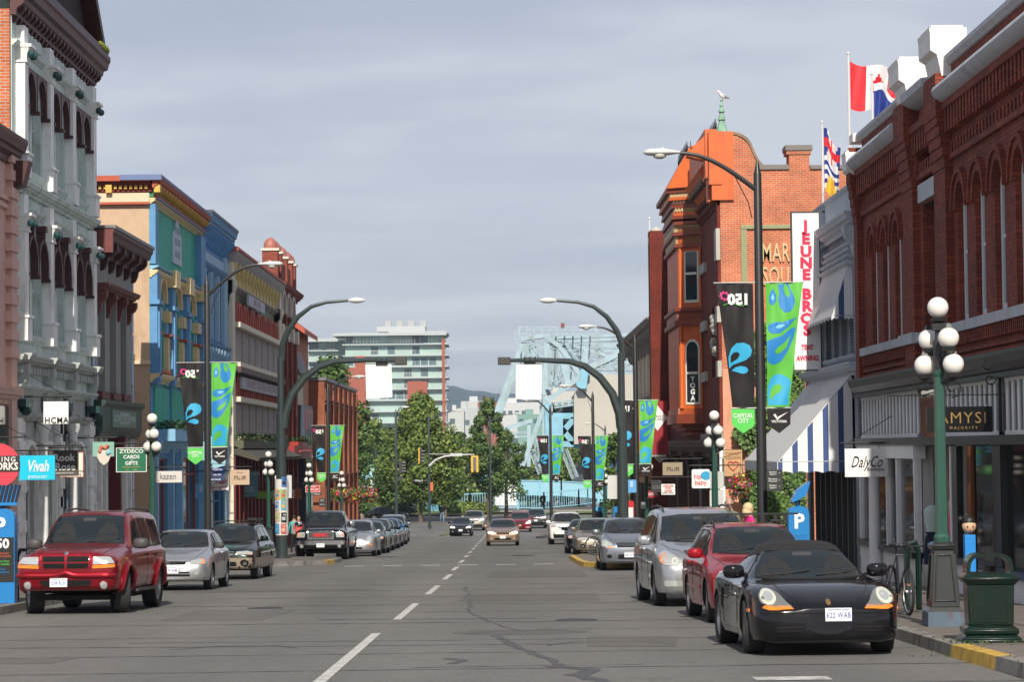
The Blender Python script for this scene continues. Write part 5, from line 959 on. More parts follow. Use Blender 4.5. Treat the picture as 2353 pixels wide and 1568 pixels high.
q = MB(); A = [Z(905, 640, 339), Z(900, 600, 339), Z(985, 640, 339), Z(985, 790, 339), Z(890, 790, 339)]; q.prism([(p.x, p.z) for p in [Z(920, 560, 339), Z(1010, 640, 339), Z(985, 660, 339), Z(970, 795, 339), Z(890, 795, 339), Z(865, 735, 339), Z(905, 720, 339)]], 'y', 338.3, 339.6)
for a_, b_ in (((640, 1065), (850, 1065)), ((640, 1345), (850, 1345)), ((850, 1360), (1500, 1360)), ((640, 1090), (850, 1340)), ((640, 1340), (850, 1090))): beam(q, a_, b_, 1.6, 343)
p = [Z(625, 1070, 340), Z(738, 1070, 340), Z(738, 1420, 340), Z(625, 1420, 340)]; q.box(p[0].x, p[1].x, 340, 343, p[2].z, p[0].z); q.box(Z(560, 1000, 340).x, Z(625, 1000, 340).x, 340.2, 342, -8, Z(600, 940, 340).z)
inv(q.build('blue_plate', SB, smooth=False), BR)
q = MB(); q.box(Z(740, 1100, 346).x, Z(850, 1100, 346).x, 345, 347, Z(0, 1340, 346).z, Z(0, 1090, 346).z); q.box(Z(640, 950, 347).x, Z(850, 1000, 347).x, 347, 349, Z(0, 1060, 347).z, Z(0, 970, 347).z); inv(q.build('machine_room', mat('dim_machine_room', (.05, .06, .07), .7, var=.5, vs=.7), smooth=False), BR)
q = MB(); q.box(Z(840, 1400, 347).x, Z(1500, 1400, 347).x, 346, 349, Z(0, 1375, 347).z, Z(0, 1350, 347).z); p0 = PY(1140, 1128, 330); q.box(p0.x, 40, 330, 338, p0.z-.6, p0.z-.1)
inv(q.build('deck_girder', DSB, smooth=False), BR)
def railing(name, pts, Y, h, label, panel, group=None, step=.22, m=SB):
 """pts: (D px x, y of the foot)"""
 P = [PY(a, b, Y if not isinstance(Y, tuple) else Y[i]) for i, (a, b) in enumerate(pts)]; r = empty(name, P[0], 0, label, 'railing', group); q = MB()
 for i in range(len(P)-1):
  a, b = P[i], P[i+1]; L_ = (b-a).length; n = max(1, int(L_/2.6))
  for k in range(n+1): p = a+(b-a)*k/n; q.box(p.x-.09, p.x+.09, p.y-.09, p.y+.09, p.z-.1, p.z+h+.08)
  q.bar(a+Vector((0, 0, h)), b+Vector((0, 0, h)), .14); q.bar(a+Vector((0, 0, .12)), b+Vector((0, 0, .12)), .1)
 inv(q.build('rail', m, smooth=False), r); q = MB()
 for i in range(len(P)-1):
  a, b = P[i], P[i+1]; L_ = (b-a).length
  if panel: q.add([a+Vector((0, .03, .15)), b+Vector((0, .03, .15)), b+Vector((0, .03, h-.05)), a+Vector((0, .03, h-.05)), a+Vector((0, .07, .15)), b+Vector((0, .07, .15)), b+Vector((0, .07, h-.05)), a+Vector((0, .07, h-.05))], [(0,1,2,3),(7,6,5,4),(0,4,5,1),(2,6,7,3)])
  else:
   for k in range(int(L_/step)): p = a+(b-a)*k*step/L_; q.box(p.x-.03, p.x+.03, p.y-.03, p.y+.03, p.z+.1, p.z+h)
 inv(q.build('infill', mat('light_sky_blue_panel', (.26, .50, .62), .6) if panel else m, smooth=False), r); return r
railing('bridge_railing', [(940, 1180), (1010, 1176), (1080, 1173), (1130, 1170), (1250, 1170), (1330, 1163), (1420, 1150)], (297, 297, 297, 297, 298, 300, 303), 1.9, 'sky blue railing of upright bars in front of the bridge approach', False, step=.3)
railing('bridge_railing', [(1190, 1140), (1290, 1142), (1350, 1146), (1400, 1152)], 312, 1.9, 'sky blue panelled parapet behind the barred railing', True)
railing('bridge_railing', [(832, 1105), (960, 1090)], 305, 1.7, 'light blue panelled parapet of the ramp at the left', True)
q = MB(); a = PY(832, 1109, 305); b = PY(1200, 1150, 305); q.box(a.x-8, PY(965, 1110, 305).x, 305, 312, a.z-.7, a.z-.1)
for k in range(9): x_ = a.x-4+k*1.8; q.bar((x_, 306, -7), (x_, 306, a.z), .35)
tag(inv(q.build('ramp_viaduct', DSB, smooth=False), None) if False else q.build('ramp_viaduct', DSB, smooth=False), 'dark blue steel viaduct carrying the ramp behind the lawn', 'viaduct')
q = MB(); a = PY(832, 1112, 309); q.box(a.x, PY(1010, 1112, 309).x, 309, 309.4, -6.5, a.z-.3); tag(q.build('blue_boarding', mat('teal_blue_boarding', (.05, .20, .28), .7, var=.3, vs=.5), smooth=False), 'teal-blue boarded wall under the ramp viaduct', 'wall')
# white bridge-keeper's hut
Hq = empty('white_hut', PY(1165, 1135, 318), 0, 'white boarded hut with a blue ladder landing beside the bridge', 'hut'); a = PY(1138, 1135, 318); b = PY(1188, 1098, 318); q = MB().box(a.x, b.x, 318, 323, a.z-1.5, b.z)
for k in range(8): q.box(a.x-.03, b.x+.03, 317.96, 318, a.z-1.2+k*.45, a.z-1.16+k*.45)
inv(q.build('wall', WHITE, smooth=False), Hq); q = MB().prism([(a.x-.4, b.z), (b.x+.5, b.z), (b.x-.4, b.z+1.6), (a.x+.6, b.z+1.6)], 'y', 317.5, 323.5); inv(q.build('roof', mat('dark_roof', (.03, .03, .03), .7), smooth=False), Hq)
a = PY(1103, 1110, 318); b = PY(1138, 1075, 318); q = MB().box(a.x, b.x, 318, 321, a.z-.3, b.z+.4); q.box(a.x-.2, b.x+.2, 317, 318, a.z-.3, a.z); inv(q.build('side_cabin', SB, smooth=False), Hq)
# ================================================================== FAR BUILDINGS
CONCW = mat('tower_white_concrete', (.42, .45, .47), .6); TG = mat('tower_green_glass', (.36, .50, .46), .15, var=.15, vs=.15); TG2 = mat('tower_dark_glass', (.10, .15, .17), .12, var=.3, vs=.2); TBR = mat('tower_red_brick', (.33, .10, .065), .85, var=.08, vs=.3)
def tower(name, label, px0, px1, pyt, pyb, Y, dep, floors, cols, skip=()):
 a, b = PY(px0, pyb, Y), PY(px1, pyt, Y); r = empty(name, (a.x, Y, a.z), 0, label, 'apartment block'); q = MB().box(a.x, b.x, Y, Y+dep, a.z-6, b.z); inv(q.build('core', TG, smooth=False), r)
 fh = (b.z-a.z)/floors; q = MB(); mu = MB(); dk = MB(); rt = random.Random(int(px0)); w_ = (b.x-a.x)
 for k in range(floors+1): q.box(a.x-.8, b.x+.8, Y-1.6, Y+dep, a.z+k*fh-.1, a.z+k*fh+.22); 
 n = int(w_/2.0)
 for k in range(n+1): mu.box(a.x+k*w_/n-.1, a.x+k*w_/n+.1, Y-.18, Y, a.z-4, b.z-.3)
 for k in range(floors):
  for i in range(n):
   if rt.random() < .34: x_ = a.x+i*w_/n+.15; dk.box(x_, x_+w_/n-.3, Y-.08, Y, a.z+k*fh+.5, a.z+(k+1)*fh-.5)
   if rt.random() < .5 and i < n-1 : mu.box(a.x+i*w_/n, a.x+(i+1)*w_/n, Y-1.55, Y-1.48, a.z+k*fh+.3, a.z+k*fh+1.25) if False else None
 inv(q.build('floor_slab', CONCW, smooth=False), r); inv(mu.build('mullion', CONCW, smooth=False), r); inv(dk.build('window', TG2, smooth=False), r)
 q = MB()
 for x0_, x1_, f0, f1 in cols: q.box(a.x+w_*x0_, a.x+w_*x1_, Y-1.75, Y+1, a.z-6+f0*fh, a.z+f1*fh)
 if cols: inv(q.build('brick_panel', TBR, smooth=False), r)
 q = MB()
 for k in range(1, floors):
  for x0_, x1_ in ((.08, .32), (.5, .7)): 
   for j in range(8): xx = a.x+w_*(x0_+(x1_-x0_)*j/7); q.box(xx-.05, xx+.05, Y-1.6, Y-1.5, a.z+k*fh+.3, a.z+k*fh+1.3)
   q.box(a.x+w_*x0_, a.x+w_*x1_, Y-1.6, Y-1.5, a.z+k*fh+1.25, a.z+k*fh+1.35)
 inv(q.build('balcony_rail', CONCW, smooth=False), r); return r, a, b
r, a, b = tower('apartment_tower', 'tall glass and red brick apartment block across the harbour, behind the hanging white sign', 796, 1022, 766, 1000, 640, 18, 9, [(.1, .2, 0, 7.0), (.0, .1, 0, 6), (.62, .82, 0, 4.7), (.97, 1.0, 0, 8.5)])
q = MB().box(a.x-3, a.x+20, 637, 655, b.z-.6, b.z+.1); q.box(a.x+11, b.x+.5, 637.5, 655, b.z-.6, b.z+.5); q.box(a.x+8, b.x-5, 640, 652, b.z+.5, b.z+1.9); inv(q.build('roof_slab', CONCW, smooth=False), r)
q = MB()
for x_ in (10, 13, 16, 19): q.box(a.x+x_, a.x+x_+1.6, 641, 643, b.z+1.8, b.z+3.4)
inv(q.build('roof_plant', STEEL, smooth=False), r)
r, a, b = tower('apartment_tower', 'lower glass apartment block left of the tall one, half behind trees', 712, 795, 783, 1000, 660, 16, 9, [(.55, .75, 0, 5.5)])
q = MB().box(a.x-5, b.x, 656, 676, b.z-.4, b.z+.5); inv(q.build('roof_slab', CONCW, smooth=False), r)
for i, (px0, px1, y0, y1, Y, c, lb) in enumerate(((1045, 1100, 938, 985, 760, (.42, .45, .46), 'grey mid-rise with a teal roof far beyond the trees'), (1060, 1135, 922, 960, 900, (.48, .49, .5), 'long white low-rise on the far shore'), (1098, 1150, 925, 1000, 800, (.32, .12, .09), 'red brick block on the far shore behind the trees'), (1135, 1240, 925, 960, 950, (.52, .53, .55), 'white hospital-like block seen under the bridge leg'), (1190, 1262, 952, 980, 880, (.18, .32, .28), 'green-roofed shed on the far shore'), (1250, 1330, 900, 960, 990, (.5, .48, .45), 'pale block behind the lattice of the bridge'), (1030, 1066, 945, 1010, 720, (.48, .5, .5), 'small grey block beside the apartment tower'))):
 a, b = PY(px0, y1, Y), PY(px1, y0, Y); r = empty('distant_building', (a.x, Y, a.z), 0, lb, 'building'); q = MB().box(a.x, b.x, Y, Y+20, a.z-8, b.z); q.box(a.x+(b.x-a.x)*.25, a.x+(b.x-a.x)*.5, Y+3, Y+12, b.z, b.z+1.8); inv(q.build('wall', mat('distant_wall_%d' % i, c, .7), smooth=False), r)
 q = MB(); n = int((b.x-a.x)/2.5); f = max(1, int((b.z-a.z)/3.4))
 for k in range(f):
  for j in range(n): q.box(a.x+j*2.5+.5, a.x+j*2.5+2, Y-.1, Y, a.z+k*3.4+1, a.z+k*3.4+2.5)
 inv(q.build('window', TG2, smooth=False), r)
# white tent and pitched roof buildings under the bridge
for i, (px0, px1, y0, y1, Y, c, lb) in enumerate(((1318, 1345, 1075, 1095, 365, (.6, .6, .58), 'white shed with a pitched roof beneath the bridge'), (1340, 1378, 1052, 1090, 372, (.3, .28, .25), 'grey gabled shed beneath the bridge'), (1390, 1440, 1060, 1100, 380, (.12, .33, .5), 'blue hoarding with a wave pattern right of the bridge'))):
 a, b = PY(px0, y1, Y), PY(px1, y0, Y); r = empty('harbour_shed', (a.x, Y, a.z), 0, lb, 'shed'); q = MB().box(a.x, b.x, Y, Y+6, a.z-4, b.z-(.8 if i < 2 else 0)); inv(q.build('wall', mat('shed_wall_%d' % i, c, .7), smooth=False), r)
 if i < 2: q = MB().prism([(a.x-.3, b.z-.8), (b.x+.3, b.z-.8), ((a.x+b.x)/2, b.z+.5)], 'y', Y-.4, Y+6.4); inv(q.build('roof', mat('shed_roof', (.2, .2, .2), .7), smooth=False), r)
# air: thin haze round everything
hz = MB().box(-3800, 3800, -120, 6000, -12, 190).build('haze', None, smooth=False); hmx = bpy.data.materials.new('haze'); hmx.use_nodes = True; n = hmx.node_tree.nodes; n.remove(n['Principled BSDF'])
pv = n.new('ShaderNodeVolumePrincipled'); pv.inputs['Density'].default_value = .00014; pv.inputs['Color'].default_value = (.62, .80, 1, 1); pv.inputs['Anisotropy'].default_value = .2; hmx.node_tree.links.new(pv.outputs[0], n['Material Output'].inputs['Volume']); hz.data.materials.append(hmx); struct(hz, 'stuff')
# ================================================================== CARS
def pchip(keys):
 xs = [k[0] for k in keys]; ys = [k[1] for k in keys]; n = len(xs)
 if n == 1: return lambda x: ys[0]
 h = [xs[i+1]-xs[i] for i in range(n-1)]; d = [(ys[i+1]-ys[i])/h[i] for i in range(n-1)]; m = [0]*n; m[0] = d[0]; m[-1] = d[-1]
 for i in range(1, n-1):
  if d[i-1]*d[i] <= 0: m[i] = 0
  else:
   w1, w2 = 2*h[i]+h[i-1], h[i]+2*h[i-1]; m[i] = (w1+w2)/(w1/d[i-1]+w2/d[i])
 def f(x):
  if x <= xs[0]: return ys[0]
  if x >= xs[-1]: return ys[-1]
  i = max(j for j in range(n-1) if xs[j] <= x); t = (x-xs[i])/h[i]
  return ys[i]*(1+2*t)*(1-t)**2+h[i]*m[i]*t*(1-t)**2+ys[i+1]*t*t*(3-2*t)-h[i]*m[i+1]*t*t*(1-t)
 return f
def paint(name, col, metal=.35, rough=.32): return mat('car_paint_'+name, col, rough, metal, coat=.75, spec=.12)
AMBER = mat('amber_lens', (.85, .22, .02), .15, coat=.5); LENS = mat('headlight_lens', (.62, .64, .62), .12, .55, coat=1.); LENSY = mat('aged_headlight_lens', (.60, .61, .50), .2, .1, coat=.6)
GRILB = mat('grille_black', (.008, .008, .009), .7, spec=.15); PLASTIC = mat('grey_car_plastic', (.05, .05, .052), .55); UNDER = mat('car_underside', (.01, .01, .01), .9)
CGLASS = mat('car_window_glass', (.010, .016, .019), .04, spec=.5); CGLASSL = mat('lighter_car_glass', (.05, .07, .075), .05, spec=.8, coat=.6)
PLATE = mat('licence_plate_white', (.75, .76, .78), .4); PLB = mat('licence_blue', (.05, .1, .4), .5); RIM = mat('alloy_rim', (.5, .5, .51), .3, .8); SEAL = mat('rubber_seal', (.012, .012, .012), .6)
LIT = bpy.data.materials.new('lit_headlight'); LIT.use_nodes = True; LIT.node_tree.nodes['Principled BSDF'].inputs['Emission Color'].default_value = (1, .8, .55, 1); LIT.node_tree.nodes['Principled BSDF'].inputs['Emission Strength'].default_value = 2.2
SEATM = mat('car_seat_cloth', (.014, .015, .017), .9); SEATG = mat('grey_seat_cloth', (.16, .16, .15), .9)
WMESH = {}
def wheel_parts(root, x, y, r, wd, spokes, rimm, detail, steer=0.):
 k = (round(r, 3), wd, spokes, rimm.name)
 if k not in WMESH:
  t = MB(); h = wd/2; ri = r*.66
  t.lathe([(ri, -h*.85), (r*.93, -h), (r*.99, -h*.8), (r, 0), (r*.99, h*.8), (r*.93, h), (ri, h*.85)], seg=28, ax='x'); t.f = [f for f in t.f if len(f) < 28]; t.mi = [0]*len(t.f)
  to = t.build('tyre', RUBBER)
  q = MB().mat(rimm)
  q.lathe([(ri*1.01, -h*.8), (ri*.97, h*.55), (ri*1.01, h*.83), (ri*.93, h*.86), (ri*.9, h*.5)], seg=24, ax='x'); q.f = [f for f in q.f if len(f) < 24]; q.mi = [0]*len(q.f)
  q.lathe([(ri*.2, h*.3), (ri*.2, h*.72), (ri*.1, h*.78), (0, h*.78)], seg=12, ax='x')
  for i in range(spokes):
   a = 2*math.pi*i/spokes; c, s_ = math.cos(a), math.sin(a); c2, s2 = math.cos(a+.16), math.sin(a+.16); c1, s1 = math.cos(a-.16), math.sin(a-.16)
   A = [(h*.7, c1*ri*.15, s1*ri*.15), (h*.7, c2*ri*.15, s2*ri*.15), (h*.62, c2*ri*.93, s2*ri*.93), (h*.62, c1*ri*.93, s1*ri*.93)]
   q.add(A+[(p[0]-.03, p[1], p[2]) for p in A], [(0,1,2,3),(7,6,5,4),(0,4,5,1),(1,5,6,2),(2,6,7,3),(3,7,4,0)])
  q.mat(UNDER).lathe([(ri*.93, h*.05), (0, h*.05)], seg=16, ax='x')
  ro = q.build('rim'); WMESH[k] = (to.data, ro.data); bpy.data.objects.remove(to); bpy.data.objects.remove(ro)
 tm, rm = WMESH[k]
 o = bpy.data.objects.new('wheel', tm); COL.objects.link(o); o.parent = root; o.location = (x, y, r); o.rotation_euler = (0, 0, steer+(0 if x > 0 else math.pi))
 q = bpy.data.objects.new('rim', rm); COL.objects.link(q); q.parent = o
def make_car(S, name, label, cat, paintm, loc, rz=0., group=None, plate='', detail=2, lit=False, steer=0., ro=None):
 L, W = S['L'], S['W']; zt, zs, zb, wm, wr = [pchip(S[k]) for k in ('zt', 'zs', 'zb', 'wm', 'wr')]
 root = empty(name, loc, rz, label, cat, group)
 ys = sorted(set([0, .012, .04, .09, .16, .25, .4]+[.4+i*(L-.8)/30 for i in range(31)]+[L-.25, L-.12, L-.05, L-.015, L]))
 drop = S.get('edge', .075); secs = []
 for y in ys:
  T, Sh, B, w_, q = zt(y), zs(y), zb(y), wm(y), wr(y); T = max(T, Sh+.015); m = B+(Sh-B)*.55
  e_ = max(Sh+.01, T-drop*min(1, (T-Sh)/.3)) if T-Sh > .12 else Sh+(T-Sh)*.72
  secs.append([(0, B), (w_*.80, B), (w_*.955, B+.035), (w_*.992, B+.15), (w_, m), (w_*.992, Sh-.09), (w_*.962, Sh-.025), (w_*.90, Sh+.004 if T-Sh > .12 else Sh+(T-Sh)*.15),
      (q+(w_*.90-q)*.5, Sh+(e_-Sh)*.5), (q, e_), (q*.93, e_+(T-e_)*.62), (q*.72, e_+(T-e_)*.88), (q*.4, e_+(T-e_)*.98), (0, T)])
 n = len(secs[0]); mb = MB().mat(paintm); V = []
 for y, s in zip(ys, secs): V += [(p[0], y, p[1]) for p in s]+[(-p[0], y, p[1]) for p in s[-2:0:-1]]
 k = 2*n-2; Fc = [(i*k+j, i*k+(j+1) % k, (i+1)*k+(j+1) % k, (i+1)*k+j) for i in range(len(ys)-1) for j in range(k)]
 Fc += [tuple(range(k)), tuple((len(ys)-1)*k+j for j in range(k))]
 mb.add(V, Fc); mb.mat(UNDER)
 body = mb.build('body', smooth=True, ang=50); body.data.materials.append(UNDER) if len(body.data.materials) < 2 else None
 bm = bmesh.new(); bm.from_mesh(body.data); tree = BVHTree.FromBMesh(bm); bm.free()
 # wheel arches cut through the body
 yf, yr, r = S['wheels'][:3]; wd = S.get('tw', .2)
 cut = MB()
 for yy in (yf, yr):
  for sx in (-1, 1): cut.lathe([(r+.055, 0), (r+.055, .62)], (sx*(W+.35) if sx < 0 else W+.35-.62, yy, r+.015), 28, 'x')
 co = cut.build('cutter', UNDER, smooth=False)
 b = body.modifiers.new('arch', 'BOOLEAN'); b.object = co; b.operation = 'DIFFERENCE'; b.solver = 'EXACT'; b.material_mode = 'TRANSFER'
 me = bpy.data.meshes.new_from_object(body.evaluated_get(bpy.context.evaluated_depsgraph_get())); body.modifiers.clear(); body.data = me; me.name = 'body'; bpy.data.objects.remove(co)
 me.set_sharp_from_angle(angle=R(48)); body.parent = root
 def hit(p, ax):
  if ax == 'y': o, d = Vector((p[0], -3, p[1])), Vector((0, 1, 0))
  elif ax == 'r': o, d = Vector((p[0], L+3, p[1])), Vector((0, -1, 0))
  elif ax == 'z': o, d = Vector((p[0], p[1], 4)), Vector((0, 0, -1))
  else: o, d = Vector((3*ax, p[0], p[1])), Vector((-ax, 0, 0))
  h = tree.ray_cast(o, d)
  if h[0] is None:
   h = tree.find_nearest(Vector((p[0], 0.1, p[1])) if ax == 'y' else (Vector((p[0], L-.1, p[1])) if ax == 'r' else (Vector((p[0], p[1], 1)) if ax == 'z' else Vector((ax*W, p[0], p[1])))))
   return h[0], -d
  nn = h[1]
  return h[0], (nn if nn.dot(d) < 0 else -nn)
 def patch(pts, ax, m, off=.004, th=.012, res=.11, parent=root, nm='panel', mbx=None):
  bm = bmesh.new(); vs = [bm.verts.new((p[0], p[1], 0)) for p in pts]; bm.faces.new(vs)
  bmesh.ops.triangulate(bm, faces=bm.faces[:])
  for _ in range(5):
   es = [e for e in bm.edges if e.calc_length() > res]
   if not es: break
   bmesh.ops.subdivide_edges(bm, edges=es, cuts=1); bmesh.ops.triangulate(bm, faces=bm.faces[:])
  bm.verts.index_update(); P = []; Nn = []
  for v in bm.verts:
   h, nn = hit((v.co.x, v.co.y), ax); P.append(h); Nn.append(nn)
  nv = len(P); vs2 = [p+q*(off+th) for p, q in zip(P, Nn)]+[p-q*.01 for p, q in zip(P, Nn)]
  fs = [tuple(v.index for v in f.verts) for f in bm.faces]
  for e in bm.edges:
   if e.is_boundary: a, c = e.verts[0].index, e.verts[1].index; fs.append((a, c, c+nv, a+nv))
  bm.free(); q = mbx or MB()
  q.mat(m or paintm).add(vs2, fs)
  return q if mbx else q.build(nm, parent=parent, ang=40)
 def strip(pts, ax, m, w_, nm, off=.002, th=.004, parent=root, mbx=None):
  """thin line following the body"""
  q = mbx or MB(); q.mat(m or paintm); H = []
  for i in range(len(pts)-1):
   a, c = Vector(pts[i]), Vector(pts[i+1]); kk = max(1, int((c-a).length/.1))
   H += [hit(tuple(a+(c-a)*j/kk), ax) for j in range(kk)]
  H.append(hit(pts[-1], ax)); q.tube([h+nn*off for h, nn in H], w_, 5)
  return q if mbx else q.build(nm, parent=parent)
 def mir(pts): return [(-p[0], p[1]) for p in pts]
 api = dict(patch=patch, strip=strip, hit=hit, root=root, body=body, paint=paintm)
 # glass
 gl = S.get('glass', CGLASS)
 if 'ws' in S:
  patch(S['ws'], 'y', SEAL, .001, .006, nm='windscreen_seal'); cxm = sum(p[1] for p in S['ws'])/len(S['ws'])
  wsi = [(p[0]*.972, cxm+(p[1]-cxm)*.94) for p in S['ws']]
  wso = patch(wsi, 'y', gl, .004, .008, nm='windscreen')
  if detail > 1:
   zc = min(p[1] for p in S['ws']); hh = max(p[1] for p in S['ws'])-zc
   for sx in (-1, 1):           # flat seat silhouettes on the outer glass, cabin shade put into their colour
    patch(rpoly([(sx*.38-.2, zc+hh*.05), (sx*.38-.17, zc+hh*.5), (sx*.38-.1, zc+hh*.56), (sx*.38-.09, zc+hh*.78), (sx*.38+.09, zc+hh*.78), (sx*.38+.1, zc+hh*.56), (sx*.38+.17, zc+hh*.5), (sx*.38+.2, zc+hh*.05)], .05), 'y', SEATM, .0045, .0082, nm='seat', parent=wso)
   q = MB(); patch(rpoly([(-.13, zc+hh*.78), (-.13, zc+hh*.9), (.11, zc+hh*.9), (.11, zc+hh*.78)], .03), 'y', PLASTIC, .0045, .0086, mbx=q); q.build('rear_view_mirror', parent=wso)
   for x0, x1 in S.get('wipers', ((-.55, .02), (.08, .62))): strip([(x0, zc+.035), ((x0+x1)/2, zc+.05), (x1, zc+.09)], 'y', SEAL, .009, 'wiper', .022)
 for wn in S.get('side', []):
  for sx in (-1, 1):
   patch(wn, sx, SEAL, .001, .004, nm='window_seal') if detail > 1 else None
   cy = sum(p[0] for p in wn)/len(wn); cz = sum(p[1] for p in wn)/len(wn)
   patch([(cy+(p[0]-cy)*.93, cz+(p[1]-cz)*.9) for p in wn], sx, gl, .003, .006, nm='side_window')
 if 'rw' in S: patch(S['rw'], 'r', gl, .003, .006, nm='rear_window')
 if detail > 1:
  for sx in (-1, 1):
   q = MB()
   for ln in S.get('seams', []): strip(ln, sx, SEAL, .006, '', 0, mbx=q)
   if q.v: q.build('door_seam', parent=root)
   for hy, hz in S.get('handles', []): patch(rpoly([(hy, hz), (hy, hz+.035), (hy+.2, hz+.035), (hy+.2, hz)], .015), sx, S.get('handlem', paintm), .01, .02, nm='door_handle')
   if 'trim' in S: y0, y1, z0, z1, tm_ = S['trim']; patch([(y0, z0), (y0, z1), (y1, z1), (y1, z0)], sx, tm_ or paintm, .004, .014, nm='side_trim')
 # lights (each lamp: housing with its coloured sub parts)
 for i, (pts, m) in enumerate(S.get('lamps', [])):
  for sx in (1, -1):
   o = patch(pts if sx > 0 else mir(pts), 'y', LIT if (lit and i == 0) else m, .004, .014, nm='headlight' if i == 0 else 'indicator')
   if i == 0 and detail > 1 and S.get('lamp_ring'):
    lx, lz, lr = S['lamp_ring']; q = MB(); patch(ell(sx*lx, lz, lr, lr, 14), 'y', LENSY, .016, .004, mbx=q); patch(ell(sx*lx, lz, lr*.62, lr*.62, 12), 'y', LENS, .018, .006, mbx=q); q.build('reflector', parent=o)
 for i, (pts, m, nm) in enumerate(S.get('front', [])): patch(pts, 'y', m, nm=nm, off=.003+(.006 if nm == 'grille' and i else 0), th=.008)
 for pts, m, nm in S.get('frontpair', []):
  for sx in (1, -1): patch(pts if sx > 0 else mir(pts), 'y', m, nm=nm, off=.003, th=.01)
 if 'bars' in S:
  o = None; q = MB()
  for pl, m, wv in S['bars']: strip(pl, 'y', m, wv, '', .016, mbx=q)
  q.build('grille_bar', parent=root)
 if 'hoodseam' in S and detail > 1:
  q = MB()
  for sx in (1, -1): strip([(sx*p[0], p[1]) for p in S['hoodseam']], 'z', SEAL, .005, '', 0, mbx=q)
  q.build('bonnet_seam', parent=root)
 if 'plate' in S:
  zc = S['plate']; xc = S.get('platex', 0); h, nn = hit((xc, zc), 'y'); y0 = h.y-.03
  q = MB().box(xc-.152, xc+.152, y0, y0+.012, zc-.076, zc+.076); po = q.build('number_plate', PLATE, root, bevel=.004)
  if plate: text(plate, .088, PLB, (xc, y0-.003, zc-.008), po, bold=.0006, sx=.72, spacing=1.12)
  if plate and detail > 1: text('Beautiful British Columbia', .022, PLB, (xc, y0-.003, zc+.058), po)
  MB().box(xc-.1, xc+.1, y0+.012, y0+.05, zc-.05, zc+.05).build('plate_bracket', GRILB, root)
 # mirrors
 if 'mirror' in S:
  my, mz, ms, mm_ = S['mirror']
  for sx in (1, -1):
   h, nn = hit((my, mz-.05), sx); q = MB().mat(mm_ or paintm); cxm = abs(h.x)
   q.M = Matrix.Translation((sx*(cxm+.04+ms*.5), my, mz+.01)) @ Matrix.Diagonal((ms*.55, ms*.34, ms*.36, 1))
   q.add(*[(lambda g: (g.v, g.f))(MB().lathe([(max(1e-6, abs(math.cos(a))**.55), math.copysign(abs(math.sin(a))**.7, math.sin(a))) for a in [-math.pi/2+i*math.pi/8 for i in range(9)]], seg=16))][0]); q.M = None
   q.bar((sx*(cxm-.03), my+.03, mz-.06), (sx*(cxm+.09), my, mz-.02), .05, .04); q.mat(CHROME).prism([(sx*(cxm+.05+ms*.5)+ms*.42*c_, mz+.01+ms*.25*s_) for c_, s_ in ell(0, 0, 1, 1, 12)], 'y', my+ms*.3, my+ms*.36)
   q.build('mirror', parent=root)
 # wheels
 for yy, st in ((yf, steer), (yr, 0)):
  for sx in (-1, 1): wheel_parts(root, sx*(W-wd/2-S.get('inset', .02)), yy, r, wd, S.get('spokes', 5), S.get('rim', RIM), detail, st)
 q = MB().box(-W*.72, W*.72, yf-r, yr+r, .24, .32)
 q.tube([(-W*.8, yf, r), (W*.8, yf, r)], .04, 6); q.tube([(-W*.8, yr, r), (W*.8, yr, r)], .04, 6); q.build('underside', UNDER, root)
 if S.get('rails'):
  y0, y1, xr, rm_ = S['rails']
  for sx in (1, -1):
   p = [hit((sx*xr, y0+(y1-y0)*t), 'z')[0] for t in (0, .06, .5, .94, 1)]
   q = MB().tube([p[0]+Vector((0, 0, .0)), p[1]+Vector((0, 0, .055)), p[2]+Vector((0, 0, .06)), p[3]+Vector((0, 0, .055)), p[4]], .02, 6)
   q.build('roof_rail', rm_, root)
 if ro: ro(api, S)
 return root
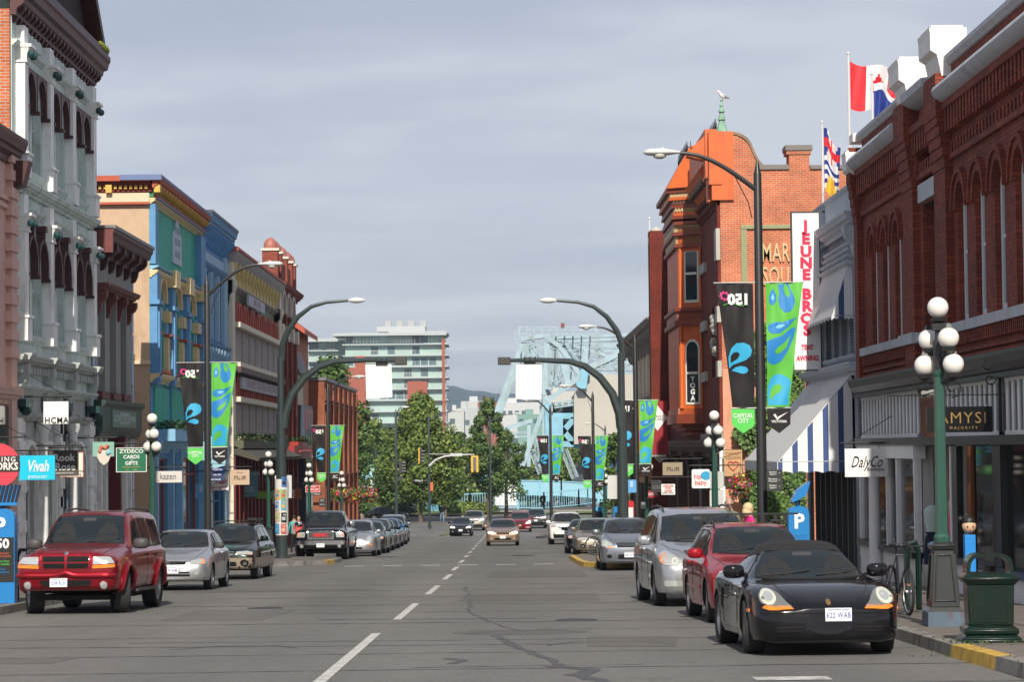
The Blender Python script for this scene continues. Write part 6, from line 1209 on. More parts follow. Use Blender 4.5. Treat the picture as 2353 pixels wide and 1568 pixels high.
# ---- body shapes (y = 0 at the nose, metres)
def sw(*p): return list(p)
SUV = dict(L=4.9, W=.91, zt=[(0, .93), (.02, 1.0), (.08, 1.07), (.5, 1.14), (1.25, 1.2), (1.42, 1.24), (2.15, 1.73), (2.5, 1.79), (3.3, 1.81), (4.3, 1.79), (4.62, 1.74), (4.86, 1.2), (4.9, 1.1)],
 zs=[(0, .88), (.06, .97), (.5, 1.02), (1.3, 1.08), (2.2, 1.1), (4.5, 1.12), (4.9, 1.0)], zb=[(0, .5), (.1, .42), (.5, .4), (4.5, .4), (4.9, .5)],
 wm=[(0, .74), (.04, .82), (.12, .865), (.3, .89), (1, .9), (4.3, .9), (4.75, .86), (4.9, .8)], wr=[(0, .5), (.3, .6), (1.25, .72), (1.6, .72), (2.2, .65), (4.2, .64), (4.7, .66), (4.9, .7)],
 wheels=(.95, 3.86, .385), tw=.27, spokes=5, ws=[(-.72, 1.2), (-.6, 1.69), (-.3, 1.72), (.3, 1.72), (.6, 1.69), (.72, 1.2), (.35, 1.22), (-.35, 1.22)], 
 side=[[(1.75, 1.14), (2.2, 1.6), (2.62, 1.66), (2.66, 1.14)], [(2.76, 1.14), (2.74, 1.66), (3.5, 1.67), (3.56, 1.14)], [(3.68, 1.14), (3.64, 1.66), (4.45, 1.63), (4.6, 1.16)]],
 seams=[[(1.65, .45), (1.62, 1.1)], [(2.7, .45), (2.7, 1.12)], [(3.5, .85), (3.6, 1.12)]], handles=[(2.45, .98), (3.3, .98)], handlem=GRILB, trim=(1.7, 3.45, .62, .70, None),
 lamps=[(rpoly([(.475, .87), (.475, 1.0), (.76, .985), (.835, .885)], .02), LENS), (rpoly([(.47, .80), (.47, .86), (.835, .872), (.83, .815)], .012), AMBER)],
 front=[(rpoly([(-.44, .77), (-.46, 1.035), (.46, 1.035), (.44, .77)], .05), None, 'grille_surround'), (rpoly([(-.4, .92), (-.41, 1.005), (-.02, 1.005), (-.02, .92)], .02), GRILB, 'grille'), (rpoly([(.4, .92), (.41, 1.005), (.02, 1.005), (.02, .92)], .02), GRILB, 'grille'),
   (rpoly([(-.38, .8), (-.4, .89), (-.02, .89), (-.02, .8)], .02), GRILB, 'grille'), (rpoly([(.38, .8), (.4, .89), (.02, .89), (.02, .8)], .02), GRILB, 'grille')],
 hoodseam=[(.62, .15), (.68, .8), (.74, 1.3)], mirror=(1.72, 1.2, .27, PLASTIC), rails=(2.3, 4.5, .55, PLASTIC), plate=.56, platex=-.12)
HATCH = dict(L=4.2, W=.84, zt=[(0, .62), (.03, .68), (.15, .76), (.6, .86), (1.05, .94), (1.25, 1.0), (1.95, 1.34), (2.3, 1.385), (2.9, 1.385), (3.4, 1.3), (3.85, 1.05), (4.1, .95), (4.2, .8)],
 zs=[(0, .57), (.15, .68), (.6, .78), (1.2, .88), (3.5, .93), (4.2, .8)], zb=[(0, .26), (.1, .21), (.6, .2), (3.7, .2), (4.2, .32)], wm=[(0, .6), (.04, .7), (.12, .77), (.3, .815), (1, .835), (3.4, .835), (4.0, .77), (4.2, .68)],
 wr=[(0, .4), (.4, .55), (1.1, .68), (1.5, .66), (2, .58), (2.9, .56), (3.6, .6), (4.2, .6)], wheels=(.82, 3.26, .29), tw=.19, spokes=6,
 ws=[(-.66, .98), (-.55, 1.3), (-.28, 1.33), (.28, 1.33), (.55, 1.3), (.66, .98), (.33, .965), (-.33, .965)], side=[[(1.52, .94), (1.98, 1.26), (2.4, 1.31), (2.42, .95)], [(2.5, .95), (2.48, 1.31), (3.05, 1.28), (3.45, .98)]],
 seams=[[(1.4, .3), (1.42, .9)], [(2.6, .3), (2.62, .92)]], handles=[(2.35, .82)], hoodseam=[(.5, .2), (.6, .6), (.66, 1.1)], mirror=(1.62, 1.0, .2, PLASTIC), plate=.47,
 lamps=[(rpoly([(.38, .585), (.42, .665), (.6, .715), (.72, .70), (.73, .6)], .02), LENS), (rpoly([(.635, .605), (.64, .70), (.715, .695), (.725, .61)], .01), AMBER)],
 front=[(rpoly([(-.3, .6), (-.34, .655), (.34, .655), (.3, .6)], .02), GRILB, 'grille'), (rpoly([(-.42, .33), (-.4, .43), (.4, .43), (.42, .33)], .03), GRILB, 'lower_grille')],
 frontpair=[(ell(.56, .4, .045, .045, 12), LENS, 'fog_lamp')], bars=[([(-.34, .658), (0, .668), (.34, .658)], None, .008), ([(-.42, .38), (0, .385), (.42, .38)], None, .012), ([(-.11, .628), (0, .66), (.11, .628), (0, .6), (-.11, .628)], CHROME, .006)])
def variant(b, **k): d = dict(b); d.update(k); return d
WAGON = variant(HATCH, L=4.75, W=.87, zt=[(0, .68), (.03, .74), (.15, .82), (.6, .92), (1.15, .99), (1.35, 1.05), (2.0, 1.42), (2.4, 1.48), (3.3, 1.5), (4.2, 1.47), (4.5, 1.3), (4.7, .95), (4.75, .85)],
 zs=[(0, .62), (.15, .74), (.6, .84), (1.3, .93), (4.4, .97), (4.75, .85)], zb=[(0, .32), (.1, .27), (4.2, .27), (4.75, .38)], wm=[(0, .66), (.05, .77), (.14, .82), (.3, .85), (1, .865), (4.3, .86), (4.75, .78)],
 wr=[(0, .45), (.5, .6), (1.2, .7), (1.6, .68), (2.1, .6), (4.2, .57), (4.75, .62)], wheels=(.9, 3.55, .33), tw=.21,
 ws=[(-.68, 1.03), (-.57, 1.39), (-.28, 1.42), (.28, 1.42), (.57, 1.39), (.68, 1.03), (.33, 1.01), (-.33, 1.01)], side=[[(1.6, .99), (2.05, 1.35), (2.5, 1.39), (2.52, 1.0)], [(2.6, 1.0), (2.58, 1.39), (3.35, 1.4), (3.4, 1.0)], [(3.48, 1.0), (3.44, 1.4), (4.2, 1.37), (4.4, 1.02)]],
 seams=[[(1.5, .35), (1.5, .95)], [(2.56, .35), (2.56, .98)], [(3.3, .5), (3.42, .98)]], handles=[(2.3, .86), (3.15, .86)], mirror=(1.7, 1.07, .21, None), plate=.5,
 lamps=[(rpoly([(.33, .67), (.35, .74), (.62, .755), (.77, .72), (.76, .655)], .02), LENS), (rpoly([(.66, .66), (.665, .745), (.765, .72), (.76, .66)], .01), AMBER)],
 front=[(rpoly([(-.28, .665), (-.29, .745), (.29, .745), (.28, .665)], .02), CHROME, 'grille_surround'), (rpoly([(-.26, .68), (-.27, .73), (.27, .73), (.26, .68)], .02), GRILB, 'grille'), (rpoly([(-.36, .36), (-.34, .48), (.34, .48), (.36, .36)], .03), GRILB, 'lower_grille')],
 frontpair=[(ell(.58, .44, .1, .085, 14), GRILB, 'fog_lamp_recess'), (ell(.58, .44, .05, .045, 12), LENS, 'fog_lamp')], bars=[([(-.27, .705), (.27, .705)], CHROME, .006), ([(-.34, .42), (.34, .42)], None, .012)], hoodseam=[(.5, .2), (.62, .6), (.69, 1.2)])
PICKUP = dict(L=5.8, W=1.0, zt=[(0, 1.05), (.02, 1.1), (.1, 1.17), (.6, 1.24), (1.4, 1.28), (1.55, 1.33), (2.2, 1.8), (2.55, 1.88), (3.4, 1.89), (3.8, 1.8), (3.95, 1.25), (4.0, 1.2), (5.8, 1.2)],
 zs=[(0, 1.0), (.08, 1.08), (.6, 1.12), (1.5, 1.16), (3.9, 1.19), (4.0, 1.15), (5.8, 1.15)], zb=[(0, .5), (.1, .42), (5.5, .45), (5.8, .5)], wm=[(0, .86), (.03, .93), (.1, .965), (.3, .99), (5.6, .99), (5.8, .97)],
 wr=[(0, .6), (.5, .72), (1.5, .78), (2.2, .68), (3.7, .66), (4, .9), (5.8, .9)], wheels=(1.0, 4.65, .4), tw=.27, spokes=6,
 ws=[(-.78, 1.31), (-.64, 1.77), (-.3, 1.81), (.3, 1.81), (.64, 1.77), (.78, 1.31), (.4, 1.29), (-.4, 1.29)], side=[[(1.95, 1.22), (2.35, 1.7), (2.85, 1.76), (2.87, 1.22)], [(2.97, 1.22), (2.95, 1.76), (3.65, 1.74), (3.75, 1.22)]],
 seams=[[(1.75, .5), (1.75, 1.18)], [(2.92, .5), (2.92, 1.2)], [(4.0, .5), (4.0, 1.15)]], handles=[(2.6, 1.05), (3.45, 1.05)], hoodseam=[(.7, .15), (.75, .8), (.82, 1.4)], mirror=(1.95, 1.35, .29, CHROME), plate=.56,
 lamps=[(rpoly([(.6, .86), (.58, 1.06), (.86, 1.04), (.9, .86)], .03), LENS), (rpoly([(.8, .87), (.8, 1.04), (.88, 1.03), (.9, .87)], .01), AMBER)],
 front=[(rpoly([(-.5, .78), (-.52, 1.1), (.52, 1.1), (.5, .78)], .05), CHROME, 'grille_surround'), (rpoly([(-.44, .82), (-.46, 1.05), (.46, 1.05), (.44, .82)], .04), mat('grille_mesh_grey', (.12, .12, .12), .35, .5), 'grille'),
   (rpoly([(-.9, .58), (-.93, .74), (.93, .74), (.9, .58)], .04), CHROME, 'bumper'), (rpoly([(-.5, .47), (-.5, .58), (.5, .58), (.5, .47)], .03), GRILB, 'lower_grille')], frontpair=[(ell(.72, .53, .07, .06, 12), LENS, 'fog_lamp')],
 bars=[([(-.44, .9+k*.05), (.44, .9+k*.05)], GRILB, .006) for k in range(3)])
VAN = dict(L=5.05, W=.98, zt=[(0, .72), (.03, .82), (.12, .93), (.6, 1.06), (1.0, 1.13), (1.25, 1.22), (2.1, 1.64), (2.6, 1.73), (3.4, 1.76), (4.5, 1.73), (4.8, 1.6), (5.0, 1.1), (5.05, 1.0)],
 zs=[(0, .66), (.12, .83), (.6, .95), (1.2, 1.03), (4.7, 1.1), (5.05, 1.0)], zb=[(0, .28), (.1, .22), (4.6, .24), (5.05, .36)], wm=[(0, .68), (.05, .82), (.15, .9), (.35, .955), (1, .975), (4.6, .97), (5.05, .88)],
 wr=[(0, .45), (.5, .64), (1.1, .78), (1.6, .78), (2.2, .72), (4.5, .68), (5.05, .74)], wheels=(.95, 3.98, .34), tw=.22, spokes=7,
 ws=[(-.8, 1.15), (-.68, 1.58), (-.35, 1.62), (.35, 1.62), (.68, 1.58), (.8, 1.15), (.4, 1.12), (-.4, 1.12)], side=[[(1.5, 1.1), (2.1, 1.5), (2.16, 1.1)], [(2.24, 1.12), (2.24, 1.55), (3.1, 1.62), (3.14, 1.13)], [(3.22, 1.13), (3.2, 1.62), (4.5, 1.58), (4.75, 1.18)]],
 seams=[[(1.75, .35), (1.75, 1.05)], [(2.95, .35), (2.98, 1.1)], [(4.1, .95), (4.2, 1.12)]], handles=[(2.65, .98), (3.1, .98)], trim=(1.4, 3.5, .5, .56, None), hoodseam=[(.5, .2), (.7, .6), (.8, 1.1)], mirror=(1.75, 1.15, .26, None), plate=.5,
 lamps=[(rpoly([(.46, .7), (.52, .8), (.78, .985), (.89, .93), (.9, .78), (.8, .73)], .03), LENS), (rpoly([(.79, .745), (.8, .94), (.89, .91), (.9, .79)], .02), AMBER)], lamp_ring=(.66, .8, .055),
 front=[(rpoly([(-.4, .7), (-.43, .86), (.43, .86), (.4, .7)], .04), GRILB, 'grille'), (rpoly([(-.36, .36), (-.34, .5), (.34, .5), (.36, .36)], .03), GRILB, 'lower_grille')],
 frontpair=[(rpoly([(.5, .36), (.48, .45), (.84, .47), (.84, .37)], .03), LENS, 'fog_lamp')], bars=[([(-.42, .78), (.42, .78)], CHROME, .012)]+[([(-.34, .39+k*.03), (.34, .39+k*.03)], None, .005) for k in range(4)], rails=(2.3, 4.6, .62, PLASTIC))
GOLFW = variant(WAGON, L=4.4, zt=[(0, .66), (.03, .72), (.15, .81), (.6, .9), (1.1, .97), (1.3, 1.03), (1.95, 1.4), (2.3, 1.47), (3.1, 1.49), (3.9, 1.45), (4.15, 1.3), (4.35, .95), (4.4, .85)],
 zs=[(0, .6), (.15, .72), (.6, .83), (1.3, .92), (4.0, .96), (4.4, .85)], zb=[(0, .26), (.1, .2), (3.9, .2), (4.4, .32)], wheels=(.85, 3.36, .31),
 wm=[(0, .68), (.05, .78), (.14, .83), (.3, .86), (1, .87), (4.0, .86), (4.4, .78)], wr=[(0, .45), (.5, .6), (1.2, .7), (1.6, .67), (2.1, .6), (3.9, .57), (4.4, .62)],
 side=[[(1.55, .97), (2.0, 1.33), (2.4, 1.38), (2.42, .98)], [(2.5, .98), (2.48, 1.38), (3.1, 1.39), (3.15, .98)], [(3.23, .98), (3.2, 1.39), (3.85, 1.36), (4.05, 1.0)]], mirror=(1.62, 1.02, .22, None),
 lamps=[(rpoly([(.4, .62), (.42, .78), (.73, .77), (.77, .62)], .05), LENS), (rpoly([(.66, .46), (.66, .5), (.76, .5), (.77, .46)], .01), AMBER)], lamp_ring=(.56, .7, .06), trim=(1.45, 3.1, .5, .54, None),
 front=[(rpoly([(-.33, .64), (-.34, .74), (.34, .74), (.33, .64)], .02), GRILB, 'grille'), (rpoly([(-.6, .27), (-.6, .38), (.6, .38), (.6, .27)], .03), GRILB, 'lower_grille')], frontpair=[], bars=[([(-.33, .69), (.33, .69)], None, .008)], seams=[[(1.4, .3), (1.42, .93)], [(2.46, .3), (2.46, .95)], [(3.1, .5), (3.2, .95)]], handles=[(2.2, .86), (2.95, .86)])
ROAD = dict(L=4.32, W=.89, zt=[(0, .53), (.02, .57), (.1, .625), (.4, .69), (.8, .75), (1.2, .8), (1.34, .84), (1.95, 1.17), (2.2, 1.255), (2.5, 1.285), (2.8, 1.26), (3.2, 1.08), (3.5, .93), (4.1, .86), (4.3, .7), (4.32, .62)],
 zs=[(0, .50), (.1, .6), (.35, .72), (.7, .8), (1.3, .82), (2.5, .84), (3.4, .88), (4.1, .8), (4.32, .6)], zb=[(0, .22), (.12, .15), (3.9, .16), (4.32, .28)], wm=[(0, .55), (.03, .66), (.1, .755), (.22, .82), (.45, .86), (1, .875), (2.2, .85), (3.2, .89), (3.9, .84), (4.32, .62)],
 wr=[(0, .3), (.4, .42), (.9, .55), (1.3, .62), (1.6, .62), (2.1, .5), (2.8, .46), (3.4, .56), (4.32, .5)], edge=.09, wheels=(.86, 3.28, .315), tw=.24, spokes=5, inset=.015,
 ws=[(-.64, .865), (-.6, .98), (-.5, 1.14), (-.25, 1.185), (.25, 1.185), (.5, 1.14), (.6, .98), (.64, .865), (.33, .84), (-.33, .84)], side=[[(1.72, .9), (2.1, 1.13), (2.6, 1.17), (2.75, .92)]], glass=CGLASS,
 seams=[[(1.55, .25), (1.45, .5), (1.5, .82)], [(2.7, .3), (2.8, .84)]], handles=[(2.5, .74)], hoodseam=[(.36, .12), (.5, .4), (.62, 1.2)], mirror=(1.68, .93, .235, None), plate=.475, platex=.1,
 lamps=[(rpoly([(.40, .55), (.47, .60), (.53, .69), (.60, .75), (.70, .76), (.77, .70), (.765, .60), (.62, .56)], .04), mat('smoked_clear_lens', (.22, .23, .21), .15, .4, coat=.8)), (rpoly([(.40, .535), (.44, .565), (.72, .575), (.745, .555), (.66, .525)], .012), AMBER)], lamp_ring=(.668, .668, .088),
 front=[(rpoly([(-.2, .2), (-.2, .26), (.2, .26), (.2, .2)], .02), None, 'bumper_lip')], frontpair=[(rpoly([(.28, .28), (.26, .385), (.56, .375), (.64, .33), (.6, .28)], .03), GRILB, 'air_intake')],
 bars=[([(-.6, .33), (-.3, .33)], UNDER, .008), ([(.3, .33), (.6, .33)], UNDER, .008), ([(-.9, .5), (-.6, .5), (0, .5), (.6, .5), (.9, .5)], SEAL, .003)])
SEDAN = variant(HATCH, L=4.65, W=.89, zt=[(0, .66), (.03, .72), (.15, .8), (.6, .9), (1.1, .97), (1.3, 1.02), (2.0, 1.37), (2.4, 1.44), (3.0, 1.44), (3.5, 1.33), (4.0, 1.08), (4.5, 1.02), (4.65, .85)], zs=[(0, .6), (.15, .72), (.6, .83), (1.3, .92), (4.2, .98), (4.65, .85)],
 wm=[(0, .66), (.04, .77), (.12, .83), (.3, .87), (1, .89), (3.9, .885), (4.5, .8), (4.65, .74)], wheels=(.88, 3.55, .32), ws=[(-.7, 1.0), (-.58, 1.34), (-.28, 1.38), (.28, 1.38), (.58, 1.34), (.7, 1.0), (.33, .98), (-.33, .98)],
 wr=[(0, .45), (.5, .6), (1.2, .72), (1.6, .7), (2.1, .6), (3.1, .57), (3.8, .62), (4.65, .64)], side=[[(1.55, .97), (2.05, 1.3), (2.5, 1.35), (2.52, .98)], [(2.6, .98), (2.58, 1.35), (3.2, 1.33), (3.55, 1.0)]], plate=.46, mirror=(1.68, 1.03, .22, None),
 lamps=[(rpoly([(.42, .63), (.45, .71), (.68, .76), (.8, .72), (.78, .64)], .02), LENS), (rpoly([(.7, .64), (.71, .74), (.79, .72), (.78, .645)], .01), AMBER)], front=[(rpoly([(-.33, .61), (-.36, .7), (.36, .7), (.33, .61)], .02), GRILB, 'grille'), (rpoly([(-.45, .3), (-.43, .42), (.43, .42), (.45, .3)], .03), GRILB, 'lower_grille')],
 bars=[([(-.35, .655), (.35, .655)], CHROME, .01)], frontpair=[(ell(.6, .38, .045, .04, 12), LENS, 'fog_lamp')])
TALLH = variant(HATCH, L=4.3, W=.85, zt=[(0, .7), (.03, .77), (.12, .86), (.5, .98), (.9, 1.07), (1.1, 1.14), (1.95, 1.47), (2.4, 1.53), (3.1, 1.53), (3.8, 1.42), (4.15, 1.1), (4.3, .9)], zs=[(0, .64), (.12, .77), (.6, .9), (1.2, .98), (3.9, 1.02), (4.3, .9)], zb=[(0, .27), (.1, .21), (3.8, .21), (4.3, .34)],
 wm=[(0, .62), (.05, .74), (.15, .8), (.3, .835), (1, .85), (3.7, .85), (4.3, .76)], wr=[(0, .42), (.5, .58), (1.1, .7), (1.6, .68), (2.2, .59), (3.5, .57), (4.3, .62)], wheels=(.8, 3.4, .305), ws=[(-.7, 1.1), (-.57, 1.43), (-.28, 1.47), (.28, 1.47), (.57, 1.43), (.7, 1.1), (.35, 1.07), (-.35, 1.07)],
 side=[[(1.5, 1.04), (2.05, 1.38), (2.45, 1.43), (2.47, 1.05)], [(2.55, 1.05), (2.53, 1.43), (3.3, 1.41), (3.6, 1.08)]], mirror=(1.6, 1.1, .23, None), plate=.46,
 lamps=[(rpoly([(.42, .66), (.5, .78), (.68, .9), (.78, .86), (.8, .72), (.6, .64)], .03), LENS), (rpoly([(.42, .655), (.62, .655), (.72, .69), (.6, .7)], .01), AMBER)], lamp_ring=(.66, .77, .05),
 front=[(rpoly([(-.36, .68), (-.38, .8), (.38, .8), (.36, .68)], .03), GRILB, 'grille'), (rpoly([(-.34, .34), (-.32, .47), (.32, .47), (.34, .34)], .03), GRILB, 'lower_grille')], frontpair=[(ell(.58, .42, .07, .055, 12), GRILB, 'fog_lamp')],
 bars=[([(-.37, .71+k*.03), (.37, .71+k*.03)], CHROME, .006) for k in range(3)]+[([(-.5, .3), (0, .285), (.5, .3)], CHROME, .008)])
XPLR = variant(SUV, L=5.0, W=1.0, zt=[(0, .98), (.03, 1.04), (.1, 1.1), (.6, 1.17), (1.3, 1.22), (1.5, 1.27), (2.2, 1.68), (2.6, 1.76), (3.5, 1.78), (4.5, 1.74), (4.8, 1.5), (5, 1.1)], wm=[(0, .82), (.04, .9), (.12, .95), (.3, .98), (1, 1.0), (4.5, .99), (5, .88)],
 wr=[(0, .6), (.5, .7), (1.3, .8), (2.2, .7), (4.4, .68), (5, .76)], zb=[(0, .34), (.1, .27), (4.6, .3), (5, .42)], wheels=(.98, 3.84, .38), lamps=[(rpoly([(.5, .93), (.52, 1.0), (.84, 1.07), (.92, 1.03), (.88, .93)], .02), LENS), (rpoly([(.8, .95), (.82, 1.06), (.9, 1.03), (.88, .95)], .01), AMBER)],
 front=[(rpoly([(-.46, .86), (-.48, 1.0), (.48, 1.0), (.46, .86)], .04), CHROME, 'grille'), (rpoly([(-.75, .35), (-.8, .56), (.8, .56), (.75, .35)], .05), GRILB, 'lower_grille')], frontpair=[(ell(.74, .62, .06, .05, 12), LENS, 'fog_lamp')], plate=.72, platex=0,
 mirror=(1.8, 1.22, .24, None), bars=[([(-.46, .93), (.46, .93)], PLASTIC, .012)], ws=[(-.8, 1.25), (-.66, 1.64), (-.3, 1.69), (.3, 1.69), (.66, 1.64), (.8, 1.25), (.4, 1.22), (-.4, 1.22)], rails=(2.4, 4.6, .62, PLASTIC))
BUG = variant(HATCH, L=4.1, W=.86, zt=[(0, .6), (.03, .68), (.12, .8), (.4, .93), (.8, 1.0), (1.0, 1.06), (1.7, 1.42), (2.1, 1.5), (2.6, 1.48), (3.2, 1.3), (3.8, .95), (4.1, .7)], zs=[(0, .56), (.12, .7), (.5, .84), (1.2, .9), (3.2, .92), (4.1, .66)], wm=[(0, .6), (.06, .72), (.2, .82), (.6, .86), (1.3, .84), (2.8, .86), (3.6, .82), (4.1, .62)],
 wr=[(0, .3), (.5, .5), (1, .6), (1.6, .64), (2.1, .56), (3, .5), (4.1, .45)], ws=[(-.62, 1.06), (-.52, 1.38), (-.25, 1.43), (.25, 1.43), (.52, 1.38), (.62, 1.06), (.3, 1.03), (-.3, 1.03)], side=[[(1.35, .96), (1.85, 1.34), (2.5, 1.38), (2.75, .98)]], lamps=[(ell(.58, .72, .1, .12, 16), LENS), (rpoly([(.5, .45), (.5, .5), (.7, .51), (.7, .46)], .01), AMBER)],
 front=[(rpoly([(-.3, .3), (-.3, .38), (.3, .38), (.3, .3)], .02), GRILB, 'lower_grille')], bars=[], frontpair=[], mirror=(1.45, 1.02, .2, None), wheels=(.8, 3.3, .32), seams=[], handles=[])
# ================================================================== STREET FURNITURE
GREENP = mat('bottle_green_enamel', (.002, .015, .010), .3, var=.15, vs=4, coat=.3, spec=.3, dirt=('2a1a10', .4, 6)); GPOST = mat('sea_green_post', (.02, .078, .057), .4, var=.1, vs=3, coat=.3); GLOBE = mat('opal_globe', (.74, .72, .69), .2, coat=.5, var=.04, vs=6); BASEM = mat('worn_lamp_base', (.012, .016, .015), .4, var=.3, vs=6, dirt=('5a2a20', .15, 9), coat=.4); PLINTH = mat('chipped_blue_plinth', (.07, .11, .15), .7, var=.2, dirt=('5a2418', .8, 6))
# five-globe lamp: one prototype, copied along both pavements
GA = [(-1.28, .34), (1.86, .34), (-1.05, 0), (2.09, 0)]
def make_globe_lamp():
 r = empty('globe_street_lamp'); q = MB(); q.frust(0, 0, 0, .2, .245, .245, .235, .235); q.build('plinth', PLINTH, r, bevel=.01)
 q = MB(); q.frust(0, 0, .2, .26, .23, .23, .19, .19); q.frust(0, 0, .26, 1.0, .185, .185, .125, .125); q.frust(0, 0, 1.0, 1.06, .15, .15, .17, .17); q.frust(0, 0, 1.06, 1.1, .17, .17, .12, .12)
 for a in range(4):
  q.M = Matrix.Rotation(a*math.pi/2, 4, 'Z')
  for s_ in (-1, 1): q.bar((s_*.135, -.185, .32), (s_*.09, -.142, .94), .02, .03)
  q.bar((-.14, -.183, .34), (.14, -.183, .34), .02); q.bar((-.09, -.14, .93), (.09, -.14, .93), .02)
 q.M = None; q.build('base', BASEM, r, bevel=.006)
 q = MB(); q.lathe([(.105, 1.1), (.11, 1.16), (.085, 1.2), (.07, 3.25), (.085, 3.28), (.085, 3.34)], (0, 0, 0), 8); q.build('post', GPOST, r, ang=25)
 q = MB(); q.lathe([(.07, 3.34), (.075, 3.7), (.05, 3.75), (.04, 3.95), (.1, 3.98), (.11, 4.02)], (0, 0, 0), 8)
 for k in range(4):
  a, dz = GA[k]; c, s_ = math.cos(a)*.29, math.sin(a)*.29
  q.tube([(0, 0, 3.2+dz), (c*.5, s_*.5, 3.18+dz), (c, s_, 3.22+dz)], .03, 6); q.lathe([(.04, 3.2+dz), (.09, 3.24+dz), (.1, 3.29+dz), (.05, 3.3+dz)], (c, s_, 0), 8); q.frust(c, s_, 3.54+dz, 3.6+dz, .045, .045, .02, .02)
 q.frust(0, 0, 3.86, 3.95, .08, .08, .08, .08); q.build('bracket', BLK, r)
 for k in range(4):
  a, dz = GA[k]; c, s_ = math.cos(a)*.29, math.sin(a)*.29
  MB().ball((c, s_, 3.39+dz+.02), .138, 20, 12).build('globe', GLOBE, r, ang=80)
 MB().ball((0, 0, 4.16), .14, 20, 12).build('globe', GLOBE, r, ang=80); return r
LP = [(2162, 32.7, 'nearest green globe lamp beside the bicycle and the green litter bin'), (1643, 68.5, 'green globe lamp before the pink wall and the white shop signs'), (1485, 103., 'green globe lamp in front of the beige building'), (1388, 149., 'small globe lamp left of the pale traffic panel, far right pavement'), (350, 66.5, 'green globe lamp standing behind the silver hatchback and red off-roader'), (617, 106., 'green globe lamp beside the poster-covered pole'), (710, 130., 'green globe lamp left of the red bakery sign'), (785, 154., 'green globe lamp at the flower baskets of the corner building')]
proto = make_globe_lamp()
for i, (px, Y, lb) in enumerate(LP):
 o = proto if i == 0 else copy_tree(proto); p = PY(px, 1100, Y); o.location = (p.x, Y, G(Y)+.14); tag(o, lb, 'street lamp', 'green five-globe street lamps')
# cobra-head street lights
def cobra(x, Y, H, side, arm, rise, head, label, pm=POLEB, r0=.11, banners=False, group='tall street lights', zb=None, hr=0.):
 zg = G(Y)+.14 if zb is None else zb; r = empty('street_light', (x, Y, zg), 0, label, 'street light', group); q = MB(); q.lathe([(r0*1.5, 0), (r0*1.5, .25), (r0*1.05, .3), (r0*.75, H), (r0*.6, H+.05), (0.02, H+.28)], (0, 0, 0), 12); q.build('pole', pm, r)
 q = MB(); n = 10; P = [(side*arm*(t/n), hr*(t/n), H-.35+rise*math.sin(math.pi/2*(t/n))) for t in range(n+1)]; q.tube(P, [.055-.015*t/n for t in range(n+1)], 8); 
 q.tube([(side*arm*.08, 0, H-.9), (side*arm*.12, 0, H-.6), (side*arm*.3, 0, H-.35+rise*.42)], .012, 5); q.build('arm', pm, r)
 hx, hy, hz_ = P[-1]; q = MB(); n_ = 9; sc = head
 prof = [(0, .05), (.06, .065), (.2, .12), (.4, .16), (.6, .15), (.72, .09), (.76, .01)]
 q.grid(lambda u, v: (hx+side*pchip([(i/6, p_[0]*sc) for i, p_ in enumerate(prof)])(u), hy+math.cos(2*math.pi*v)*pchip([(i/6, p_[1]*sc) for i, p_ in enumerate(prof)])(u), hz_+.02+(.55 if math.sin(2*math.pi*v) > 0 else .45)*math.sin(2*math.pi*v)*pchip([(i/6, p_[1]*sc) for i, p_ in enumerate(prof)])(u)), 18, 16); q.lathe([(.03, .05*sc), (.03, .1*sc+.03)], (hx+side*.35*sc, hy, hz_), 8)
 h_ = q.build('lamp_head', mat('lamp_head_grey', (.60, .61, .60), .4, var=.05), r, ang=60)
 q = MB(); q.ball((hx+side*.42*sc, hy, hz_-.05*sc), .14*sc, 12, 6, .5); q.build('lens', mat('lamp_lens', (.55, .56, .52), .2), h_)
 return r
# banner pair: cloth with folds, drops and lettering
BK = mat('black_banner_cloth', (.016, .014, .016), .6, spec=.25); GN = mat('green_banner_cloth', (.10, .44, .05), .5, var=.1, vs=1.5); BG2 = mat('banner_blue', (.015, .20, .52), .5); BG3 = mat('banner_light_blue', (.03, .36, .62), .5); GN2 = mat('banner_bright_green', (.09, .55, .09), .5); WT = mat('banner_white', (.72, .72, .72), .5); PK = mat('banner_pink', (.75, .05, .25), .5)
BKP = [mat('banner_drop_light', (.20, .52, .76), .5)]
def drop(cx, cz, r, L_, a):
 """tear drop outline"""
 o = []
 for i in range(15): t = -2.2+4.4*i/14; o.append((cx+r*math.cos(t)*1.0, cz+r*math.sin(t)))
 ca, sa = math.cos(a), math.sin(a); tip = (-L_*.95, L_*.3); o = [(r*math.cos(-2.2+4.4*i/14), r*math.sin(-2.2+4.4*i/14)) for i in range(15)]+[(-L_*.5, r*.35), tip]
 o = o[:]+[(-L_*.45, -r*.45)]
 return [(cx+x*ca-y*sa, cz+x*sa+y*ca) for x, y in o]
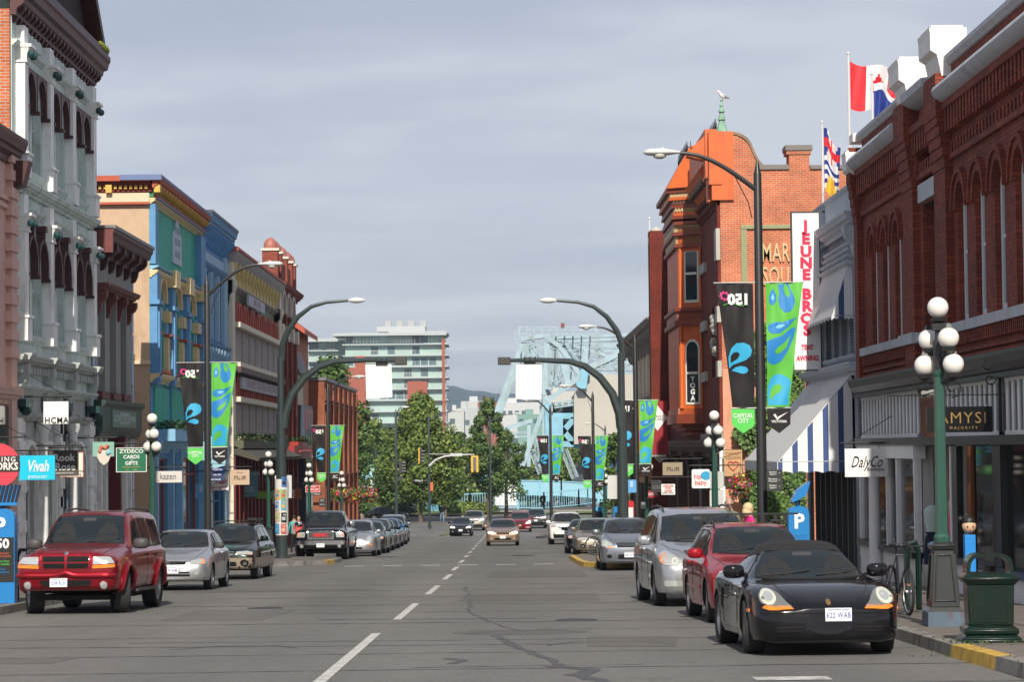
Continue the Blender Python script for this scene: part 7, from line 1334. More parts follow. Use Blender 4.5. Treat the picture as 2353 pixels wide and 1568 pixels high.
def banner(parent_loc, y0, kind, label, grp):
 r = empty('street_banner', parent_loc, 0, label, 'banner', grp); s = -1 if kind == 'k' else 1; Wt, Wb, H_ = .78, .46, 2.55; rr_ = random.Random(int(parent_loc[1]*7)+(s > 0))
 ph = rr_.uniform(0, 6)
 def P(u, v, off=0.): # u 0 at pole side..1 outer edge, v 0 top..1 bottom
  w_ = Wt+(Wb-Wt)*min(1, v*1.02)**.85; y = .03*math.sin(5*u+9*v+ph)*(.3+v*.7)+.02*math.sin(14*u*(1-v)+ph)-.05*math.sin(math.pi*v); return (s*(.13+u*w_), y+off, -v*H_+.02*u*(1-v))
 q = MB().mat(BK if kind == 'k' else GN); q.grid(lambda u, v: P(u, v), 12, 26); q.grid(lambda u, v: P(u, v, .008), 12, 26)
 def decal(poly, m, lv=1): # poly in u, v
  tri = tessellate_polygon([[Vector((a, b, 0)) for a, b in poly]]); bm = bmesh.new(); vs = [bm.verts.new((a, b, 0)) for a, b in poly]
  for t in tri:
   try: bm.faces.new([vs[i] for i in t])
   except ValueError: pass
  for _ in range(3):
   es = [e for e in bm.edges if e.calc_length() > .12]; 
   if es: bmesh.ops.subdivide_edges(bm, edges=es, cuts=1); bmesh.ops.triangulate(bm, faces=bm.faces[:])
  bm.verts.index_update(); q.mat(m); q.add([P(min(.99, max(.01, v.co.x)), min(.99, max(.01, v.co.y)), -.004*lv) for v in bm.verts], [tuple(v.index for v in f.verts) for f in bm.faces]); bm.free()
 def dr(u, v, r_, L_, a, m, lv=1): decal([(u+x/.65, v+y/2.55) for x, y in drop(0, 0, r_, L_, a)], m, lv)
 if kind == 'k':
  decal([(.95, .69), (.93, .60), (.80, .53), (.6, .485), (.35, .48), (.15, .50), (.08, .54), (.12, .585), (.3, .62), (.55, .64), (.8, .66)], BG3); decal([(.87, .645), (.85, .59), (.72, .56), (.58, .555), (.5, .575), (.6, .61)], BK, 2); decal([(.87, .705), (.7, .678), (.5, .668), (.3, .675), (.22, .70), (.3, .725), (.45, .73), (.65, .718)], BG3)
  for k in range(9): a = k*.7; dr(.80+.07*math.cos(a)/.65*1.0, .105+.07*math.sin(a)/2.55, .022, .05, a+math.pi, PK)
 else:
  for pl, m, lv in (([(.33, 0), (.38, .08), (.36, .14), (.42, .2), (.55, .24), (.72, .235), (.82, .2), (.84, .15), (.78, .1), (.68, .05), (.62, 0)], BG2, 1), ([(.5, 0), (.62, .04), (.68, .09), (.64, .12), (.55, .1), (.48, .05)], GN, 2), ([(.2, .04), (.1, .1), (.1, .16), (.2, .18), (.3, .15), (.3, .1)], BG2, 1), ([(.2, .08), (.15, .12), (.2, .145), (.25, .12)], BKP[0], 2),
   ([(.04, .36), (.1, .33), (.3, .315), (.5, .32), (.75, .30), (.95, .28), (.7, .36), (.45, .405), (.2, .41), (.08, .39)], BG2, 1), ([(.3, .35), (.42, .335), (.6, .34), (.48, .365), (.35, .37)], BKP[0], 2), ([(0, .47), (.2, .45), (.5, .43), (.8, .37), (.95, .36), (.9, .45), (.75, .55), (.55, .63), (.3, .66), (.1, .65), (0, .62)], BG2, 1), ([(.28, .55), (.4, .52), (.62, .48), (.8, .42), (.7, .52), (.5, .565), (.35, .575)], GN, 2),
   ([(.01, .9), (.05, .82), (.15, .77), (.35, .735), (.6, .74), (.85, .77), (.97, .8), (.92, .9), (.95, .985), (.05, .985)], BG3, 1), ([(.1, .93), (.15, .86), (.3, .82), (.5, .815), (.62, .84), (.55, .88), (.35, .9), (.2, .94)], GN, 2)): decal(pl, m, lv)
 q.build('cloth', parent=r, ang=80)
 if kind == 'k':
  t = text('150', .30, WT, P(.42, .135, -.03), r, bold=.016, mirror=True); t.location.x -= .0
  q = MB().tube([P(.2+.68*k/8, .172+.012*math.sin(k*.9), -.02) for k in range(9)], .008, 4); q.build('underline', GN2, r)
 q = MB(); b = -H_-.04; w_ = Wb+.02; pts = [(s*.13, b), (s*(.13+w_), b+.01), (s*(.13+w_*.98), b-.32), (s*(.13+w_*.5), b-.50), (s*.14, b-.34)]; q.prism(pts, 'y', -.006, .006); t_ = q.build('tail', GN2 if kind == 'k' else BK, r)
 if kind == 'k': text('CAPITAL\nCITY', .125, WT, (s*(.13+w_*.5), -.012, b-.19), t_, bold=.002, sx=.85)
 else:
  text('VICTORIA', .07, WT, (s*(.13+w_*.5), -.012, b-.26), t_, bold=.002); MB().prism([(s*(.13+w_*.25), b-.12), (s*(.13+w_*.35), b-.1), (s*(.13+w_*.42), b-.17), (s*(.13+w_*.9), b-.06), (s*(.13+w_*.6), b-.16), (s*(.13+w_*.42), b-.23)], 'y', -.012, -.008).build('emblem', WT, t_)
 q = MB(); q.tube([(0, 0, .02), (s*(.13+Wt+.03), 0, .02)], .014, 6); q.tube([(0, 0, -H_-.02), (s*(.13+Wb+.03), 0, -H_-.02)], .014, 6); q.build('bracket', STEEL, r)
# px of the pole top, Y, head px x, side, labels
for px, py, Y, hx, side, lbs in ((1740, 400, 51.5, 1478, -1, ('near the long white hanging sign', 'right')), (470, 655, 76.3, 645, 1, ('before the blue and teal buildings', 'left')), (1460, 785, 101, 1330, -1, ('before the beige building', '')), (751, 893, 137, 838, 1, ('before the brick corner building', '')), (1361, 911, 146, 1284, -1, ('before the bridge counterweight', '')), (1263, 940, 166, 1200, -1, ('left of the bridge counterweight', ''))):
 b = PY(px, py, Y); H = b.z-(G(Y)+.14); xb = PY(px+(12 if Y < 60 else 8 if Y < 80 else 4), 1190, Y).x; s_ = 5752/Y
 arm = abs(hx-px)/s_-.75*(1.0 if Y < 150 else .9)
 cobra(xb, Y, H, side, arm, .95 if Y > 60 else .8, 1.0, 'black street light carrying a banner pair, '+lbs[0])
 if Y < 60: bt = 652
 elif Y < 80: bt = 835
 elif px == 1460: bt = 921
 elif px == 751: bt = 979
 elif px == 1361: bt = 1003
 else: bt = 1002
 z = PY(px, bt, Y).z
 banner((xb, Y-.02, z), Y, 'k', 'black banner with a reversed 150 on the street light '+lbs[0], 'black banners reading 150'); banner((xb, Y-.02, z), Y, 'g', 'green banner with blue drops on the street light '+lbs[0], 'green banners with blue drops')
# far thin street lights round the junction
for px, py, Y, hx, side, lb in ((908, 950, 215, 925, 1, 'thin pole left of the big tree'), (1125, 963, 255, 1192, 1, 'thin pole beside the slanting tree trunk'), (984, 958, 232, 1060, 1, 'pole with traffic signals in front of the big tree'), (862, 1005, 320, 838, -1, 'distant pole above the flowering baskets'), (1390, 985, 250, 1345, -1, 'distant double-armed light right of the counterweight')):
 b = PY(px, py, Y); cobra(PY(px+3, 1190, Y).x, Y, b.z-G(Y)-.1, side, max(.5, abs(hx-px)/(5752/Y)-.6), .8, .9, 'dark street light, '+lb, POLE, .12)
# big curved signal gantries with blank white sign backs
def gantry(px, side, label, hx, ax, sx0, sx1):
 Y = 91.9; xb = PY(px, 1293, Y).x; zg = G(Y)+.14; r = empty('sign_gantry', (xb, Y, zg), 0, label, 'sign gantry', 'curved sign gantries over the street')
 def L_(a, b_): p = PY(a, b_, Y); return (p.x-xb, 0, p.z-zg)
 m = (lambda x: x) if side > 0 else (lambda x: 2079-x)
 q = MB(); q.lathe([(.3, -.02), (.3, .06), (.21, .08), (.2, 2.6), (.17, 5.3), (.13, 5.35), (.12, L_(648, 820)[2])], (0, 0, 0), 14); q.build('pole', POLE, r)
 q = MB(); q.tube([L_(m(x)-(0 if side > 0 else 0), y) for x, y in ((648, 830), (650, 790), (662, 760), (685, 728), (715, 705), (750, 695), (800, 691))], [.12, .115, .105, .09, .075, .06, .05], 8); q.tube([L_(m(x), y) for x, y in ((652, 985), (656, 950), (672, 905), (700, 868), (735, 842), (770, 831), (840, 828), (935, 829))], [.17, .165, .155, .14, .125, .11, .09, .06], 10); q.build('arm', POLE, r)
 a, b_, c = L_(m(802), 688), L_(m(838), 688), L_(m(802), 698); q = MB(); s_ = side; q.M = Matrix.Translation((a[0], 0, a[2]-.04)); q.grid(lambda u, v: (s_*.62*u, .14*math.sin(math.pi*min(1, u*.9+.1))**.6*math.cos(6.283*v), .11*math.sin(math.pi*min(1, u*.9+.1))**.6*math.sin(6.283*v)), 10, 14); q.M = None; q.build('lamp_head', MC['lamp_head_grey'], r, ang=60)
 q = MB(); a, b_ = L_(m(906), 821), L_(m(935), 839); q.box(a[0], b_[0], -.12, .2, b_[2], a[2]); q.build('signal_back', mat('dark_bronze_box', (.05, .048, .045), .6), r, bevel=.03)
 x0_, x1_ = L_(sx0, 836)[0], L_(sx1, 836)[0]; z1_, z0_ = L_(sx0, 836)[2], L_(sx0, 917)[2]; q = MB(); q.prism(rpoly([(x0_, z0_), (x1_, z0_+.05*side), (x1_-.03*side, z1_), (x0_-.03*side, z1_)], .05), 'y', .06, .08)
 q.build('sign_panel', mat('sunlit_white_sign', (.84, .83, .80), .55, dirt=('a09a88', .35, 4)), r); q = MB(); q.box(L_(m(857), 0)[0], L_(m(884), 0)[0], .0, .08, L_(800, 840)[2], L_(800, 826)[2])  # sign panel is even off-white with sparse grime
 for k in (858, 870, 882): q.box(L_(m(k), 0)[0]-.02, L_(m(k), 0)[0]+.02, -.12, .05, L_(800, 833)[2], L_(800, 824)[2])
 q.build('hanger', BLK, r); return r, xb, zg
gr, gx, gz = gantry(648, 1, 'dark green curved gantry on the left pavement, wrapped with posters', 820, 935, 841, 901)
g2, gx2, gz2 = gantry(1433, -1, 'dark green curved gantry on the right pavement beside the beige building', 1255, 1145, 1184, 1243)
def sheetbox(name, x0, x1, y, z0, z1, m, label, cat, th=.03, r_=.03, group=None, parent=None):
 q = MB().prism(rpoly([(x0, z0), (x1, z0), (x1, z1), (x0, z1)], r_), 'y', y, y+th); o = q.build(name, m, parent); 
 return tag(o, label, cat, group) if label else o
# the two tall grey sign backs on the left gantry and the panel on the right one
def pxbox(x0, y0, x1, y1, Y): a, b = PY(x0, y1, Y), PY(x1, y0, Y); return a.x, b.x, a.z, b.z
SGB = mat('aluminium_sign_back', (.52, .53, .53), .5, var=.05, dirt=('8a8880', .25, 3))
for i, (x0, x1) in enumerate(((629, 649), (649, 668))):
 a = pxbox(x0, 1093, x1, 1146, 91.7); q = MB().prism(rpoly([(a[0], a[2]), (a[1], a[2]), (a[1], a[3]), (a[0], a[3])], .05), 'y', 92.15 if i == 0 else 92.1, 92.17 if i == 0 else 92.12); tag(q.build('road_sign', SGB), ('left' if i == 0 else 'right')+' one of the two tall grey sign backs on the poster pole', 'road sign', 'grey sign backs')
a = pxbox(1398, 1093, 1431, 1148, 91.7); q = MB().prism(rpoly([(a[0], a[2]), (a[1], a[2]), (a[1], a[3]), (a[0], a[3])], .05), 'y', 92.1, 92.13); tag(q.build('road_sign', SGB), 'large blank grey sign back on the right curved gantry', 'road sign')
a = pxbox(1629, 1084, 1652, 1124, 69); q = MB().prism(rpoly([(a[0], a[2]), (a[1]+.1, a[2]), (a[1]+.1, a[3]), (a[0], a[3])], .04), 'y', 68.7, 68.72); tag(q.build('road_sign', SGB), 'upper grey parking sign back behind the globe lamp post', 'road sign'); a = pxbox(1629, 1126, 1652, 1165, 69); q = MB().prism(rpoly([(a[0], a[2]), (a[1]+.1, a[2]), (a[1]+.1, a[3]), (a[0], a[3])], .04), 'y', 68.7, 68.72); tag(q.build('road_sign', SGB), 'lower grey parking sign back behind the globe lamp post', 'road sign')
# poster column wrapped round the left gantry
PO = empty('poster_wrap', (gx, 91.9, gz), 0, 'layer of colourful posters wrapped round the curved gantry pole', 'posters'); rp = random.Random(4)
q = MB().lathe([(.235, .85), (.245, 1.5), (.24, 2.2), (.25, 2.9)], (0, 0, 0), 16); q.build('paper', mat('torn_paper', (.62, .6, .56), .8, var=.15, vs=5), PO)
pcs = [(.5, .1, .1), (.05, .25, .5), (.02, .02, .02), (.55, .4, .3), (.1, .35, .45), (.4, .45, .5), (.2, .4, .15), (.6, .35, .1), (.05, .15, .4)]
for i in range(9):
 zz_ = .9+(i//2)*.42+rp.uniform(0, .05); a0 = -math.pi/2+(-.62 if i % 2 else .45)+rp.uniform(-.1, .1); q = MB(); q.mat(mat('poster_%d' % i, pcs[i], .5)); q.grid(lambda u, v: (.262*math.cos(a0-.42+.84*u), .262*math.sin(a0-.42+.84*u), zz_+.36*v), 5, 1); q.mat(mat('poster_ink_%d' % i, pcs[(i+3) % 9], .5)); q.grid(lambda u, v: (.265*math.cos(a0-.3+.5*u), .265*math.sin(a0-.3+.5*u), zz_+.08+.12*v), 4, 1); q.grid(lambda u, v: (.265*math.cos(a0-.1+.4*u), .265*math.sin(a0-.1+.4*u), zz_+.25+.05*v), 4, 1); q.build('poster', parent=PO)
# traffic signals at the junction
def signal(px, py0, py1, Y, label, back, yellow=True):
 a, b = PY(px, py1, Y), PY(px, py0, Y); h = b.z-a.z; w_ = .32; r = empty('traffic_signal', (a.x, Y, a.z), 0, label, 'traffic signal'); m = mat('signal_yellow', (.75, .42, .03), .5)
 if back: MB().prism(rpoly([(-.33, 0), (.33, 0), (.33, h), (-.33, h)], .06), 'y', .05, .07).build('backboard', m, r); MB().box(-.15, .15, -.12, .05, .12, h-.12).build('housing', mat('signal_grey', (.12, .13, .13), .5), r, bevel=.02)
 else:
  MB().box(-.06 if yellow else -.15, .18 if yellow else .15, -.1, .2, 0, h).build('housing', mat('signal_dark', (.035, .04, .04), .5), r, bevel=.02)
  if yellow: MB().box(-.16, -.06, -.3, .4, -.05, h+.05).build('backboard', m, r)
  q = MB()
  for k in range(4): q.tube([(.1, -.1, .15+k*h/4.3), (.42, -.1, .12+k*h/4.3)], .12, 8)
  q.build('visor', mat('signal_dark', (0, 0, 0)), r)
signal(1091, 1048, 1086, 231, 'yellow-backed traffic signal hanging from the mast arm over the junction', True); signal(966, 1031, 1065, 231, 'side-on traffic signal with a yellow edge left of its pole', False); signal(921, 1060, 1088, 214, 'dark traffic signal on the thin pole left of the tree', False, False)
q = MB(); P = [PY(x, y, 231) for x, y in ((986, 1072), (1000, 1058), (1020, 1050), (1050, 1046), (1090, 1045))]; q.tube(P, [.1, .09, .08, .07, .05], 8); q.tube([PY(986, 1044, 231), PY(1050, 1045, 231)], .03, 5); a = pxbox(1035, 1042, 1062, 1049, 230.8); q.box(a[0], a[1], 230.7, 230.8, a[2], a[3]); tag(q.build('mast_arm', SGB), 'pale mast arm reaching from the signal pole over the street', 'mast arm')
# junction name plate and small signs
SGD = mat('dark_sign_face', (.025, .028, .03), .5)
def board(x0, y0, x1, y1, Y, m, label, cat='shop sign', name='hanging_sign', texts=(), hang=True, side=None, th=.05, rad=.0, border=None, group=None, barlen=None):
 """flat board seen face on; x/y in the measuring grid, texts: (string, cx, cy, height px, material, kwargs) in the same grid"""
 a = pxbox(x0, y0, x1, y1, Y); r = empty(name, ((a[0]+a[1])/2, Y, a[2]), 0, label, cat, group); ox, oz = (a[0]+a[1])/2, a[2]; w2 = (a[1]-a[0])/2; h = a[3]-a[2]
 pts = [(-w2, 0), (w2, 0), (w2, h), (-w2, h)]; q = MB().prism(rpoly(pts, rad) if rad else pts, 'y', 0, th); q.build('panel', m, r)
 if border:
  q = MB(); t = .018
  for b in ((-w2, w2, 0, t), (-w2, w2, h-t, h), (-w2, -w2+t, t, h-t), (w2-t, w2, t, h-t)): q.box(b[0], b[1], -.008, 0, b[2], b[3])
  q.build('border', border, r)
 for t in texts:
  s, cx, cy, hp, tm = t[:5]; kw = t[5] if len(t) > 5 else {}; p = PY(cx, cy, Y); kw = dict(kw); sz = hp*Y/F_PX*1.38; kw['bold'] = min(kw.get('bold', 0), .02*sz); bw = max(len(l_) for l_ in s.split(chr(10)))*sz*.62*kw.get('sx', 1)*kw.get('spacing', 1); kw['sx'] = kw.get('sx', 1)*min(1, 1.75*w2/bw); text(s, sz, tm, (p.x-ox, -.012, p.z-oz), r, **kw)
 if hang and side:
  q = MB(); xe = (FL if side < 0 else FR)-ox; far_ = (w2+.08) if side < 0 else (-w2-.08); q.tube([(xe, th/2, h+.12), (far_, th/2, h+.12)], .022, 6); q.tube([(xe, th/2, h+.75), (far_*.7, th/2, h+.13)], .008, 4)
  for x_ in (-w2*.6, w2*.6): q.tube([(x_, th/2, h), (x_, th/2, h+.12)], .008, 4)
  q.build('bracket', BLK, r)
 return r
board(947, 1103, 982, 1108, 230, SGD, 'black Wharf street name plate on the signal pole', 'street sign', 'street_sign', [('Wharf', 962, 1105.5, 5, WT)], False)
TXB = mat('black_lettering', (.012, .012, .012), .5); TXW = mat('white_lettering', (.78, .78, .76), .5); RED = mat('sign_red', (.52, .02, .03), .45); WB = mat('white_sign_board', (.78, .78, .77), .5, dirt=('b0aca0', .2, 4))
def YL(xc, off=.85): return F_PX*(-(FL+off))/(PCX-21-xc)
def YR(xc, off=1.0): return F_PX*(FR-off)/(xc-PCX+21)
# -- left pavement signs
r = empty('round_sign', PY(-5, 1070, 53.6), 0, 'round red sign with white capitals on a dark band, cut by the left edge', 'shop sign')
q = MB().prism(ell(0, 0, .47, .47, 40), 'y', 0, .05); q.build('panel', mat('coral_red', (.66, .05, .08), .5), r); MB().box(-.47, .47, -.01, 0, -.14, .2).build('band', mat('charcoal_band', (.035, .03, .03), .5), r)
text('SPRING', .15, TXW, (.08, -.02, .12), r, spacing=1.3, bold=.002); text('WORKS', .22, TXW, (.1, -.02, -.03), r, bold=.006, sx=.85); q = MB(); q.tube([(-3, 0, .6), (.6, 0, .6)], .02, 6); q.build('bracket', BLK, r)
board(45, 1047, 126, 1104, YL(85), mat('bright_cyan_sign', (.0, .52, .78), .5), 'bright cyan jewellery sign with white script beside the round red sign', texts=[('Vivah', 87, 1073, 27, TXW, dict(shear=.25, bold=.006)), ('JEWELLERY', 87, 1097, 6.5, TXW)], side=-1)
q = MB()
board(100, 923, 157, 975, YL(130), WB, 'white square sign with four bold black capitals, hanging high on the pale building', texts=[('HCMA', 130, 967, 14, TXB, dict(bold=.01, sx=.95, spacing=1.12))], side=-1)
board(112, 1035, 180, 1095, YL(150, .8), mat('weathered_brown_sign', (.07, .06, .05), .7, var=.25, vs=5), 'weathered brown wooden sign with big white serif letters beside the cyan sign', texts=[('Rook', 147, 1053, 17, TXW, dict(bold=.012, sx=.95)), ('Rose', 150, 1074, 17, TXW, dict(bold=.012)), ('DESIGN BOUTIQUE', 148, 1088, 3.6, TXW)], side=-1)
board(138, 1039, 192, 1098, YL(165, .7), mat('cream_sign', (.74, .70, .60), .5), 'cream real estate sign with a black band, behind the brown wooden one', texts=[('REAL ESTATE', 166, 1092, 5, TXB), ('ROYAL', 184, 1084, 5, TXB)], side=-1, border=mat('thin_red_line', (.4, .1, .08), .5))
r = board(213, 1016, 262, 1050, YL(238, .75), mat('sage_green_sign', (.22, .42, .34), .6), 'sage green sign with an anatomical heart drawing below', texts=[('Smoking Lily', 238, 1024, 7, mat('pale_mint', (.5, .65, .55), .5), dict(spacing=1.05))], side=-1)
a = PY(238, 1050, YL(238, .75)); q = MB().prism([(x*.62, z*.62) for x, z in [(0, -.42), (.2, -.25), (.3, .0), (.25, .2), (.1, .3), (0, .24), (-.12, .28), (-.26, .16), (-.3, -.05), (-.18, -.28)]], 'y', -.03, .0); q.M = None; o = q.build('heart_panel', mat('bone_white', (.62, .55, .48), .6), r); o.location = (.02, 0, .02); q = MB().tube([(-.12, -.045, .1), (-.06, -.045, .26), (.05, -.045, .2), (.12, -.045, .3)], .045, 6); q.build('vessel', mat('salmon_red', (.6, .15, .1), .5), o); MB().ball((.12, -.03, .08), .07, 8, 6).build('blue_lobe', mat('pale_cyan', (.2, .5, .65), .5), o)
GS = mat('shop_green', (.01, .14, .07), .45)
board(267, 1029, 337, 1086, YL(302), GS, 'dark green white-edged hanging sign reading CARDS and GIFTS', texts=[('ZYDECO', 302, 1038, 9, TXW, dict(bold=.012, sx=1.1)), ('CARDS', 302, 1051, 8.5, TXW, dict(bold=.006)), ('&', 303, 1058, 4, TXW), ('GIFTS', 302, 1065.5, 8.5, TXW, dict(bold=.006)), ('less lumps   good times', 302, 1074, 3.4, mat('gold_text', (.6, .45, .1), .5), dict(shear=.3)), ('EST        1986', 302, 1081, 3.2, MC['gold_text'])], side=-1, border=TXW)
board(358, 1083, 418, 1110, YL(388), mat('pale_grey_sign', (.60, .58, .56), .5), 'pale grey sign with thin grey lower-case letters right of the green globe lamp', texts=[('kazen', 386, 1096, 15, mat('grey_lettering', (.12, .11, .11), .5), dict(sx=1.15)), ('.', 364, 1100, 14, mat('orange_letter', (.6, .12, .03), .5), dict(bold=.02))], side=-1)
r = board(465, 1003, 518, 1068, YL(492), mat('powder_blue_sign', (.30, .52, .62), .6), 'powder blue market arcade sign numbered 559 and 561, with a scalloped foot', texts=[('MARKET', 493, 1022, 8, mat('buff_lettering', (.6, .5, .3), .5)), ('ARCADE', 493, 1032, 8, MC['buff_lettering']), ('GARDENS', 493, 1044, 5, MC['buff_lettering']), ('559, 561', 494, 1055, 6, mat('slate_lettering', (.12, .2, .25), .5))], side=-1)
MB().prism([(-.42, .02), (.42, .02), (.4, -.06), (.2, -.1), (0, -.2), (-.2, -.1), (-.4, -.06)], 'y', 0, .05).build('scalloped_foot', MC['powder_blue_sign'], r)
for i, (y, tx) in enumerate(((1080, 'URBAN BOUTIQUE STORE'), (1092, 'ORGANIC SPA'), (1103, 'JOHNS SHOES'))):
 board(473, y-4, 514-i*1, y+4, YL(494)-.3, mat('navy_slat', (.01, .03, .18), .4), 'navy slat sign, '+('top', 'middle', 'bottom')[i]+' one of three, in the stack below the powder blue sign', texts=[(tx, 493, y, 3.4, TXW, dict(bold=.003))], hang=False, group=None)
board(470, 1090, 525, 1128, YL(497)+.4, WB, 'white candy shop sign with red lettering behind the navy slats', texts=[('Flair', 508, 1107, 13, RED, dict(bold=.012, shear=.2)), ('CANDY SHOP', 497, 1122, 6.5, RED)], side=-1)
board(449, 1111, 475, 1146, YL(462, 2.2), mat('cornflower_sign', (.10, .32, .62), .5), 'small cornflower blue sign with a white crown-like emblem beside the left street light', texts=[('lllll', 462, 1124, 17, mat('pale_blue_text', (.55, .7, .85), .5), dict(bold=.006))], hang=False, rad=.05)
board(528, 1080, 573, 1115, YL(550), mat('beige_sign', (.52, .38, .27), .6), 'beige sign with bold black capitals over the dark green estate car, left pavement', texts=[('STILL LIFE', 551, 1099, 8.5, TXB, dict(bold=.008, sx=.95)), ('FOR HIM', 551, 1087, 2.6, TXB)], side=-1)
board(545, 1083, 592, 1143, YL(568, .8)+3, mat('dusty_teal_sign', (.12, .28, .33), .6), 'tall dusty teal shop directory sign behind the beige one', texts=[('GARDENS', 578, 1090, 6, TXW), ('STILL LIFE', 570, 1122, 4, TXW), ('& SELF DEFENSE', 570, 1129, 3, TXW)], side=-1, rad=.05)
board(590, 1130, 628, 1147, YL(609, .7), mat('lime_sign', (.22, .46, .08), .5), 'lime green sign with a yellow oval', texts=[('Florists', 604, 1138, 5, mat('yellow_text', (.7, .6, .1), .5), dict(shear=.2))], side=-1)
board(606, 1127, 645, 1158, YL(626, .8)+5, WB, 'white sign with olive-black letters beside the poster pole', texts=[('kn:tt', 628, 1142, 11, mat('olive_black', (.05, .05, .03), .5))], side=-1)
board(655, 1123, 692, 1148, YL(673, .8), mat('varnished_wood_sign', (.34, .09, .025), .5, var=.2, vs=4), 'varnished orange-brown wooden sign right of the poster pole', side=-1)
board(650, 1127, 676, 1146, YL(663, .8)-2, mat('cream_sign', (0, 0, 0)), 'small cream sign with a letter S before the wooden sign', texts=[('S', 672, 1138, 8, TXB)], side=-1)
board(702, 1117, 735, 1132, 134, RED, 'red BAKERY and CAFE sign beside a globe lamp', texts=[("Willie's", 719, 1120, 3.6, TXW), ('BAKERY & CAFE', 719, 1126, 5, TXW, dict(bold=.008, sx=.72))], side=-1, border=TXW)
board(718, 1133, 739, 1139, 163, SGD, 'tiny black alley name plate on the brick corner', 'street sign', 'street_sign', [('Waddington', 728, 1136, 3.4, TXW)], False)
board(733, 1146, 748, 1166, 138, SGD, 'small dark wayfinding board behind the pickup truck', 'wayfinding sign', 'wayfinding_sign', [('Centennial\nSquare', 740, 1151, 2.6, TXW), ('Chinatown', 740, 1160, 2.6, TXW)], False, rad=.05)
# -- right pavement signs
r = empty('vertical_sign', PY(1856, 850, 64.3), 0, 'tall white vertical sign with crimson stacked letters above the big awning', 'shop sign'); a = pxbox(1828, 488, 1883.5, 850, 64.3); w2 = (a[1]-a[0])/2; h = a[3]-a[2]; oz = r.location.z
q = MB().box(-w2, w2, 0, .16, 0, h); q.build('panel', WB, r); q = MB(); t = .03
for b in ((-w2-t, w2+t, -t, 0), (-w2-t, w2+t, h, h+t), (-w2-t, -w2, 0, h), (w2, w2+t, 0, h)): q.box(b[0], b[1], -.02, .18, b[2], b[3])
q.box(w2, w2+.5, .05, .1, -.06, -.01); q.box(w2, w2+.5, .05, .1, h, h+.05); q.build('frame', mat('dark_sign_frame', (.05, .05, .055), .5), r)
CR = mat('crimson_letter', (.68, .02, .08), .45)
for ch, y in zip('JEUNE', (520, 550, 579, 605, 632)): p = PY(1857, y, 64.3); text(ch, 24*64.3/F_PX*1.38, CR, (0.0, -.015, p.z-oz), r, bold=.02, sx=1.1)
for ch, y in zip('BROS', (677, 705, 733, 760)): p = PY(1857, y, 64.3); text(ch, 24*64.3/F_PX*1.38, CR, (0.0, -.015, p.z-oz), r, bold=.02, sx=1.1)
for tx, y, hh in (('TENT', 799, 11), ('&', 811, 8), ('AWNING', 824, 12)): p = PY(1857, y, 64.3); text(tx, hh*64.3/F_PX*1.38, CR, (0, -.015, p.z-oz), r, bold=.007, sx=.72)
board(1942, 1031, 2040, 1097, 53.5, WB, 'white boutique sign with black script hanging from a rod beside the big awning', texts=[('DalyCo', 1990, 1063, 27, TXB, dict(shear=.45, sx=1.15)), ('Boutique', 2012, 1079, 8, TXB)], side=1)
inv(text('Daly Co', .42, mat('white_window_script', (.6, .6, .6), .5), PX(2062, 1256, RF.X(.145)), None, rz=R(-90), shear=.4, name='window_lettering'), J)
r = board(2130, 934, 2280, 995, 41.4, mat('gloss_black_sign', (.006, .006, .007), .2), 'gloss black sign with gilt letters behind the nearest globe lamp', texts=[('AMYSI', 2211, 962, 27, mat('gilt_letter', (.72, .48, .18), .25, .85), dict(bold=-.002, sx=1.25, spacing=1.15)), ('MAJORITY', 2214, 984, 6, MC['gilt_letter'], dict(spacing=1.9, bold=.002))], hang=False)
q = MB(); zt = .62; q.tube([(-1.2, .03, .62), (.78, .03, .62)], .008, 4); q.bar((.68, .03, -.05), (.68, .03, 1.15), .05); q.bar((.66, .03, 1.14), (1.1, .03, 1.14), .06); q.bar((.66, .03, -.03), (1.0, .03, -.03), .05)
def scroll(cx, cz, r0, turns, a0, sgn): return [(cx+r0*(1-t/24*.75)*math.cos(a0+sgn*turns*2*math.pi*t/24), .03, cz+r0*(1-t/24*.75)*math.sin(a0+sgn*turns*2*math.pi*t/24)) for t in range(25)]
q.tube(scroll(-.55, .76, .16, 1.2, -1.5, -1), .011, 4); q.tube(scroll(-.1, .74, .16, 1.2, -1.7, 1), .011, 4); q.tube([(-.6, .03, .62), (-.35, .03, .68), (0, .03, .98), (.3, .03, 1.05)], .011, 4); q.tube(scroll(.5, 1.1, .14, 1.1, -.3, 1), .011, 4); q.tube(scroll(.52, .88, .12, 1.1, 1.0, -1), .011, 4)
for x_ in (-.45, .45): q.tube([(x_, .03, .46), (x_, .03, .62)], .008, 4)
q.build('scroll_bracket', BLK, r)
r = board(1590, 1079, 1631, 1123, 79, mat('pale_aqua_white', (.68, .76, .76), .5), 'white rounded sign with coral letters and a blue bird', texts=[('hip', 1603, 1096, 11, mat('coral_letter', (.62, .12, .08), .5), dict(bold=.01)), ('baby', 1610, 1110, 11, MC['coral_letter'], dict(bold=.01))], side=1, rad=.06)
q = MB().prism([(x*.17+.16, z*.17+.40) for x, z in ell(0, 0, 1, .8, 14)], 'y', -.014, -.004); q.prism([(.02, .44), (.08, .5), (.1, .4)], 'y', -.013, -.004); q.build('bird_emblem', mat('bird_blue', (.03, .32, .55), .5), r)
board(1522, 1062, 1569, 1094, 98, mat('khaki_sign', (.30, .24, .16), .6), 'khaki sign with bold black capitals and a thin frame, right pavement', texts=[('STILL LIFE', 1546, 1079, 8, TXB, dict(bold=.01, sx=.95))], side=1, border=TXB)
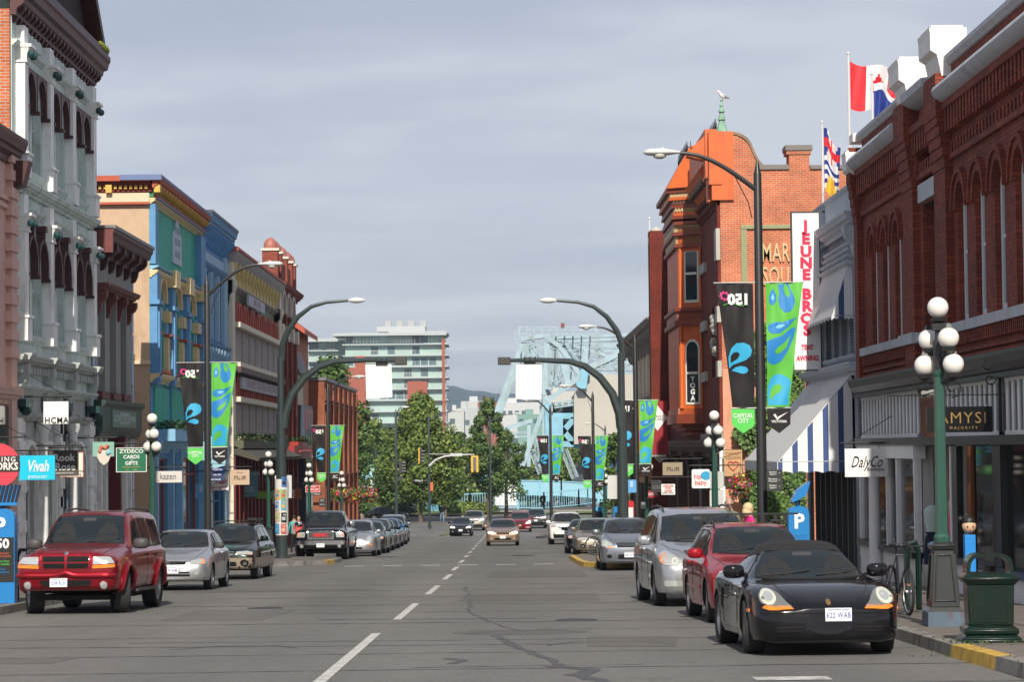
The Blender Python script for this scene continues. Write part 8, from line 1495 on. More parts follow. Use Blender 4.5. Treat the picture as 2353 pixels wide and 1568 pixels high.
board(1520, 1113, 1551, 1138, 101, WB, 'white OFFICES FOR LEASE sign with red capitals', texts=[('OFFICES', 1535, 1118, 5, RED, dict(bold=.01)), ('FOR', 1535, 1123, 5, RED, dict(bold=.01)), ('LEASE', 1535, 1129, 5, RED, dict(bold=.01)), ('MARK LITWIN', 1535, 1134, 3, TXB, dict(bold=.004))], hang=False)
board(1496, 1104, 1520, 1132, 104, SGD, 'dark hanging sign with dim grey letters, left of the lease sign', texts=[('SOLE', 1509, 1121, 8, mat('dim_grey_letter', (.2, .2, .2), .5))], side=1)
board(1487, 1128, 1512, 1145, 118, mat('dark_red_sign', (.35, .02, .03), .5), 'dark red TATTOOS sign behind the lease sign', texts=[('TATTOOS', 1500, 1137, 6, TXW, dict(bold=.01, sx=.9))], side=1)
board(1440, 1103, 1462, 1133, 99, mat('cornflower_sign', (.1, .3, .6)), 'small cornflower blue sign with a white emblem between the two right poles', texts=[('llll', 1451, 1114, 14, MC['pale_blue_text'], dict(bold=.006))], hang=False, rad=.05)
board(1762, 1080, 1798, 1130, 50.8, SGD, 'dark rounded wayfinding board listing Bastion Square and Market Square', 'wayfinding sign', 'wayfinding_sign', [('Bastion\nSquare', 1776, 1088, 4.2, TXW), ('Maritime\nMuseum', 1776, 1104, 4.2, TXW), ('Market\nSquare', 1776, 1119, 4.2, TXW), ('<', 1791, 1088, 4, TXW), ('<', 1791, 1104, 4, TXW), ('>', 1791, 1119, 4, TXW)], False, rad=.05)
board(1472, 1153, 1484, 1170, 100.5, SGD, 'small dark wayfinding board on the second right-hand pole', 'wayfinding sign', 'wayfinding_sign', [('Market\nSquare', 1478, 1158, 2.4, TXW)], False, rad=.05)
r = board(1663, 1033, 1706, 1096, 95.3, mat('carved_wood_sign', (.50, .30, .14), .6, var=.15, vs=2), 'carved timber panel with a red heart on the pink wall', texts=[('MARKET', 1685, 1043, 7, mat('carved_dark', (.2, .12, .06), .7)), ('SQUARE', 1685, 1053, 7, MC['carved_dark'])], hang=False, border=mat('green_frame', (.05, .08, .05), .6)); q = MB().tube([(.2*math.sin(t)**3, -.02, .42+.2*(.81*math.cos(t)-.31*math.cos(2*t)-.12*math.cos(3*t))) for t in [k*6.283/20 for k in range(21)]], .02, 5); q.build('heart_outline', RED, r)
r = board(1466, 922, 1533, 1045, 112, mat('crimson_banner', (.30, .01, .02), .5), 'large crimson banner with a white diamond, hung on the orange brick building', 'banner', 'hanging_banner', (), False)
q = MB().prism([(.22, 1.05), (.66, 1.62), (.22, 2.2), (-.22, 1.62)], 'y', -.01, -.002); d_ = q.build('diamond', TXW, r); text('MARKET\nSQUARE', .15, TXB, (.22, -.018, 1.62), d_, sx=.9); q = MB().prism([(-.65, 0), (.65, 0), (.65, -.12), (.3, -.4), (0, -.1), (-.3, -.4), (-.65, -.12)], 'y', 0, .02); t_ = q.build('pennant_edge', TXB, r); text('SHOP & EXPLORE', .13, TXW, (.1, -.01, -.07), t_)
a = PY(1465, 1092, 129); r = board(1463, 1078, 1500, 1097, 129, MC['orange_tan_fascia'], 'terracotta fascia sign with red-brown letters on the beige building', 'shop sign', 'fascia_sign', [('PENNY FARTHINGS', 1480, 1088, 8, mat('terracotta_letter', (.45, .10, .06), .5), dict(sx=.6))], False, th=.1)
board(1411, 1021, 1426, 1033, 252, mat('warning_yellow', (.75, .5, .02), .5), 'small yellow height-limit sign near the counterweight', 'road sign', 'road_sign', [('5.7m', 1418, 1025, 5, TXB)], False)
board(851, 1103, 859, 1138, 280, WB, 'tall narrow white street sign near the dark off-road car by the lawn', 'road sign', 'road_sign', [('J', 855, 1110, 5, TXB)], False)
board(915, 1095, 925, 1106, 213, mat('signal_dark', (0, 0, 0)), 'small dark box on the left thin signal pole', 'control box', 'control_box', (), False); board(989, 1109, 995, 1129, 230, mat('orange_red_board', (.6, .12, .04), .5), 'slim orange-red board on the signal pole', 'road sign', 'road_sign', (), False)
# pay stations
PSB = mat('pay_station_blue', (.01, .19, .50), .35, coat=.4, var=.04)
def paystation(x, Y, s, label, front=True, wf=.23):
 r = empty('parking_pay_station', (x, Y, G(Y)+.14), 0, label, 'parking meter', 'blue parking pay stations'); w_ = wf*s
 q = MB(); q.prism([(-w_, 0), (w_, 0), (w_, 1.32*s), (w_*.9, 1.38*s), (w_*.5, 1.43*s), (-w_*.5, 1.43*s), (-w_*.9, 1.38*s), (-w_, 1.32*s)], 'y', -.14, .16); q.build('cabinet', PSB, r, bevel=.012)
 q = MB().tube([(0, 0, 1.42*s), (0, 0, 1.53*s)], .035, 8); q.prism([(-w_*.6, 1.5*s), (w_*.7, 1.62*s), (w_*1.1, 1.86*s), (w_*1.05, 1.87*s), (-w_*.1, 1.72*s), (-w_*.65, 1.53*s)], 'y', -.2, .2) if front else q.add([(-w_*1.1, -.2, 1.52*s), (w_*1.2, -.2, 1.52*s), (w_*1.1, .22, 1.78*s), (-w_*1.2, .22, 1.78*s), (-w_*1.1, -.2, 1.48*s), (w_*1.2, -.2, 1.48*s), (w_*1.1, .22, 1.74*s), (-w_*1.2, .22, 1.74*s)], [(0,1,2,3),(7,6,5,4),(0,4,5,1),(1,5,6,2),(2,6,7,3),(3,7,4,0)]); q.build('solar_panel_mount', PSB, r)
 text('P', .36*s, TXW, (0, -.152, 1.16*s), r, bold=.014, name='parking_symbol')
 if front: MB().box(-w_*.7, w_*.7, -.147, -.14, .5*s, .95*s).build('door_panel', mat('pay_station_panel', (.01, .16, .43), .4), r, bevel=.006)
 else:
  q = MB(); q.box(-w_*.95, w_*.95, -.15, -.14, .33*s, 1.0*s); n_ = q.build('notice', TXB, r); text('150', .2*s, TXW, (0, -.156, .9*s), n_, bold=.008)
  for k, (tx, c) in enumerate((("Find Victoria's\nfestivals & events", MC['orange_letter']), ('Text your free\nguide to events', GN2), ('City Hall\nor our website', PSB))): text(tx, .05*s, c, (0, -.156, (.74-k*.12)*s), n_)
  q = MB()
  for k in range(9): x_ = -w_*1.05+k*w_*.26; q.add([(x_, -.196, 1.528*s), (x_+w_*.2, -.196, 1.528*s), (x_+w_*.19, .2, 1.785*s), (x_-.005, .2, 1.785*s)], [(0, 1, 2, 3)])
  q.build('solar_cell', mat('solar_cell', (.02, .02, .03), .2), r)
p = PY(1834, 1200, 50.); paystation(p.x, 50., 1.13, 'blue parking pay station marked P beside the silver van', wf=.185); p = PY(2, 1200, 45.5); paystation(p.x, 45.5, 1.2, 'blue parking pay station with a notice, cut by the left edge', False); p = PY(731, 1200, 122); paystation(p.x, 122, .95, 'distant blue parking pay station behind the pickup truck')
# litter bin
p = PY(2272, 1400, 28.7); r = empty('litter_bin', (p.x, 28.7, G(28.7)+.14), R(-4), 'dark green metal litter bin with a hooped top at the right kerb', 'litter bin')
q = MB(); q.frust(0, 0, 0, .05, .34, .3, .34, .3); q.frust(0, 0, .05, .1, .34, .3, .28, .25); q.frust(0, 0, .1, .16, .3, .27, .31, .28); q.frust(0, 0, .16, .2, .31, .28, .25, .23); q.frust(0, 0, .2, .68, .25, .23, .265, .24); q.frust(0, 0, .66, .74, .27, .25, .335, .3); q.frust(0, 0, .74, .79, .335, .3, .27, .24)
q.build('body', GREENP, r, bevel=.015); q = MB()
for s_ in (-1, 1): q.box(s_*.19-.012, s_*.19+.012, -.245, -.232, .24, .64)
for z in (.24, .63): q.box(-.2, .2, -.246, -.233, z, z+.014)
q.build('panel_moulding', GREENP, r); q = MB()
n = 14; A = []
for y_ in (-.2, .2):
 for k in range(n+1): t = math.pi*k/n; A.append((.265*math.copysign(abs(math.cos(t))**.45, math.cos(t)), y_, .78+.235*abs(math.sin(t))**.6))
B_ = [(x*.84, y, .78+(z-.78)*.84) for x, y, z in A]; m_ = n+1; Fq = []
for k in range(n): Fq += [(k, k+1, k+1+m_, k+m_), (2*m_+k, 2*m_+k+1, 3*m_+k+1, 3*m_+k), (k, k+1, 2*m_+k+1, 2*m_+k), (m_+k, m_+k+1, 3*m_+k+1, 3*m_+k)]
q.add(A+B_, Fq); q.build('hooped_lid', GREENP, r, ang=50)
# blue post box column with a little painted face, behind the bin
p = PY(2229, 1330, 41.5); r = empty('display_post', (p.x, 41.5, G(41.5)+.14), 0, 'bright blue display post topped by a small painted doll head', 'display post'); MB().box(-.09, .09, -.09, .09, 0, 1.1).build('post', mat('vivid_blue', (.01, .22, .62), .5), r, bevel=.01)
o = MB().ball((0, 0, 1.24), .12, 14, 9).build('doll_head', mat('doll_skin', (.6, .40, .26), .6), r); q = MB().ball((0, .012, 1.305), .118, 12, 8); q.ball((-.14, 0, 1.36), .05, 8, 6); q.build('doll_hair', TXB, o); q = MB()
for s_ in (-1, 1): q.ball((s_*.045, -.11, 1.235), .016, 6, 4)
q.build('doll_eye', TXB, o); MB().ball((0, -.11, 1.175), .014, 6, 4).build('doll_mouth', RED, o)
# bicycle facing the camera, leaning by the lamp
def bicycle(x, Y, rz, label, zb=None, sc=1.):
 r = empty('bicycle', (x, Y, G(Y)+.14), rz, label, 'bicycle'); FRM = mat('bicycle_frame', (.03, .035, .04), .35, coat=.5); r.scale = (sc,)*3
 for i, y in enumerate((0, 1.05)):
  q = MB(); q.grid(lambda u, v: (.024*math.cos(6.283*v), y+(.32+.024*math.sin(6.283*v))*math.cos(6.283*u), .345+(.32+.024*math.sin(6.283*v))*math.sin(6.283*u)), 32, 8); w_ = q.build('wheel', RUBBER, r)
  q = MB()
  for k in range(14): a = k*math.pi/7; q.tube([(.0, y, .345), (0, y+.3*math.cos(a), .345+.3*math.sin(a))], .0025, 3)
  q.tube([(-.04, y, .345), (.04, y, .345)], .025, 8); q.grid(lambda u, v: (.012*math.cos(6.283*v), y+(.295+.008*math.sin(6.283*v))*math.cos(6.283*u), .345+(.295+.008*math.sin(6.283*v))*math.sin(6.283*u)), 32, 5); q.build('spokes', STEEL, w_)
 q = MB(); HT, HB = Vector((0, .22, .86)), Vector((0, .16, .68)); ST, BB = Vector((0, .72, .84)), Vector((0, .6, .3)); 
 for a, b in ((HT, ST), (HB, BB), (ST, BB), (HT, HB)): q.tube([a, b], .017, 6)
 for s_ in (-1, 1): q.tube([HB, Vector((s_*.05, .1, .6)), Vector((s_*.05, 0, .345))], .013, 5); q.tube([ST, Vector((s_*.06, 1.05, .345))], .009, 5); q.tube([BB, Vector((s_*.06, 1.05, .345))], .009, 5)
 q.tube([HT, HT+Vector((0, .0, .12))], .015, 6); q.build('frame', FRM, r); q = MB().tube([(-.3, .24, .98), (-.26, .2, .99), (0, .19, .98), (.26, .2, .99), (.3, .24, .98)], .013, 6); q.build('handlebar', BLK, r); q = MB().tube([ST, ST+Vector((0, .03, .12))], .013, 6); q.prism([(-.03, .62), (.03, .62), (.08, .86), (-.08, .86)], 'z', .95, 1.0); q.build('saddle', BLK, r, bevel=.01)
 q = MB().tube([(-.12, .55, .2), (-.05, .6, .25), (.05, .6, .35), (.12, .65, .4)], .01, 5); q.box(-.19, -.1, .5, .6, .18, .21); q.box(.1, .19, .6, .7, .39, .42); q.build('pedal', mat('pedal_orange', (.35, .12, .04), .5), r); return r
p = PY(2088, 1400, 36.0); bicycle(p.x, 36.0, R(4), 'dark bicycle parked beside the nearest globe lamp'); MB()
p = PY(1372, 1270, 90); bicycle(PY(1364, 1270, 92).x, 92, R(-75), 'bicycle leaning behind the grey compact hatchback')
q = MB(); p = PY(2107, 1300, 36.3); P = [(p.x-.0, 37.2, G(36)+.14), (p.x, 37.2, G(36)+1.0), (p.x+.03, 37.2, G(36)+1.12), (p.x+.12, 37.2, G(36)+1.15), (p.x+.17, 37.2, G(36)+1.0), (p.x+.17, 37.2, G(36)+.14)]; q.tube(P, .045, 8); tag(q.build('bike_rack', GREENP), 'dark green hooped bicycle rack beside the parked bicycle', 'bike rack')
q = MB(); p = PY(42, 1300, 46); P = [(p.x-.12, 46.5, G(46)+.14), (p.x-.12, 46.5, G(46)+.95), (p.x-.06, 46.5, G(46)+1.08), (p.x+.06, 46.5, G(46)+1.08), (p.x+.12, 46.5, G(46)+.95), (p.x+.12, 46.5, G(46)+.14)]; q.tube(P, .04, 8); tag(q.build('bike_rack', BLK), 'black hooped bicycle rack between the pay station and the red off-roader', 'bike rack')
# newspaper boxes at the far right
for x0, x1, y0, y1, Y, m_, lb in ((1410, 1433, 1165, 1206, 120, PSB, 'blue newspaper box beside the gantry pole'), (1366, 1387, 1166, 1200, 152, mat('sky_blue_box', (.05, .4, .7), .5), 'sky blue newspaper box by the far globe lamp'), (1441, 1457, 1152, 1200, 122, RED, 'red phone-style box with a flag motif')):
 a = pxbox(x0, y0, x1, y1, Y); h = a[3]-(G(Y)+.14); r = empty('newspaper_box', ((a[0]+a[1])/2, Y, G(Y)+.14), 0, lb, 'newspaper box'); w2 = (a[1]-a[0])/2; MB().prism([(-w2, .1), (w2, .1), (w2, h-.1), (w2*.8, h), (-w2*.8, h), (-w2, h-.1)], 'y', 0, .5).build('cabinet', m_, r, bevel=.02); MB().box(-w2*.7, w2*.7, -.012, 0, h*.55, h*.85).build('window', TXW if m_ is RED else GLASSD, r)
# hanging flower baskets
def basket(x, y, z, s, label, grp, seed):
 r = empty('flower_basket', (x, y, z), 0, label, 'flower basket', grp); MB().lathe([(.02, -.25*s), (.18*s, -.15*s), (.26*s, 0), (.24*s, 0)], (0, 0, 0), 12).build('basket', mat('moss_basket', (.05, .06, .03), .9), r); q = MB().tube([(0, 0, .8*s), (0, 0, .4*s)], .01, 4); q.tube([(0, 0, .8*s), (.22*s, 0, 0)], .008, 4); q.build('chain', BLK, r); rt = random.Random(seed); q = MB(); cs = [mat('basket_leaf', (.05, .12, .02), .7), mat('flower_yellow', (.75, .5, .04), .6), mat('flower_red', (.55, .02, .04), .6), mat('flower_magenta', (.36, .07, .20), .6)]
 for i in range(420):
  d = Vector((rt.gauss(0, 1), rt.gauss(0, 1), rt.gauss(-.1, .8))).normalized()*rt.uniform(.28, .46)*s; u = Vector((rt.gauss(0, 1), rt.gauss(0, 1), rt.gauss(0, 1))).normalized(); v = u.cross(d).normalized(); k = rt.random(); s2 = rt.uniform(.03, .06)*s; q.mat(cs[0 if k < .55 else (1 if k < .68 else (2 if k < .85 else 3))]); q.add([d-u*s2, d+v*s2, d+u*s2, d-v*s2], [(0, 1, 2, 3)])
 q.build('flowers', parent=r, smooth=False)
p = PY(1700, 1118, 95); basket(p.x, 94.8, p.z, 1.15, 'flower basket of red and yellow blooms hanging before the ivy', None, 1)
for i, px in enumerate((775, 792, 812, 832, 850)): p = PY(px, 1138, 166+i*6); basket(p.x, 166+i*6, p.z, 1.5, 'flower basket with pink and yellow blooms along the brick corner building', 'flower baskets on the corner building', 5+i)
# flags
def flag(px, py, Y, H, fx, fz, w_, h_, kind, label, seed):
 p = PY(px, py, Y); r = empty('flagpole', (p.x, Y, p.z-H), 0, label, 'flag'); MB().lathe([(.05, 0), (.035, H), (.06, H+.02), (0, H+.1)], (0, 0, 0), 8).build('pole', mat('white_flagpole', (.6, .6, .6), .4), r); q = MB()
 cs = {'c': [mat('flag_red', (.62, .01, .02), .6), WT], 'b': [WT, mat('flag_blue', (.01, .03, .22), .6)], 'bc': [WT, mat('flag_red', (0, 0, 0)), mat('flag_blue', (0, 0, 0)), mat('flag_gold', (.75, .42, .04), .6)]}[kind]; nu, nv = 24, 14; V = []
 def P(u, v): dr_ = .35*u*h_+(.1*math.sin(u*7+seed)); return (.05+u*w_*(.85-.12*v), .16*math.sin(u*9+v*2+seed)*u**.5, H-.15-v*h_*(1-.2*u)-dr_)
 for i in range(nu+1):
  for j in range(nv+1): V.append(P(i/nu, j/nv))
 idx = len(q.v); 
 for i in range(nu):
  for j in range(nv):
   u, v = (i+.5)/nu, (j+.5)/nv
   if kind == 'c': m_ = cs[0] if (u < .3 or u > .72) else (cs[0] if abs(u-.51)*1.6+abs(v-.48)*.9 < .24 else cs[1])
   elif kind == 'b': m_ = cs[1] if (v > .12) else cs[0]
   else:
    m_ = (cs[1] if (abs(u-.5) < .06 or abs(v-.2) < .05) else (cs[2] if (abs(u-.5)-abs(v-.2)*1.5) > .05 else cs[0])) if v < .42 else (cs[3] if (v > .62 and abs(u-.5) < (v-.55)*1.1) else (cs[2] if int(v*14) % 2 else cs[0]))
   q.mat(m_); q.f.append((i*(nv+1)+j, (i+1)*(nv+1)+j, (i+1)*(nv+1)+j+1, i*(nv+1)+j+1)); q.mi.append(q.c)
 q.v = V; q.build('flag_cloth', parent=r, ang=80)
flag(1949, 125, 75, 7.5, 0, 0, 2.0, 1.45, 'c', 'large red and white maple leaf flag on a pole above the brick parapet', .5)
flag(2003, 172, 72, 5.5, 0, 0, .8, 1.5, 'b', 'dark blue flag hanging on a pole just right of the maple leaf flag', 2.)
flag(1889, 283, 80, 5.0, 0, 0, .62, 2.1, 'bc', 'provincial flag with blue waves and a gold sun on a pole', 3.2)
p = PY(1492, 505, 150); q = MB().lathe([(.09, -9), (.05, 0), (.1, .05), (0, .2)], (p.x, 150, p.z), 8); tag(q.build('bare_flagpole', mat('white_flagpole', (0, 0, 0))), 'bare white flagpole rising behind the beige building', 'flagpole')
# gulls
def gull(px, py, Y, label, sc=1.):
 p = PY(px, py, Y); r = MB(); r.M = Matrix.Translation(p) @ Matrix.Rotation(R(10), 4, 'Z') @ Matrix.Diagonal((sc, sc, sc, 1)); W_, Gy = mat('gull_white', (.75, .75, .74), .7), mat('gull_grey', (.3, .31, .33), .7)
 r.mat(W_); r.tube([(-.22, 0, .37), (-.17, 0, .40), (-.12, 0, .36), (-.06, 0, .26), (.05, 0, .2), (.16, 0, .16), (.26, 0, .13)], [.01, .045, .04, .07, .085, .055, .01], 10); r.mat(Gy); r.tube([(-.03, .05, .26), (.1, .06, .2), (.3, .02, .12)], [.02, .05, .01], 6); r.tube([(-.03, -.05, .26), (.1, -.06, .2), (.3, -.02, .12)], [.02, .05, .01], 6); r.mat(mat('gull_beak', (.6, .35, .05), .5)); r.tube([(-.21, 0, .385), (-.27, 0, .37)], [.015, .004], 5); r.tube([(.02, .03, .14), (.02, .03, 0)], .008, 4); r.tube([(.02, -.03, .14), (.02, -.03, 0)], .008, 4); tag(r.build('seagull'), label, 'seagull')
gull(1660, 233, 96.25, 'white seagull perched on the green copper finial'); gull(1536, 537, 127, 'white seagull on the small dome left of the oriel bay', 1.2)
# ================================================================== CARS IN PLACE
PRED = paint('dark_red', (.235, .006, .014), .45); PSIL = paint('silver', (.44, .45, .47), .75, .3); PBLK = paint('black', (.006, .006, .008), .1, .2); PGRN = paint('dark_green', (.012, .018, .016), .4); PGLD = paint('champagne', (.40, .27, .19), .7); PGRY = paint('grey', (.24, .26, .30), .7); PSV2 = paint('warm_silver', (.40, .40, .40), .7)
PRD2 = paint('bright_red', (.30, .006, .014), .3); PWHT = paint('white', (.72, .72, .70), .0); PBLU = paint('blue', (.02, .12, .38), .5); PDGR = paint('charcoal', (.05, .052, .06), .6); PNVY = paint('near_black_blue', (.012, .014, .022), .4); PTAU = paint('taupe', (.26, .22, .17), .6); PTAN = paint('pale_gold', (.36, .33, .26), .6)
TAN2 = mat('tan_lower_body', (.30, .24, .18), .4, .4, coat=.6)
def at(px, Y, dz=0.): p = PY(px, 1200, Y); return (p.x, Y, G(Y)+dz)
grade = math.atan(.0266)
def put(S, name, label, cat, pm, px, Y, yaw, group=None, **k):
 o = make_car(S, name, label, cat, pm, at(px, Y), R(yaw), group, **k); o.rotation_euler = (-grade if Y < 190 else -grade*.4, 0, R(yaw)); return o
def durango(api, S):
 root = api['root']; q = MB()
 for sx in (1, -1):
  for yy in (S['wheels'][0], S['wheels'][1]):  # flared arches
   P = []
   for k in range(13): a = math.pi*(k/12)*1.12-.19; h, nn = api['hit']((yy+.47*math.cos(a), max(.42, .41+.47*math.sin(a))), sx); P.append(h+nn*.02)
   q.tube(P, .05, 8)
 q.build('wheel_arch_flare', api['paint'], root); q = MB()
 P = [api['hit']((x, .68+.05*math.exp(-(x/.1)**2)), 'y')[0]+Vector((0, -.02, 0)) for x in [-.84+.07*k for k in range(25)]]; q.tube(P, .045, 8); q.build('bumper_ridge', api['paint'], root)
 for sx in (1, -1): api['patch'](ell(sx*.66, .52, .06, .06, 14), 'y', LENS, .01, .012, nm='fog_lamp')
 api['patch'](rpoly([(-.42, .5), (-.46, .6), (.46, .6), (.42, .5)], .04), 'y', GRILB, .004, .006, nm='lower_grille'); api['patch'](ell(0, 1.05, .035, .03, 8), 'y', CHROME, .006, .01, nm='badge')
 q = MB()
 for sx in (1, -1): h = api['hit']((2.2, .45), sx)[0]; q.box(h.x-.03*sx, h.x+.1*sx, 1.5, 3.35, .36, .41)
 q.build('side_step', PLASTIC, root)
durango.__name__ = 'suv_extra'
put(SUV, 'offroader', 'dark red off-road estate car with a dented bumper, front left', 'car', PRED, 150, 43.3, -3, plate='534 RLH', steer=R(20), ro=durango)
put(variant(HATCH), 'hatchback', 'silver hatchback behind the red off-road car', 'car', PSIL, 394, 57.0, -1.5, plate='374 RFM')
def suba(api, S):
 q = MB()
 for x0, x1 in ((-.8, .8),):
  for sx in (1, -1): pass
 q = MB(); P = [api['hit']((x, .30), 'y')[0] for x in (0,)]
 api['patch']([(-.86, .3), (-.86, .58), (.86, .58), (.86, .3)], 'y', TAN2, .001, .003, nm='lower_bumper')
 for sx in (1, -1): api['patch']([(.2, .3), (.2, .58), (4.5, .58), (4.5, .3)], sx, TAN2, .001, .003, nm='lower_cladding')
 for sx in (1, -1): api['patch'](ell(sx*.56, .45, .11, .09, 14), 'y', GRILB, .006, .006, nm='fog_lamp_recess')
 q = MB()
 for yy in (2.4, 3.7): q.bar((-.62, yy, 1.56), (.62, yy, 1.56), .05, .03)
 for x in (-.55, .55): q.tube([(x, 2.2, 1.46), (x, 2.4, 1.54), (x, 3.7, 1.54), (x, 4.0, 1.46)], .02, 6)
 q.box(.35, .6, 2.3, 3.8, 1.57, 1.64); q.build('roof_rack', BLK, api['root']); api['patch']([(-.28, .95), (-.28, 1.12), (.28, 1.12), (.28, .95)], 'z', GRILB, .01, .015, nm='bonnet_scoop')
put(WAGON, 'estate_car', 'dark green and tan estate car with roof rack behind the silver hatchback', 'car', PGRN, 512, 66.5, -1.5, ro=suba)
def gmc(api, S):
 p = api['hit']((0, .96), 'y')[0]; text('GMC', .17, RED, (0, p.y-.035, .945), api['root'], name='badge', bold=.012, sx=1.5); q = MB(); q.tube([(-.46, p.y-.015, 1.085), (.46, p.y-.015, 1.085)], .02, 6); q.build('chrome_trim', CHROME, api['root'])
put(PICKUP, 'pickup_truck', 'black pickup truck with a chrome grille, front of the row past the crossing', 'pickup', PBLK, 736, 95.5, -1, plate='3101 EL', ro=gmc)
ROW = [(BUG, PSIL, 815, 103, 'silver round-topped small car right behind the black pickup'), (SEDAN, PDGR, 838, 110, 'charcoal sedan, second behind the black pickup'), (variant(TALLH), PDGR, 855, 117.5, 'grey hatchback with chrome nose in the left row'), (SEDAN, PNVY, 868, 125, 'near-black sedan between the grey hatchback and the blue car'), (TALLH, PBLU, 882, 133, 'bright blue compact car in the left row'), (SEDAN, PBLK, 893, 143, 'black sedan just behind the bright blue car'), (VAN, PGRY, 897, 157, 'tall grey van at the far end of the left row')]
for S, pm, px, Y, lb in ROW: put(S, 'van' if S is VAN else 'car', lb, 'car', pm, px+(0), Y, -1, 'cars parked in the left row', detail=1)
put(SEDAN, 'sedan', 'dark sedan driving toward the camera with its headlights on', 'car', PNVY, 1058, 193, -1, lit=True, detail=1, plate='481 KXA'); put(XPLR, 'offroader', 'pale gold off-road car following the dark sedan', 'car', PTAN, 1088, 222, -1, detail=1, lit=True)
put(SEDAN, 'sedan', 'champagne sedan driving down the middle of the street', 'car', PGLD, 1155, 133.3, 0, lit=True, detail=1, plate='070 CJS'); put(VAN, 'van', 'dark red van behind the champagne sedan', 'van', PRED, 1195, 213, -1, detail=1, lit=True); put(XPLR, 'offroader', 'dark grey off-road car right of the dark red van', 'car', PDGR, 1231, 230, -2, detail=1, lit=True)
put(XPLR, 'offroader', 'white off-road car with black lower bumper parked beyond the yellow kerb', 'car', PWHT, 1304, 136.5, 0, plate='AX4 28M'); put(SEDAN, 'sedan', 'near-black sedan tucked behind the taupe estate', 'car', PNVY, 1350, 104, 0, 'cars parked in the right row', detail=1); put(WAGON, 'estate_car', 'taupe estate car next to the yellow kerb', 'car', PTAU, 1374, 94.5, 0, 'cars parked in the right row')
put(TALLH, 'hatchback', 'blue-grey compact hatchback in front of the yellow kerb', 'car', PGRY, 1446, 72.3, 0, plate='042 NTS', group='cars parked in the right row')
def noseb(api, S): api['patch'](rpoly([(-.42, .88), (-.5, .98), (.5, .98), (.42, .88)], .04), 'y', PLASTIC, .006, .01, nm='bonnet_bra')
def van_rack(api, S): noseb(api, S)
put(VAN, 'van', 'silver minivan with a black bonnet guard in the right row', 'van', PSIL, 1637, 43.9, 2.2, ro=van_rack, steer=R(-3))
def bars(api, S):
 q = MB()
 for yy in (2.25, 3.3): q.bar((-.78, yy, 1.62), (.78, yy, 1.62), .055, .03); [q.bar((sx*.58, yy, 1.46), (sx*.58, yy, 1.61), .06, .04) for sx in (1, -1)]
 for sx in (1, -1): q.tube([(sx*.56, 2.05, 1.45), (sx*.57, 2.25, 1.51), (sx*.57, 3.6, 1.51), (sx*.56, 3.9, 1.44)], .018, 6)
 q.build('roof_rack', BLK, api['root'])
put(GOLFW, 'estate_car', 'bright red estate car with roof bars between the silver minivan and the black roadster', 'car', PRD2, 1768, 36.9, 2.2, ro=bars, steer=R(-4))
def box_(api, S):
 h = [api['hit']((x, y), 'z')[0] for x, y in ((0, 2.3),)]; 
 CT = mat('black_canvas_roof', (.012, .012, .013), .85, var=.1, vs=20)
 pts = [(-.5, 2.02), (-.55, 2.5), (-.55, 3.3), (-.3, 3.5), (.3, 3.5), (.55, 3.3), (.55, 2.5), (.5, 2.02), (.3, 1.97), (-.3, 1.97)]; api['patch'](pts, 'z', CT, .002, .012, nm='canvas_roof'); api['patch'](ell(.0, .61, .028, .034, 10), 'y', mat('gold_badge', (.5, .3, .1), .3, .8), .004, .006, nm='badge')
 for sx in (1, -1): api['patch'](rpoly([(2.72, .45), (2.7, .72), (2.82, .72), (2.86, .5)], .03), sx, GRILB, .002, .004, nm='side_intake'); api['patch'](rpoly([(.42, .5), (.42, .54), (.56, .54), (.56, .5)], .01), sx, AMBER, .004, .006, nm='side_marker')
put(ROAD, 'roadster', 'glossy black soft-top roadster nearest the camera at the right kerb', 'car', PBLK, 1903, 28.55, 2.2, plate='622 WAB', steer=R(-5), ro=box_)
# cars across the junction, side on
def side_car(S, name, label, pm, px, Y, yaw, **k): o = make_car(S, name, label, 'car', pm, at(px, Y), R(yaw), None, detail=1, **k); return o
side_car(SEDAN, 'sedan', 'black sedan parked side on behind the tree trunk and signal pole', PBLK, 938, 268, 88); side_car(SUV, 'offroader', 'dark boxy off-road car at the left edge of the lawn', PDGR, 858, 284, -88)
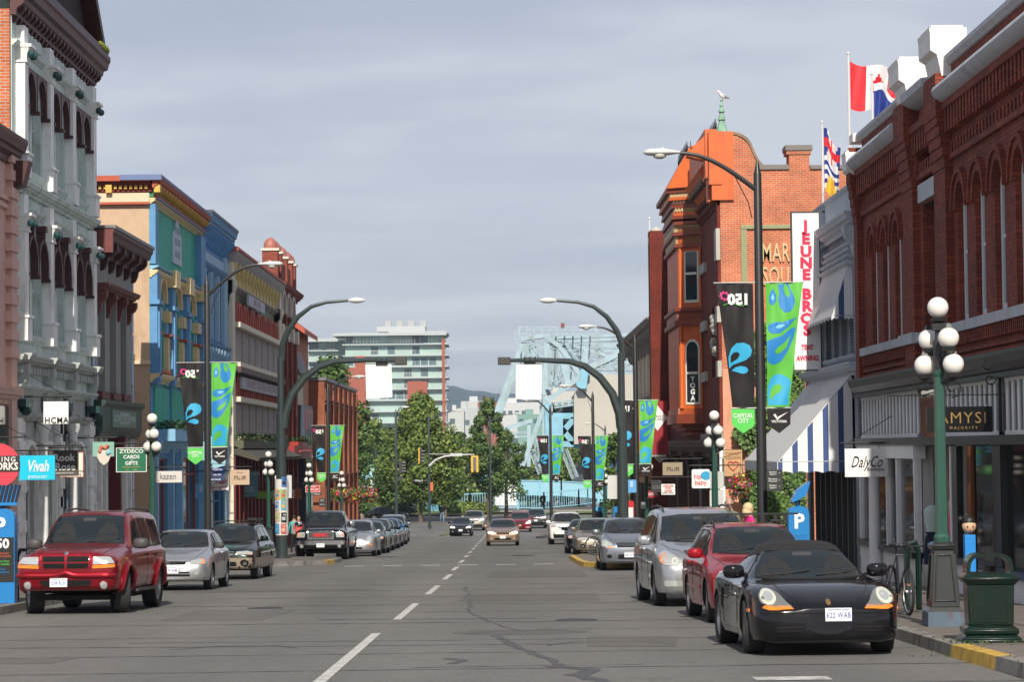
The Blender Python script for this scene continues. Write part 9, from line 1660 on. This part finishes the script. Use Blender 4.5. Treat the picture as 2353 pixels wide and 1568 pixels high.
# ================================================================== PEOPLE
SKIN = mat('skin', (.50, .28, .19), .6); DENIM = mat('light_denim', (.22, .32, .48), .85); DARKC = mat('dark_jacket', (.012, .012, .016), .9)
def person(x, Y, yaw, label, top, legs, hair, h=1.75, stride=.0, plaid=None, group=None, long_hair=False, zb=None):
 zg = (G(Y)+.14) if zb is None else zb; r = empty('person', (x, Y, zg), yaw, label, 'person', group); k = h/1.75
 V = [(0, 0, .95), (0, 0, 1.15), (0, 0, 1.42), (0, -.01, 1.52), (0, -.03, 1.66), (.19, 0, 1.42), (.25, -.02, 1.15), (.24, -.14, .93), (-.19, 0, 1.42), (-.25, .02, 1.15), (-.24, -.08, .93), (.1, 0, .9), (.11, -stride*.4, .5), (.11, -stride*.5+.02, .08), (.12, -stride*.5-.14, .04), (-.1, 0, .9), (-.11, stride*.25, .5), (-.11, stride*.75, .1), (-.12, stride*.75-.14, .04)]
 E_ = [(0, 1), (1, 2), (2, 3), (3, 4), (2, 5), (5, 6), (6, 7), (2, 8), (8, 9), (9, 10), (0, 11), (11, 12), (12, 13), (13, 14), (0, 15), (15, 16), (16, 17), (17, 18)]; rad = [.14, .13, .15, .055, .09, .065, .045, .035, .065, .045, .035, .095, .065, .045, .04, .095, .065, .045, .04]
 me = bpy.data.meshes.new('body'); me.from_pydata([(a*k, b*k, c*k) for a, b, c in V], E_, []); o = bpy.data.objects.new('body', me); COL.objects.link(o); sk = o.modifiers.new('s', 'SKIN'); o.modifiers.new('d', 'SUBSURF').levels = 1
 for i, sv_ in enumerate(me.skin_vertices[0].data): sv_.radius = (rad[i]*k*(1.25 if i in (0, 1, 2) else 1), rad[i]*k*(.8 if i in (0, 1, 2) else 1)); sv_.use_root = i == 0
 bpy.context.view_layer.update(); m2 = bpy.data.meshes.new_from_object(o.evaluated_get(bpy.context.evaluated_depsgraph_get())); o.modifiers.clear(); o.data = m2; m2.materials.clear()
 for m_ in (legs, top, SKIN): m2.materials.append(m_)
 for f in m2.polygons: c = f.center/k; f.material_index = 2 if (c.z > 1.5 or (abs(c.x) > .2 and c.z < .98 and c.z > .8)) else (1 if c.z > .93 else 0); f.use_smooth = True
 o.parent = r; q = MB(); q.lathe([(.0, 1.53), (.05, 1.54), (.072, 1.6), (.08, 1.68), (.07, 1.75), (.04, 1.785), (0, 1.79)], (0, -.02, 0), 14, sy=1.2); q.v = [(a*k, b*k, c*k) for a, b, c in q.v]; hd_ = q.build('head', SKIN, r)
 q = MB(); q.ball((0, .0, 1.71), .1, 12, 8, 1.0) if not long_hair else (q.ball((0, .02, 1.7), .14, 12, 8, 1.0), q.ball((0, .05, 1.6), .135, 10, 6)); q.v = [(a*k, max(b, -.06 if c < 1.72 else -.1)*k+.012, c*k) for a, b, c in q.v]; q.build('hair', hair, hd_)
 q = MB(); q.ball((-.03*k, -.118*k, 1.665*k), .012, 6, 4); q.ball((.03*k, -.118*k, 1.665*k), .012, 6, 4); q.build('eye', TXB, hd_); MB().lathe([(.012, 1.62*k), (.014, 1.64*k), (.004, 1.67*k)], (0, -.122*k, 0), 6).build('nose', SKIN, hd_)
 return r, hd_, k
PLD = stripes('plaid_cloth', (.3, .2, .2), (.10, .08, .09), 2, .09); HG = mat('grey_hair', (.32, .31, .30), .8); HB = mat('blonde_hair', (.62, .48, .28), .8, var=.2, vs=30); HD = mat('dark_hair', (.015, .012, .01), .7)
p = PY(1676, 1165, 63); r, hd_, k = person(p.x, 63, 0, 'grey-haired man in dark glasses walking behind the silver minivan', mat('faded_green_shirt', (.18, .2, .15), .8), DENIM, HG, 1.80, .2); MB().box(-.07, .07, -.13, -.11, 1.69, 1.725).build('dark_glasses', TXB, hd_)
p = PY(1722, 1185, 60); person(p.x, 60, R(110), 'blonde woman in a bright pink top behind the red estate car', mat('hot_pink_top', (.70, .02, .22), .7), DARKC, HB, 1.66, .2, long_hair=True)
p = PY(1016, 1180, 262); person(p.x, 262, R(15), 'person in a dark hooded jacket and pale jeans crossing beside the black sedan', DARKC, DENIM, HD, 1.85, .35, zb=G(262)); p = PY(829, 1180, 203); person(p.x, 203, R(180), 'person in a plaid shirt seen from behind at the end of the corner building', PLD, DARKC, HD, 1.8, .1)
p = PY(686, 1195, 104); person(p.x, 104, R(20), 'child-sized walker in a coral red top near the pickup truck', mat('coral_top', (.65, .08, .08), .7), DARKC, HD, 1.5, .2); p = PY(676, 1200, 106); person(p.x, 106, R(200), 'walker in a turquoise top beside the one in coral', mat('turquoise_top', (.06, .34, .32), .7), DARKC, HD, 1.55, .2)
for o in list(bpy.data.objects):
 if o.parent and o.type == 'MESH' and o.name.split('.')[0] in ('pilaster', 'window_hood', 'pier', 'parapet_cap', 'end_pilaster', 'shop_pilaster', 'column', 'capital_rosette', 'shop_capital', 'bay_panel', 'turret_dome', 'teal_panel', 'shop_post', 'red_panel', 'window', 'stone_sill', 'soffit_panel', 'window_surround', 'grey_pier', 'chimney', 'belt_course', 'name_board', 'stone_quoin', 'roof_plant', 'brick_panel', 'red_post', 'sill_band', 'roof_slab', 'grille_bar', 'gutter', 'fog_lamp', 'shopfront_glazing', 'shop_glass', 'roof', 'side_band', 'white_stone_trim', 'dentil', 'bracket', 'side_cornice') and (o.name[:7] != 'bracket' or 'building' in o.parent.name) and o.parent.type == 'EMPTY' and not o.children: split_part(o)
